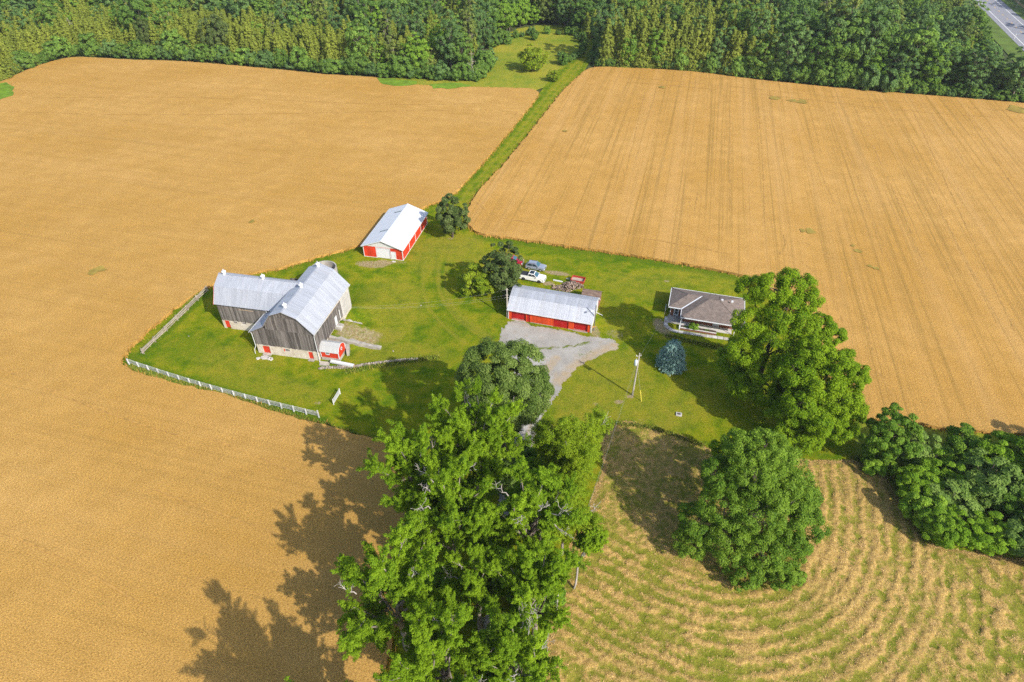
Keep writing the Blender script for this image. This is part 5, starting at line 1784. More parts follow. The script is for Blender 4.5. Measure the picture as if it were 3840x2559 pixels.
MB().tube([(-12.7, WY0 - .1, 6.0), (-12.7, WY0 - .1, 2.2)], .05, 8).build('downpipe', M_WHITE, barn)
MB().bar((-13.2, -.3, 5.16), (-13.2, 5.75, 5.16), .12, .1).build('gutter', M_GREYWHITE, barn)

# ------------------------------------------------------------------ milk house on the barn's corner
mh = thing('milk_house', 'little red annex with white gambrel roof and diamond window on the barn corner', 'shed', from_barn(.3, .5) + (0,), BARN_A)
X1, Y1 = 3.6, 3.0
MB().box(-.02, X1 + .02, -.02, Y1 + .02, -.2, .72).build('foundation', M_CONC, mh)
GP = [(-.12, 2.02), (.62, 2.95), (Y1 / 2, 3.35), (Y1 - .62, 2.95), (Y1 + .12, 2.02)]
holes_wall(MB(), 0, X1, .72, 2.05, 0, .1, [(1.1, 1.65, 1.5, 1.95)]).build('wall', M_RED, mh)
MB().box(0, X1, Y1 - .1, Y1, .72, 2.05).build('wall', M_RED, mh)
ge = [(.0, .72), (Y1, .72), (Y1, 2.05)] + [(y, z - .05) for y, z in GP[::-1][1:-1]] + [(0, 2.05)]
MB().prism(ge, X1 - .1, X1, 'x').build('gable_wall', M_RED, mh)
MB().prism(ge, 0, .1, 'x').build('gable_wall', M_RED, mh)
for (ya, za), (yb, zb) in zip(GP[:-1], GP[1:]):
    lo_, hi_ = ((ya, za), (yb, zb)) if za < zb else ((yb, zb), (ya, za))
    roof_slope(mh, (-.35, lo_[0], lo_[1]), (X1 + .08, lo_[0], lo_[1]), (-.35, hi_[0], hi_[1]), (X1 + .08, hi_[0], hi_[1]), .9, M_PALEROOF, .012)
    MB().bar((X1 + .05, ya, za - .03), (X1 + .05, yb, zb - .03), .05, .09).build('barge_board', M_WHITE, mh)
window(mh, 1.1, 1.65, 1.5, 1.95, .03, M_WHITE, 'x', (2, 1), .11)
dmd = MB()
r_ = .34
yc, zc = Y1 / 2, 2.1
dmd.prism([(yc, zc - r_ * 1.3), (yc + r_, zc), (yc, zc + r_ * 1.3), (yc - r_, zc)], X1 + .003, X1 + .04, 'x')
dw = dmd.build('window', M_WHITE, mh)
MB().prism([(yc, zc - r_ * .6), (yc + r_ * .5, zc), (yc, zc + r_ * .6), (yc - r_ * .5, zc)], X1 + .041, X1 + .05, 'x').build('pane', M_GLASS, dw)
for (xx, yy) in ((0, 0), (X1, 0), (X1, Y1)):
    MB().box(xx - .06, xx + .06, yy - .06, yy + .06, .73, 2.04).build('corner_trim', M_WHITE, mh)

# ------------------------------------------------------------------ concrete, slabs and dry stone round the barn
def at_barn(u, v):
    return from_barn(u, v)


def in_barn(name, label, cat, group=None):
    return thing(name, label, cat, (BARN_O[0], BARN_O[1], 0), BARN_A, group)


def rough_wall(pts, w, rng, z0=-.2):
    """pts: (u, v, top); a broken-topped wall"""
    top, n = [], len(pts)
    mb = MB()
    for i, (u, v, h) in enumerate(pts):
        a = pts[max(i - 1, 0)]
        b = pts[min(i + 1, n - 1)]
        d = Vector((b[0] - a[0], b[1] - a[1], 0)).normalized()
        s = Vector((-d.y, d.x, 0))
        wf, wb_ = w * .5, w * rng.uniform(.35, .95)
        mb.v += [(u - s.x * wf, v - s.y * wf, z0), (u + s.x * wb_, v + s.y * wb_, z0), (u + s.x * wb_, v + s.y * wb_, h - rng.uniform(0, .12)), (u - s.x * wf, v - s.y * wf, h)]
    for i in range(n - 1):
        o, q = i * 4, i * 4 + 4
        mb.f += [(o, o + 1, q + 1, q), (o + 1, o + 2, q + 2, q + 1), (o + 2, o + 3, q + 3, q + 2), (o + 3, o, q, q + 3)]
    mb.f += [(0, 3, 2, 1), (4 * n - 4, 4 * n - 3, 4 * n - 2, 4 * n - 1)]
    return mb


rw_ = random.Random(9)
w = in_barn('retaining_wall', 'broken concrete wall running out along the earth ramp of the barn', 'wall')
pts = []
for i in range(15):
    t = i / 14
    pts.append((.2 + 10.0 * t, 5.0 + .75 * t + rw_.uniform(-.05, .05), 1.85 * (1 - t) ** .9 + .35 + rw_.uniform(-.07, .07)))
rough_wall(pts, .75, rw_).build('wall_body', M_CONC, w)
w = in_barn('retaining_wall', 'low crumbling wall on the far side of the barn ramp', 'wall')
pts = [(.4 + 3.6 * i / 8, 11.2 + .5 * i / 8, 1.7 - .9 * i / 8 + rw_.uniform(-.1, .1)) for i in range(9)]
rough_wall(pts, .55, rw_).build('wall_body', M_CONC, w)
w = in_barn('ramp_ledge', 'flat concrete ledge between the red annex and the ramp wall', 'ledge')
MB().prism([(.12, 3.7), (3.9, 3.9), (4.6, 2.3), (5.0, 2.6), (4.3, 4.6), (.12, 4.7)], -.1, 1.1, 'z').build('ledge_body', M_CONC, w)
w = in_barn('concrete_block', 'hollow concrete block against the boards by the white barn door', 'block')
MB().prism([(.15, 7.6), (1.5, 7.5), (1.45, 9.2), (.15, 9.5)], .6, 2.15, 'z').build('block_body', M_CONC, w)
MB().box(.2, 1.55, 8.05, 8.2, 2.15, 2.4).build('block_lip', M_GREYWHITE, w)
w = in_barn('concrete_pad', 'grey concrete pad at the front corner of the barn', 'pad')
MB().prism([(.15, -.15), (2.1, -.02), (2.35, -1.0), (.5, -1.25)], -.1, .12, 'z').build('pad_body', M_CONC, w)
for (u, v, a, b, rot, lab) in [(-11.9, -1.65, .45, .4, .3, 'small pale flagstone at the left of the red door'), (-10.75, -1.15, .95, .62, .1, 'largest pale flagstone before the red barn door'), (-9.75, -1.25, .38, .5, .5, 'narrow flagstone right of the largest one'), (-9.25, -1.35, .32, .48, .2, 'last small flagstone towards the barred window')]:
    o = thing('flagstone', lab, 'stone', from_barn(u, v) + (0,), BARN_A + rot, 'flagstones at the barn door')
    k = 7
    MB().prism([(a * math.cos(6.28 * i / k) * R.uniform(.8, 1.1), b * math.sin(6.28 * i / k) * R.uniform(.8, 1.1)) for i in range(k)], -.05, .1, 'z').build('slab', M_PALE, o)

M_STONE = plain('field_stone', (0.31, 0.26, 0.22), .92, .3, 2.5, bump=.4, objvar=.4)


def stone_mesh(seed):
    import bmesh
    rs = random.Random(seed)
    bm = bmesh.new()
    bmesh.ops.create_icosphere(bm, subdivisions=1, radius=1)
    for v in bm.verts:
        v.co = v.co * rs.uniform(.75, 1.15)
    me = bpy.data.meshes.new('stone')
    bm.to_mesh(me)
    bm.free()
    me.materials.append(M_STONE)
    return me


STONES = [stone_mesh(i) for i in range(6)]
sw_ = in_barn('stone_wall', 'low dry stone wall curving across the grass from the barn corner', 'stone wall')
line = [(.9, -2.0), (2.2, -1.7), (3.6, -1.3), (5.6, -.95), (7.4, -.45), (9.2, .6), (10.8, 1.3), (12.8, 2.05), (14.9, 2.85), (16.4, 3.4), (18.1, 3.85)]
ln_ = densify(chaikin(line, False, 1), .31, 0, rw_, False)
for i, (u, v) in enumerate(ln_):
    for lay in range(2):
        for side in (-1, 1):
            if lay == 2 and R.random() < .35:
                continue
            if u < 3.0 and lay > 0:
                continue
            o = link('stone', R.choice(STONES), sw_, (u + R.uniform(-.08, .08), v + side * (.17 - .05 * lay) + R.uniform(-.06, .06), .1 + .2 * lay), R.uniform(0, 6))
            s = R.uniform(.13, .24)
            o.scale = (s * R.uniform(1, 1.4), s * R.uniform(.9, 1.2), s * .75)
o = in_barn('trough', 'long white concrete trough lying on the stone wall beside the annex', 'trough')
MB().bar((2.5, -.30, .62), (7.3, -.72, .62), .62, .34).build('trough_body', M_GREYWHITE, o)
MB().bar((2.6, -.31, .80), (7.2, -.71, .80), .4, .03).build('trough_floor', M_WHITE, o)
MB().bar((7.32, -.45, .6), (7.36, -1.05, .6), .1, .42).build('end_board', M_TAN, o)

silo = thing('silo', 'round roofless concrete silo peeping out behind the barn', 'silo', (-39.3, 114.0, 0))
s_ = MB()
k = 40
ro, ri, hs = 2.65, 2.42, 7.9
for i in range(k):
    a = 2 * math.pi * i / k
    s_.v += [(ro * math.cos(a), ro * math.sin(a), -.2), (ro * math.cos(a), ro * math.sin(a), hs), (ri * math.cos(a), ri * math.sin(a), hs), (ri * math.cos(a), ri * math.sin(a), .0)]
for i in range(k):
    o, q = i * 4, ((i + 1) % k) * 4
    s_.f += [(o, q, q + 1, o + 1), (o + 1, q + 1, q + 2, o + 2), (o + 2, q + 2, q + 3, o + 3)]
s_.f.append(tuple(i * 4 + 3 for i in range(k)))
s_.build('silo_wall', M_CONC, silo)
for z in np.arange(.8, 7.8, .8):
    MB().tube([(ro * 1.005 * math.cos(a), ro * 1.005 * math.sin(a), z) for a in np.linspace(0, 2 * math.pi, 33)], .025, 5, False).build('hoop', M_GALVPOST, silo)

# ------------------------------------------------------------------ red metal shed
shed = thing('metal_shed', 'red steel shed with white roof, white roll-up door and white battens', 'shed', (-25.52, 129.38, 0), math.radians(-11.9))
W_, L_, HE, HR = 9.65, 18.2, 3.12, 4.93
dh = [(-6.42, -3.12, -.1, 2.72), (-2.75, -1.82, -.1, 1.98)]
for i in range(10):          # steel cladding panels, front
    a, b = -W_ + W_ * i / 10, -W_ + W_ * (i + 1) / 10
    h = holes_wall(MB(), a + .004, b - .004, .12, HE - .15, 0, .06, dh)
    if h.v:
        h.build('cladding_panel', M_RED, shed)
for i in range(18):
    a, b = L_ * i / 18, L_ * (i + 1) / 18
    swap_xy(MB().box(a + .004, b - .004, -.06, 0, .12, HE - .1)).build('cladding_panel', M_RED, shed)
    swap_xy(MB().box(a + .004, b - .004, -W_, -W_ + .06, .12, HE - .1)).build('cladding_panel', M_RED, shed)
for i in range(10):
    a, b = -W_ + W_ * i / 10, -W_ + W_ * (i + 1) / 10
    MB().box(a + .004, b - .004, L_ - .06, L_, .12, HE - .1).build('cladding_panel', M_RED, shed)
tri = [(-W_ - .02, HE - .15), (.02, HE - .15), (.02, HE), (-W_ / 2, HR - .06), (-W_ - .02, HE)]
MB().prism(tri, -.03, .05, 'y').build('gable', M_GREYWHITE, shed)
MB().prism(tri, L_ - .05, L_ + .03, 'y').build('gable', M_GREYWHITE, shed)
MB().box(-W_ + .1, -.1, .06, L_ - .06, -.2, .1).build('floor_slab', M_CONC, shed)
for (x, y) in ((0, 0), (-W_, 0), (0, L_), (-W_, L_)):
    MB().box(x - .07, x + .07, y - .07, y + .07, -.1, HE - .16).build('corner_trim', M_WHITE, shed)
for y in (L_ * .26, L_ * .5, L_ * .735):
    MB().box(-.02, .05, y - .09, y + .09, .1, HE - .12).build('batten', M_WHITE, shed)
MB().box(-.03, .04, .08, L_ - .08, -.1, .115).build('base_trim', M_WHITE, shed)
MB().box(-.03, .045, .08, L_ - .08, HE - .22, HE - .1).build('top_trim', M_WHITE, shed)
for a, b in ((-W_ + .08, -6.6), (-2.95, -2.85), (-1.7, -.08)):
    MB().box(a, b, -.03, .04, -.1, .115).build('base_trim', M_WHITE, shed)
door(shed, -6.42, -3.12, .02, 2.72, .12, M_WHITE, 5, name='roll_up_door', handle=False)
door(shed, -2.75, -1.82, .05, 1.98, .03, M_WHITE, 1)
for xa, xb, z1 in ((-6.42, -3.12, 2.72), (-2.75, -1.82, 1.98)):
    f = MB().box(xa - .14, xa, -.05, .02, 0, z1 + .14).box(xb, xb + .14, -.05, .02, 0, z1 + .14).box(xa, xb, -.05, .02, z1, z1 + .14)
    f.build('door_frame', M_WHITE, shed)
xe = .38
ze = HE - (HR - HE) / (W_ / 2) * xe
for s in (-1, 1):
    ex = -W_ / 2 + s * (W_ / 2 + xe)
    roof_slope(shed, (ex, -.42, ze), (ex, L_ + .5, ze), (-W_ / 2, -.42, HR), (-W_ / 2, L_ + .5, HR), .92, M_WROOF, .012)
    MB().bar((ex, -.43, ze - .09), (-W_ / 2, -.43, HR - .09), .05, .16).build('barge_board', M_GREYWHITE, shed)
    MB().bar((ex + s * .02, -.42, ze - .06), (ex + s * .02, L_ + .5, ze - .06), .08, .12).build('gutter', M_GREYWHITE, shed)
MB().bar((-W_ / 2, -.42, HR + .03), (-W_ / 2, L_ + .5, HR + .03), .3, .04).build('ridge_cap', M_WROOF, shed)
for yy in (5.1, 14.8):
    x1, x0 = -W_ / 2 - .35, -W_ / 2 - 2.35
    zz = lambda x: HR - (HR - HE) / (W_ / 2) * abs(x + W_ / 2)
    MB().bar((x0, yy, zz(x0) + .05), (x1, yy, zz(x1) + .05), .34, .06).build('skylight', M_GLASS, shed)
ds = thing('door_slab', 'small pale slab before the white shed door', 'slab', (-27.7, 128.9, 0), math.radians(-11.9))
MB().prism([(.55 * math.cos(6.28 * i / 8), .3 * math.sin(6.28 * i / 8)) for i in range(8)], -.05, .1, 'z').build('slab', M_PALE, ds)

# ------------------------------------------------------------------ long red garage
GA = math.radians(-16.25)
GO = (-0.7, 106.7)


def from_garage(u, v):
    c, s = math.cos(GA), math.sin(GA)
    return GO[0] + u * c - v * s, GO[1] + u * s + v * c


gar = thing('garage', 'long low red garage with pale gambrel metal roof and crimson doors', 'garage', GO + (0,), GA)
GW, GD_ = 17.15, 8.4
gp = [(-.28, 2.38), (2.05, 4.42), (4.2, 5.18), (6.35, 4.42), (8.68, 2.38)]
gh = [(.74, 3.66, .1, 2.2), (3.9, 4.66, .06, 2.0), (9.5, 12.5, .06, 2.06), (13.62, 16.55, .1, 2.1)]
plank_wall(gar, .06, GW - .06, lambda x: .06, lambda x: 2.42, .03, .28, M_REDORANGE, gh, 'x', .03, 'board', .006)
holes_wall(MB(), .1, GW - .1, 0, 2.4, .04, .14, gh).build('wall_lining', M_CRIMSON, gar)
MB().box(0, GW, GD_ - .1, GD_, 0, 2.5).build('wall', M_REDORANGE, gar)
for x in (0, GW - .1):
    MB().prism([(.05, 0), (GD_ - .11, 0), (GD_ - .11, 2.35)] + [(y, z - .08) for y, z in gp[::-1][1:-1]] + [(.05, 2.35)], x, x + .1, 'x').build('gable_wall', M_GREYWHITE, gar)
MB().box(.1, GW - .1, .15, GD_ - .1, -.1, .04).build('floor_slab', M_CONC, gar)
door(gar, .74, 3.66, .12, 2.2, .34, M_CRIMSON, 4, name='garage_door', handle=False)
door(gar, 3.9, 4.66, .08, 1.72, .2, M_CRIMSON, 1)
MB().box(3.9, 4.66, .16, .2, 1.74, 2.0).build('transom', M_GLASS, gar)
door(gar, 9.5, 12.5, .08, 2.06, .2, M_CRIMSON, 2, name='sliding_door', handle=False)
door(gar, 13.62, 16.55, .12, 2.1, .34, M_CRIMSON, 4, name='garage_door', handle=False)
for a, b in ((.7, 3.7), (13.58, 16.6)):
    MB().box(a, b, -.28, .3, -.05, .09).build('sill', M_CONC, gar)
MB().box(4.7, 9.45, -.08, .02, -.05, .1).build('sill', M_CONC, gar)
MB().box(12.55, 13.55, -.08, .02, -.05, .1).build('sill', M_CONC, gar)
for x in (0, GW):
    MB().box(x - .06, x + .06, -.05, .06, 0, 2.4).build('corner_trim', M_WHITE, gar)
for (ya, za), (yb, zb) in zip(gp[:-1], gp[1:]):
    lo_, hi_ = ((ya, za), (yb, zb)) if za < zb else ((yb, zb), (ya, za))
    roof_slope(gar, (-.3, lo_[0], lo_[1]), (GW + .3, lo_[0], lo_[1]), (-.3, hi_[0], hi_[1]), (GW + .3, hi_[0], hi_[1]), .85, M_GALVX, .02)
    for x in (-.29, GW + .29):
        MB().bar((x, ya, za - .09), (x, yb, zb - .09), .05, .16).build('barge_board', M_WHITE, gar)
MB().bar((-.3, gp[2][0], gp[2][1] + .02), (GW + .3, gp[2][0], gp[2][1] + .02), .3, .04).build('ridge_cap', M_GALV, gar)
MB().bar((-.3, -.34, 2.36), (GW + .3, -.34, 2.36), .11, .1).build('gutter', M_GREYWHITE, gar)
MB().tube([(GW + .25, -.3, 2.3), (GW + .2, -.12, 1.9), (GW + .2, -.12, .1)], .05, 8).build('downpipe', M_WHITE, gar)
MB().tube([(GW + .3, 4.6, 1.9), (GW + 1.6, 4.4, 1.6)], .05, 8).build('downpipe', M_WHITE, gar)
MB().bar((GW + .1, -.1, 1.5), (GW + .9, .1, 1.75), .1, .1).build('bracket', plain('orange_paint', (.75, .32, .05), .6), gar)

# woodshed behind the garage
M_BSHING = None
n_ = Nodes('brown_shingles')
p_ = n_.obj()
b_ = n_.new('ShaderNodeTexBrick')
n_.put(b_.inputs['Vector'], n_.mapping(p_, (1, 1, 1)))
b_.inputs['Scale'].default_value = 1.0
b_.inputs['Brick Width'].default_value = .34
b_.inputs['Row Height'].default_value = .15
b_.inputs['Mortar Size'].default_value = .012
b_.inputs['Color1'].default_value = (0.235, 0.19, 0.165, 1)
b_.inputs['Color2'].default_value = (0.165, 0.137, 0.122, 1)
b_.inputs['Mortar'].default_value = (0.12, 0.09, 0.075, 1)
c_ = n_.mix(1.0, b_.outputs['Color'], n_.mix(n_.ramp(n_.noise(p_, 1.3, 5, .75), .3, .7), (.62, .62, .64), (1.35, 1.33, 1.3)), 'MULTIPLY')
c_ = n_.mix(n_.ramp(n_.noise(p_, 9.0, 3, .8), .45, .75, 0, .55), c_, (0.31, 0.255, 0.22))
M_BSHING = n_.principled(c_, .95, 0, n_.bump(b_.outputs['Fac'], .4, .02), .1)
n_ = Nodes('worn_woodshed_shingles')
p_ = n_.obj()
c_ = n_.mix(n_.ramp(n_.noise(n_.mapping(p_, (.5, 3.0, 3.0)), 1.2, 5, .75), .34, .64), (0.075, 0.05, 0.042), (0.26, 0.185, 0.145))
M_WSHING = n_.principled(c_, .95, 0, n_.bump(n_.noise(p_, 5, 4), .5, .04), .1)
M_PINKWALL = plain('faded_red_boards', (0.38, 0.13, 0.10), .9, .2, 1.5, objvar=.15)
wc = from_garage(15.3, 10.85)
ws = thing('woodshed', 'small faded red woodshed with a brown shingle roof behind the garage', 'shed', wc + (0,), GA)
a_, b_w = 1.85, 1.6
MB().box(-a_, a_, -b_w, -b_w + .1, 0, 1.85).build('wall', M_PINKWALL, ws)
MB().box(-a_, a_, b_w - .1, b_w, 0, 1.85).build('wall', M_PINKWALL, ws)
for x in (-a_, a_ - .1):
    MB().prism([(-b_w + .1, 0), (b_w - .1, 0), (b_w - .1, 1.85), (0, 2.82), (-b_w + .1, 1.85)], x, x + .1, 'x').build('gable_wall', M_PINKWALL, ws)
for s in (-1, 1):
    q = MB()
    e, t = s * (b_w + .22), .06
    q.add([(-a_ - .2, e, 1.74), (a_ + .2, e, 1.74), (a_ + .2, 0, 2.9), (-a_ - .2, 0, 2.9), (-a_ - .2, e, 1.74 + t), (a_ + .2, e, 1.74 + t), (a_ + .2, 0, 2.9 + t), (-a_ - .2, 0, 2.9 + t)],
          [(0, 3, 2, 1), (4, 5, 6, 7), (0, 1, 5, 4), (1, 2, 6, 5), (2, 3, 7, 6), (3, 0, 4, 7)])
    q.build('roof', M_WSHING, ws)

# ------------------------------------------------------------------ the bungalow
HA = math.radians(-16.05)
HO = (33.85, 103.54)


def from_house(u, v):
    c, s = math.cos(HA), math.sin(HA)
    return HO[0] + u * c - v * s, HO[1] + u * s + v * c


M_BRICK = None
n_ = Nodes('red_brick')
p_ = n_.obj()
b_ = n_.new('ShaderNodeTexBrick')
n_.put(b_.inputs['Vector'], n_.mapping(p_, (1, 1, 1), (math.radians(90), 0, 0)))
b_.inputs['Scale'].default_value = 1.0
b_.inputs['Brick Width'].default_value = .22
b_.inputs['Row Height'].default_value = .075
b_.inputs['Mortar Size'].default_value = .008
b_.inputs['Color1'].default_value = (0.30, 0.085, 0.045, 1)
b_.inputs['Color2'].default_value = (0.22, 0.06, 0.035, 1)
b_.inputs['Mortar'].default_value = (0.26, 0.19, 0.15, 1)
M_BRICK = n_.principled(b_.outputs['Color'], .9, 0, n_.bump(b_.outputs['Fac'], .3, .01), .1)
M_SOIL = plain('dark_soil', (0.07, 0.05, 0.038), .95, .3, 2.5, bump=.5)
M_FASCIA = plain('white_fascia', (0.74, 0.76, 0.78), .5, .05)
house = thing('bungalow', 'brick bungalow with brown hipped shingle roof and white trim beside the walnut', 'house', HO + (0,), HA)
ze_, sl = 2.7, .385
HL, HD = 12.4, 10.3


def hp(u, v, z=None):
    return (u, v, z)


z1_, zm_ = ze_ + sl * 3.65, ze_ + sl * 5.15
A_, B_, C_, D_, E_, F_ = (-2.66, 3.0, ze_), (0, 3.0, ze_), (0, 0, ze_), (HL, 0, ze_), (HL, HD, ze_), (-2.66, HD, ze_)
R1, V1, M1, M2 = (-2.66 + 3.65, 6.65, z1_), (3.65, 6.65, z1_), (5.15, 5.15, zm_), (HL - 5.15, 5.15, zm_)
for poly in ([A_, R1, F_], [A_, B_, V1, R1], [B_, C_, M1, V1], [C_, D_, M2, M1], [D_, E_, M2], [E_, F_, R1, V1, M1, M2]):
    q = MB()
    k = len(poly)
    q.v = [tuple(p) for p in poly] + [(p[0], p[1], p[2] - .1) for p in poly]
    q.f = [tuple(range(k)), tuple(range(2 * k - 1, k - 1, -1))]
    q.build('roof_plane', M_BSHING, house)
for a, b in ((F_, A_), (A_, B_), (B_, C_), (C_, D_), (D_, E_), (E_, F_)):
    MB().bar((a[0], a[1], ze_ - .06), (b[0], b[1], ze_ - .06), .1, .18).build('fascia', M_FASCIA, house)
MB().bar((B_[0], B_[1], ze_ + .03), (V1[0], V1[1], V1[2] + .03), .24, .03).build('valley_flashing', M_FASCIA, house)
for a, b in ((A_, R1), (F_, R1), (C_, M1), (M1, M2), (R1, V1), (D_, M2), (E_, M2)):
    MB().bar((a[0], a[1], a[2] + .015), (b[0], b[1], b[2] + .015), .24, .03).build('hip_cap', M_BSHING, house)
MB().prism([(-2.6, 3.05), (-.05, 3.05), (.05, .06), (HL - .06, .06), (HL - .06, HD - .06), (-2.6, HD - .06)], ze_ - .14, ze_ - .11, 'z').build('soffit', M_FASCIA, house)
for u, v in ((7.6, 5.6), (9.6, 5.7)):
    z = ze_ + sl * min(HD - v, v)
    MB().frus((u, v), .22, .22, z - .05, z + .22, .2, .2).build('roof_vent', M_WHITE, house)
MB().tube([(7.1, 6.9, 3.9), (7.1, 6.9, 4.6)], .06, 8).build('vent_pipe', M_BLACK, house)
wz = 2.55
fw2 = 2.35
wins = [(.85, 1.75, 1.2, 2.1), (4.0, 6.0, .75, 2.0)]
fdoor = (6.75, 7.65, .12, 2.1)
holes_wall(MB(), .5, 10.6, 0, wz, fw2, fw2 + .25, wins + [fdoor]).build('wall', M_BRICK, house)
holes_wall(MB(), -2.1, .5, 0, wz, 3.9, 4.15, [(-1.3, -.5, .15, 2.15)]).build('wall', M_BRICK, house)
MB().box(.5, .75, fw2 + .25, 3.9, 0, wz).build('wall', M_BRICK, house)
MB().box(-2.1, -1.85, 4.15, 9.75, 0, wz).build('wall', M_BRICK, house)
MB().box(-1.85, 11.8, 9.5, 9.75, 0, wz).build('wall', M_BRICK, house)
MB().box(10.35, 10.6, fw2 + .25, 3.6, 0, wz).build('wall', M_BRICK, house)
MB().box(10.6, 11.8, 3.35, 3.6, 0, wz).build('wall', M_BRICK, house)
MB().box(11.55, 11.8, 3.6, 9.5, 0, wz).build('wall', M_BRICK, house)
for xa, xb, za, zb in wins:
    window(house, xa, xb, za, zb, fw2 + .08, M_FASCIA, 'x', (2 if xb - xa < 1.5 else 3, 1), .1)
d = door(house, 6.75, 7.65, .12, 2.1, fw2 + .16, M_WHITE, 1)
MB().box(6.88, 7.52, fw2 + .08, fw2 + .1, .85, 2.0).build('pane', M_GLASS, d)
d = door(house, -1.3, -.5, .15, 2.15, 3.98, M_WHITE, 1)
MB().box(-1.18, -.62, 3.9, 3.925, .55, 1.2).build('pane', M_GLASS, d)
MB().box(-1.18, -.62, 3.9, 3.925, 1.3, 2.0).build('pane', M_GLASS, d)
for xa, xb, z1, yy in ((6.75, 7.65, 2.1, fw2), (-1.3, -.5, 2.15, 3.9)):
    MB().box(xa - .11, xa, yy - .05, yy - .002, 0, z1 + .1).box(xb, xb + .11, yy - .05, yy - .002, 0, z1 + .1).box(xa, xb, yy - .05, yy - .002, z1, z1 + .1).build('door_frame', M_FASCIA, house)
for x, y in ((-2.1, 3.86), (.5, fw2 - .04), (10.62, fw2 - .04)):
    MB().box(x - .05, x + .05, y - .02, y + .02, 0, wz).build('corner_trim', M_FASCIA, house)
for x in (.25, 10.8):
    MB().box(x - .06, x + .06, .3, .42, 0, ze_ - .15).build('porch_post', M_FASCIA, house)
# terrace, planter, paving
tr_ = thing('terrace', 'pale concrete terrace under the front eave of the bungalow', 'terrace', HO + (0,), HA)
MB().box(.4, 10.4, .75, fw2 - .003, -.05, .14).build('slab', M_PALE, tr_)
tr_ = thing('entry_slab', 'grey paved square before the side door of the bungalow', 'paving', HO + (0,), HA)
MB().box(-2.45, .35, 1.2, 3.85, -.05, .12).build('slab', M_CONC, tr_)
pl = thing('planter', 'long brick edged flower bed along the front terrace', 'flower bed', HO + (0,), HA)
MB().box(.35, 7.4, -.45, -.22, -.05, .45).build('brick_edge', M_BRICK, pl)
MB().box(.3, 7.45, -.5, -.17, .451, .5).build('coping', M_PALE, pl)
MB().box(.12, .34, -.5, .75, -.05, .5).build('white_edge', M_FASCIA, pl)
MB().box(.36, 7.4, -.21, .74, -.05, .3).build('soil', M_SOIL, pl)
k = 0
path_pts = [(-2.55, 3.1), (-2.6, 2.0), (-2.62, 1.0), (-2.5, .0), (-1.75, -.75), (-1.0, -1.3), (0.1, -1.35), (1.2, -1.3), (2.3, -1.28), (3.4, -1.25), (4.5, -1.22), (5.6, -1.18), (6.7, -1.12), (7.8, -1.08), (8.9, -1.05), (10.0, -1.0)]
sp = thing('stepping_path', 'path of square pale slabs curving to the front terrace', 'path', HO + (0,), HA)
for a, b in zip(path_pts[:-1], path_pts[1:]):
    MB().bar((a[0] + (b[0] - a[0]) * .03, a[1] + (b[1] - a[1]) * .03, .06), (b[0] - (b[0] - a[0]) * .03, b[1] - (b[1] - a[1]) * .03, .06), .8, .1 + R.uniform(0, .03)).build('paving_slab', M_PALE if R.random() < .55 else M_CONC, sp)
for u, v, s, lab in [(2.9, .25, .75, 'leafy shrub in the flower bed of the bungalow'), (1.5, .2, .3, 'small dark plant at the left end of the flower bed'), (5.6, .25, .32, 'thin upright plant in the middle of the flower bed')]:
    p = from_house(u, v)
    plant('garden_shrub', lab, 'shrub', p, *w_m, None, u, 'plants in the flower bed', s * 1.1)
nt = thing('trellis', 'dark trellis panel beside the left end of the bungalow', 'trellis', from_house(-3.15, 4.8) + (0,), HA)
for i in range(7):
    MB().box(-.03, .03, -1.0 + i * .33, -.95 + i * .33, 0, 1.2).build('slat', M_PLANK, nt)
MB().box(-.04, .04, -1.02, 1.1, 1.2, 1.27).build('rail', M_FASCIA, nt)

# ------------------------------------------------------------------ fences
fence = thing('board_fence', 'long white four rail board fence along the lower edge of the barn yard', 'fence', (0, 0, 0))
FA, FB = (-72.64, 92.18), (-33.36, 78.19)
fa, fb = Vector((*FA, 0)), Vector((*FB, 0))
NB = 17
bow = lambda t: 0.6 * math.sin(math.pi * t)
fd = (fb - fa).normalized()
fn = Vector((-fd.y, fd.x, 0))
posts = [fa.lerp(fb, i / NB) + fn * -bow(i / NB) for i in range(NB + 1)]
for i, p in enumerate(posts):
    h = 1.4 if i < NB else 1.75
    MB().frus((p.x, p.y), .10, .10, -.2, h, .085, .085, math.atan2(fd.y, fd.x)).build('post', M_FENCE, fence)
for a, b in zip(posts[:-1], posts[1:]):
    for z in (.35, .66, .97, 1.26):
        dz = R.uniform(-.03, .03)
        MB().bar((a.x + fn.x * .1, a.y + fn.y * .1, z + dz), (b.x + fn.x * .1, b.y + fn.y * .1, z + R.uniform(-.03, .03)), .035, .075).build('rail', M_FENCE, fence)

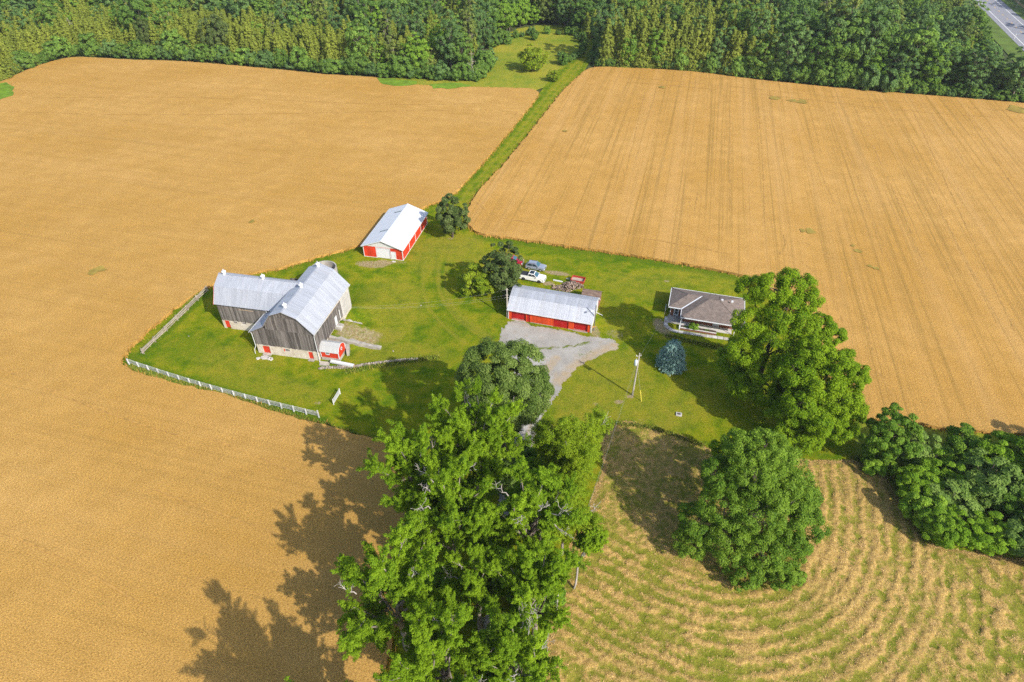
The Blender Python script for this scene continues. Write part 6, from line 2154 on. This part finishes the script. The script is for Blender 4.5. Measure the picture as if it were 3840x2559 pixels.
rf = thing('rail_fence', 'old grey split rail fence leaning beside the wheat left of the barn', 'fence', (0, 0, 0))
ra, rb = Vector((*(-71.37, 95.38), 0)), Vector((*(-66.88, 116.79), 0))
rd_ = (rb - ra).normalized()
rn = Vector((-rd_.y, rd_.x, 0))
NP = 7
pp = [ra.lerp(rb, i / (NP - 1)) for i in range(NP)]
for p in pp:
    for s in (-.14, .14):
        q = p + rn * s
        MB().tube([(q.x, q.y, -.2), (q.x + R.uniform(-.06, .06), q.y, 1.25 + R.uniform(-.1, .15))], [.09, .07], 6).build('post', M_WEATH, rf)
for a, b in zip(pp[:-1], pp[1:]):
    for z, s in ((.28, 0), (.55, .03), (.82, -.03), (1.08, .02)):
        k0, k1 = R.uniform(-.12, .12), R.uniform(-.12, .12)
        A = a - rd_ * .3 + rn * (s + R.uniform(-.08, .08))
        B = b + rd_ * .3 + rn * (s + R.uniform(-.08, .08))
        MB().tube([(A.x, A.y, z + k0), ((A.x + B.x) / 2, (A.y + B.y) / 2, z + (k0 + k1) / 2 - .03), (B.x, B.y, z + k1)], [.075, .085, .065], 6).build('rail', M_WEATH, rf)
    A, B = a + rn * .55, b + rn * R.uniform(.45, .7)
    MB().tube([(A.x, A.y, .1), (B.x, B.y, .25)], [.07, .06], 6).build('rail', M_WEATH, rf)

fp = thing('fence_panel', 'short white rail panel standing alone on the lawn', 'fence', (0, 0, 0))
pa, pb = Vector((*(-31.48, 81.38), 0)), Vector((*(-30.91, 84.10), 0))
for p in (pa, pb):
    MB().frus((p.x, p.y), .09, .09, -.2, 1.3, .08, .08, .3).build('post', M_FENCE, fp)
for z in (.3, .58, .86, 1.16):
    MB().bar((pa.x, pa.y, z), (pb.x, pb.y, z), .06, .14).build('rail', M_FENCE, fp)

# ------------------------------------------------------------------ poles and lines
def wire(a, b, sag, name, label, r=.005):
    a, b = Vector(a), Vector(b)
    pts = []
    for i in range(13):
        t = i / 12
        p = a.lerp(b, t)
        p.z -= sag * 4 * t * (1 - t)
        pts.append(p)
    o = MB().tube(pts, r, 5).build(name, M_WIRE)
    return tag(o, label, 'wire')


P1 = (21.63, 83.78)
up_ = thing('utility_pole', 'tall silvered utility pole with transformer between drive and blue spruce', 'pole', P1 + (0,))
MB().tube([(0, 0, -.4), (.05, .02, 5), (.1, .05, 9.75)], [.17, .15, .12], 10).build('shaft', M_POLE, up_)
tf = MB().tube([(-.34, -.1, 7.25), (-.34, -.1, 7.3), (-.34, -.1, 8.25), (-.34, -.1, 8.35)], [.26, .29, .29, .2], 14).build('transformer', plain('pale_blue_grey_steel', (.55, .62, .64), .5, .06), up_, True)
MB().tube([(-.34, -.1, 8.34), (-.34, -.1, 8.65)], .07, 8).build('bushing', M_GREYWHITE, tf)
MB().bar((-.45, -.05, 9.2), (.45, .1, 9.2), .09, .1).build('crossarm', M_POLE, up_)
for x in (-.4, .4):
    MB().tube([(x, 0, 9.25), (x, 0, 9.42)], .05, 8).build('insulator', M_GREYWHITE, up_)
gy_ = thing('guy_wire', 'steel guy wire with yellow sleeve anchoring the transformer pole', 'guy wire', (22.99, 82.22, 0))
MB().tube([(0, 0, 0), (-1.3, 1.6, 7.0)], .014, 5).build('cable', M_WIRE, gy_)
MB().tube([(0, 0, 0), (-.38, .47, 2.2)], .06, 8).build('yellow_sleeve', M_YELLOW, gy_)
P2 = (5.57, 41.55)
p2 = thing('service_pole', 'short pale pole at the edge of the hay below the avenue', 'pole', P2 + (0,))
MB().tube([(0, 0, -.3), (.05, .05, 7.4)], [.14, .10], 10).build('shaft', M_POLE, p2)
MB().tube([(.05, .05, 7.2), (-.15, .05, 7.35)], .05, 6).build('insulator', M_GREYWHITE, p2)
wire((P1[0] - .3, P1[1], 7.4), (P2[0], P2[1], 7.2), .9, 'power_line', 'left one of two thin lines from the transformer down the meadow edge')
wire((P1[0] + .1, P1[1], 9.3), (P2[0] + .1, P2[1], 7.4), .9, 'power_line', 'right one of two thin lines from the transformer down the meadow edge')
wire((P2[0], P2[1], 7.2), (-4.0, 6.0, 7.2), .7, 'power_line', 'thin line leaving the short pole downwards')
hx, hy = from_house(-2.6, 3.2)
wire((P1[0] + .1, P1[1], 8.9), (hx, hy, 3.4), .6, 'power_line', 'thin service line from the pole to the bungalow corner')
g1 = from_garage(17.2, .9)
wire((P1[0], P1[1], 8.6), (16.53, 102.62, 5.9), .5, 'power_line', 'thin service line from the pole to the garage end')
P3 = (-1.0, 107.05)
p3 = thing('service_pole', 'leaning weathered pole at the left end of the garage', 'pole', P3 + (0,))
MB().tube([(0, 0, -.3), (-.02, .1, 3.5), (-.04, .2, 7.2)], [.15, .13, .11], 10).build('shaft', M_POLE, p3)
for z in (5.0, 5.6, 6.9):
    MB().bar((-.3, .12, z), (.3, .12, z), .07, .07).build('bracket', M_POLE, p3)
for z, zz, lab in ((6.9, 9.4, 'upper thin line from the garage pole to the barn'), (5.6, 8.6, 'middle thin line from the garage pole to the barn'), (5.0, 8.0, 'lower thin line from the garage pole to the barn')):
    b = from_barn(.3, 9.0)
    wire((P3[0], P3[1] + .15, z), (b[0], b[1], 6.3 + (z - 5) * .1), 1.2, 'power_line', lab)
wire((P3[0], P3[1], 7.1), (16.53, 102.62, 6.0), .5, 'power_line', 'thin line across the garage roof between its two end poles')
P4 = (16.53, 102.62)
p4 = thing('yard_light', 'dark pole with a bent arm lamp at the right end of the garage', 'lamp post', P4 + (0,))
MB().tube([(0, 0, -.2), (.02, .05, 6.3)], [.11, .09], 8).build('shaft', M_PLANK, p4)
MB().tube([(0, 0, 5.0), (-.45, -.05, 5.35), (-.8, -.1, 5.2)], .03, 6).build('arm', M_GALVPOST, p4)
MB().tube([(-.8, -.1, 5.22), (-.8, -.1, 5.05), (-.8, -.1, 4.98)], [.08, .24, .26], 12).build('lamp_head', M_WHITE, p4)
wc_ = thing('well_cover', 'square concrete well cover with a dark lid in the front lawn', 'well cover', (28.97, 78.86, 0), -.25)
MB().box(-.5, .5, -.4, .4, -.1, .22).build('curb', M_PALE, wc_)
MB().box(-.27, .27, -.2, .2, .22, .27).build('lid', M_PLANK, wc_)

# ------------------------------------------------------------------ vehicles
M_TYRE = M_BLACK
M_RIM = plain('alloy_rim', (.55, .55, .56), .35, .05, metal=.5)
M_RIMD = plain('dark_rim', (.05, .05, .055), .4, .05)
n_ = Nodes('tinted_glass')
M_TINT = n_.principled((0.018, 0.03, 0.038), .06, 0, None, .6)
n_ = Nodes('blue_windscreen')
M_SCREEN = n_.principled((0.05, 0.12, 0.16), .08, 0, None, .6)
M_LAMP = plain('headlamp_lens', (.75, .76, .78), .15, .03)
M_GRILLE = plain('black_grille', (.03, .03, .032), .5, .1)
M_CHROME = plain('bright_bumper', (.66, .67, .68), .3, .05, metal=.6)


def vehicle(name, label, cat, loc, rot, paint, wb, prof_, cab, W, cabW, wheel_r, rim, sunroof=False, cover=None, bumper=None, screen=None):
    """prof_: side outline of the lower body (x, z) from rear top to front; cab: roof outline rear-bottom, rear-top, front-top, front-bottom"""
    t = thing(name, label, cat, (loc[0], loc[1], 0), rot, 'vehicles parked behind the garage')
    xr, xf = -wb / 2, wb / 2
    ar = wheel_r * 1.16
    low = .32
    out = list(prof_)
    x_front, x_rear = prof_[-1][0], prof_[0][0]
    out.append((x_front - .03, low + .05))
    for cx in (xf, xr):
        for i in range(9):
            a = math.pi * i / 8
            out.append((cx + ar * math.cos(a), max(low, wheel_r + ar * math.sin(a) - .02)))
    out.append((x_rear + .03, low + .05))
    b = MB().prism(out, -W / 2, W / 2, 'y')
    top = max(z for _, z in prof_)
    b.v = [(x, y * (1 - .10 * max(0, z - .72) / max(.01, top - .72)), z) for x, y, z in b.v]
    body = b.build('body', paint, t)
    (x0, z0), (x1, z1), (x2, z2), (x3, z3) = cab
    wl, wt = cabW / 2, cabW / 2 * .82

    def wy(z):
        return wl + (wt - wl) * (z - z0) / (z1 - z0)
    c = MB()
    c.add([(x0, -wl, z0 - .05), (x3, -wl, z3 - .05), (x3, wl, z3 - .05), (x0, wl, z0 - .05), (x1, -wt, z1), (x2, -wt, z2), (x2, wt, z2), (x1, wt, z1)],
          [(0, 3, 2, 1), (4, 5, 6, 7), (0, 1, 5, 4), (1, 2, 6, 5), (2, 3, 7, 6), (3, 0, 4, 7)])
    c.build('cab', paint, t)

    def lerp(p, q, f):
        return p[0] + (q[0] - p[0]) * f, p[1] + (q[1] - p[1]) * f
    e = .012

    def pane(nm, m, pts, parent=t):
        q = MB()
        n0 = (Vector(pts[1]) - Vector(pts[0])).cross(Vector(pts[2]) - Vector(pts[0])).normalized()
        if n0.dot(Vector(pts[0]) - Vector((0, 0, (z0 + z1) / 2 - .6))) < 0:
            n0 = -n0
        k = len(pts)
        q.v = [tuple(Vector(p) + n0 * e) for p in pts] + [tuple(Vector(p) - n0 * .01) for p in pts]
        q.f = [tuple(range(k)), tuple(range(2 * k - 1, k - 1, -1))] + [(i, i + k, (i + 1) % k + k, (i + 1) % k) for i in range(k)]
        return q.build(nm, m, parent)
    a, b2 = lerp((x3, z3), (x2, z2), .10), lerp((x3, z3), (x2, z2), .93)
    ya, yb = wy(a[1]) * .92, wy(b2[1]) * .90
    pane('windscreen', screen or M_SCREEN, [(a[0], -ya, a[1]), (a[0], ya, a[1]), (b2[0], yb, b2[1]), (b2[0], -yb, b2[1])])
    a, b2 = lerp((x0, z0), (x1, z1), .25), lerp((x0, z0), (x1, z1), .88)
    ya, yb = wy(a[1]) * .88, wy(b2[1]) * .86
    pane('rear_window', M_TINT, [(a[0], -ya, a[1]), (a[0], ya, a[1]), (b2[0], yb, b2[1]), (b2[0], -yb, b2[1])])
    for s in (-1, 1):
        zl, zh = z0 + .06, z1 - .10
        fl = lambda f, z: (x0 + (x1 - x0) * (z - z0) / (z1 - z0)) * (1 - f) + (x3 + (x2 - x3) * (z - z0) / (z1 - z0)) * f
        for f0, f1 in ((.07, .49), (.53, .90)):
            pane('side_window', M_TINT, [(fl(f0, zl), s * wy(zl), zl), (fl(f1, zl), s * wy(zl), zl), (fl(f1, zh), s * wy(zh), zh), (fl(f0, zh), s * wy(zh), zh)])
        mx = x3 - .25
        MB().frus((mx, s * (wl + .13)), .07, .11, z0 - .02, z0 + .17, .06, .10).build('mirror', paint, t)
    if sunroof:
        MB().box(x1 + (x2 - x1) * .12, x1 + (x2 - x1) * .93, -wt * .78, wt * .78, z1 + .002, z1 + .02).build('sunroof', M_TINT, t)
    if cover:
        MB().box(x_rear + .12, x0 - .06, -W / 2 * .84, W / 2 * .84, top - .02, top + .035).build('bed_cover', cover, t)
    for x in (xf, xr):
        for s in (-1, 1):
            w = MB().tube([(x, s * (W / 2 - .26), wheel_r), (x, s * (W / 2 - .22), wheel_r), (x, s * (W / 2 - .02), wheel_r), (x, s * (W / 2 + .015), wheel_r)], [wheel_r * .9, wheel_r, wheel_r, wheel_r * .88], 20).build('wheel', M_TYRE, t)
            MB().tube([(x, s * (W / 2 + .005), wheel_r), (x, s * (W / 2 + .03), wheel_r)], [wheel_r * .66, wheel_r * .58], 14).build('rim', rim, w)
    zf = prof_[-1][1]
    zt = prof_[-2][1]
    for s in (-1, 1):
        MB().box(x_front - .16, x_front + .012, s * W * .44 - .17, s * W * .44 + .17 if s < 0 else s * W * .44 + .17, zf - .12, zf + .06).build('headlight', M_LAMP, t)
        MB().box(x_rear - .015, x_rear + .1, s * W * .43 - .09, s * W * .43 + .09, prof_[0][1] - .5, prof_[0][1] - .12).build('tail_light', M_CRIMSON, t)
    MB().box(x_front - .1, x_front + .02, -W * .30, W * .30, zf - .30, zf + .03).build('grille', M_GRILLE, t)
    MB().box(x_front - .14, x_front + .07, -W * .47, W * .47, .38, .58).build('bumper', bumper or paint, t)
    MB().box(x_rear - .07, x_rear + .14, -W * .47, W * .47, .42, .60).build('bumper', bumper or paint, t)
    MB().box(xr, xf, -W * .4, W * .4, .24, .4).build('underbody', M_BLACK, t)
    return t


PU = [(-2.9, 1.30), (-.90, 1.32), (1.25, 1.30), (2.55, 1.20), (2.86, 1.08), (2.92, .86)]
PUC = [(-.92, 1.3), (-.72, 1.92), (.52, 1.92), (1.42, 1.28)]
M_VWHITE = plain('white_car_paint', (.80, .80, .79), .25, .02, coat=.6)
M_VRED = plain('red_car_paint', (.36, .012, .035), .25, .03, coat=.6)
M_VGREY = plain('blue_grey_car_paint', (.36, .40, .47), .25, .04, coat=.6, metal=.35)
dxy = np.array((5.89, 119.94)) - np.array((2.48, 121.12))
vrot = math.atan2(dxy[1], dxy[0])
vehicle('pickup_truck', 'white crew cab pickup with dark bed cover and sunroof behind the garage', 'pickup', (4.6, 121.35), vrot, M_VWHITE, 3.68, PU, PUC, 2.0, 1.86, .40, M_RIMD, True, M_GRILLE)
SU = [(-2.2, 1.02), (-1.9, 1.08), (.75, 1.06), (1.75, .98), (2.18, .86), (2.28, .70)]
SUC = [(-2.16, 1.0), (-1.62, 1.66), (.15, 1.68), (1.02, 1.04)]
sv = vehicle('sport_utility_car', 'blue grey hatchbacked family car beside the white pickup', 'car', (5.45, 125.9), vrot + .03, M_VGREY, 2.7, SU, SUC, 1.88, 1.76, .36, M_RIM)
for s in (-1, 1):
    MB().bar((-1.4, s * .66, 1.71), (.1, s * .66, 1.73), .04, .05).build('roof_rail', M_GRILLE, sv)
vehicle('pickup_truck', 'dark red pickup half hidden behind the taller dark tree', 'pickup', (-.2, 128.2), vrot + .10, M_VRED, 3.5, [(a * .96, b) for a, b in PU], [(a * .96, b) for a, b in PUC], 1.95, 1.8, .39, M_RIM, False, None, M_CHROME)

tl = thing('utility_trailer', 'red two wheeled farm trailer with open box beside the firewood', 'trailer', (14.75, 120.25, 0), vrot)
M_TRED = plain('worn_red_paint', (.40, .045, .03), .7, .2, 2.0)
a_, b_t = 1.48, .95
MB().box(-a_, a_, -b_t, b_t, .5, .56).build('floor', M_WEATH, tl)
for s in (-1, 1):
    MB().box(-a_, a_, s * b_t - .03, s * b_t + .03, .45, 1.05).build('side_board', M_TRED, tl)
    MB().box(s * a_ - .03, s * a_ + .03, -b_t + .031, b_t - .031, .45, 1.05).build('end_board', M_TRED, tl)
    w = MB().tube([(0.1, s * (b_t + .1), .33), (0.1, s * (b_t + .3), .33)], .33, 18).build('wheel', M_TYRE, tl)
    MB().tube([(0.1, s * (b_t + .29), .33), (0.1, s * (b_t + .32), .33)], .2, 12).build('rim', M_RIM, w)
    MB().box(-.35, .55, s * (b_t + .2) - .16, s * (b_t + .2) + .16, .68, .72).build('mudguard', M_TRED, tl)
MB().bar((-a_, -.5, .45), (-a_ - 1.3, 0, .42), .08, .08).build('drawbar', M_GALVPOST, tl)
MB().bar((-a_, .5, .45), (-a_ - 1.3, 0, .42), .08, .08).build('drawbar', M_GALVPOST, tl)

# ------------------------------------------------------------------ firewood and loose timber
M_LOG = plain('split_firewood', (0.25, 0.185, 0.145), .92, .35, 3.0, bump=.3, objvar=.5)


def log_mesh(seed):
    rs = random.Random(seed)
    L, r = rs.uniform(.36, .48), rs.uniform(.09, .14)
    k = rs.choice((3, 4, 5))
    sec = [(r * math.cos(6.28 * i / k + rs.uniform(-.25, .25)), r * math.sin(6.28 * i / k)) for i in range(k)]
    mb = MB().prism(sec, -L / 2, L / 2, 'y')
    me = bpy.data.meshes.new('log')
    me.from_pydata(mb.v, [], mb.f)
    fix_normals(me)
    me.materials.append(M_LOG)
    return me


LOGS = [log_mesh(i) for i in range(7)]
fwp = thing('firewood_pile', 'tumbled heap of split firewood between the trailer and the woodshed', 'firewood', (13.6, 118.2, 0))
POLY = [(11.4, 119.84), (13.91, 120.3), (16.0, 118.7), (15.6, 117.9), (14.1, 117.3), (12.3, 116.1), (11.1, 116.7)]
cnt = 0
while cnt < 235:
    x, y = R.uniform(11, 16.2), R.uniform(116, 120.4)
    if not bool(in_poly(np.array([x]), np.array([y]), POLY)[0]):
        continue
    d = float(seg_dist(np.array([x]), np.array([y]), POLY + [POLY[0]])[0])
    z = R.random() ** .6 * min(.95, d * 1.0) + .08
    o = link('log', R.choice(LOGS), fwp, (x - 13.6, y - 118.2, z))
    o.rotation_euler = (R.uniform(-.7, .7), R.uniform(-.7, .7), R.uniform(0, 6.28))
    s = R.uniform(.85, 1.35)
    o.scale = (s, s, s)
    cnt += 1
fw3 = thing('firewood_pile', 'small loose heap of firewood left of the big heap', 'firewood', (9.9, 117.8, 0))
for i in range(60):
    x, y = R.gauss(0, .55), R.gauss(0, .4)
    o = link('log', R.choice(LOGS), fw3, (x, y, abs(R.gauss(.1, .16)) + .06))
    o.rotation_euler = (R.uniform(-.6, .6), R.uniform(-.6, .6), R.uniform(0, 6.28))
bm_ = MB().bar((9.28, 121.0, .12), (11.3, 120.25, .12), .26, .2).build('white_beam', M_WHITE)
tag(bm_, 'white painted beam lying in the grass left of the firewood', 'beam')
lg = MB().tube([(12.0, 117.2, .5), (13.2, 118.6, .95)], [.07, .05], 7).build('long_branch', M_TAN)
tag(lg, 'long pale branch lying across the firewood heap', 'branch')

# small things in the grass
for p, s, lab in [((-19.42, 111.28), .22, 'small pale stone in the lawn right of the barn'), ((-23.14, 96.10), .2, 'white stone in the grass above the stone wall'), ((-64.76, 100.78), .2, 'pale stone in the grass of the fenced yard'), ((-14.87, 141.03), .35, 'white boulder at the foot of the dark tree by the shed')]:
    o = link('stone', STONES[2], None, (p[0], p[1], float(terrain(*p)) + .05))
    o.scale = (s, s * .8, s * .7)
    tag(o, lab, 'stone')
br = MB()
mp = thing('marker_post', 'thin grey roadside marker standing at the near edge of the highway', 'marker', (239.32, 328.90) + (0,))
MB().frus((0, 0), .15, .1, -.2, 2.2, .12, .08, .4).build('post', M_GREYWHITE, mp)
rp = thing('roadside_pole', 'grey roadside pole standing in the trees beyond the highway', 'pole', (280.46, 394.80) + (0,))
MB().tube([(0, 0, -.3), (.0, .0, 9.5)], [.16, .12], 8).build('shaft', M_POLE, rp)

# ------------------------------------------------------------------ summer air: a thin even haze
hz_ = MB().box(-1560, 1560, -400, 1960, -1.4, 84.0).build('haze', None)
n_ = Nodes('thin_haze')
v_ = n_.new('ShaderNodeVolumePrincipled')
v_.inputs['Color'].default_value = (0.93, 0.96, 1.0, 1)
v_.inputs['Density'].default_value = 0.00010
v_.inputs['Anisotropy'].default_value = 0.2
n_.t.links.new(v_.outputs[0], n_.out.inputs['Volume'])
hz_.data.materials.clear()
hz_.data.materials.append(n_.m)
tag(hz_, 'thin pale summer haze in the air over the farm', 'haze', kind='stuff')
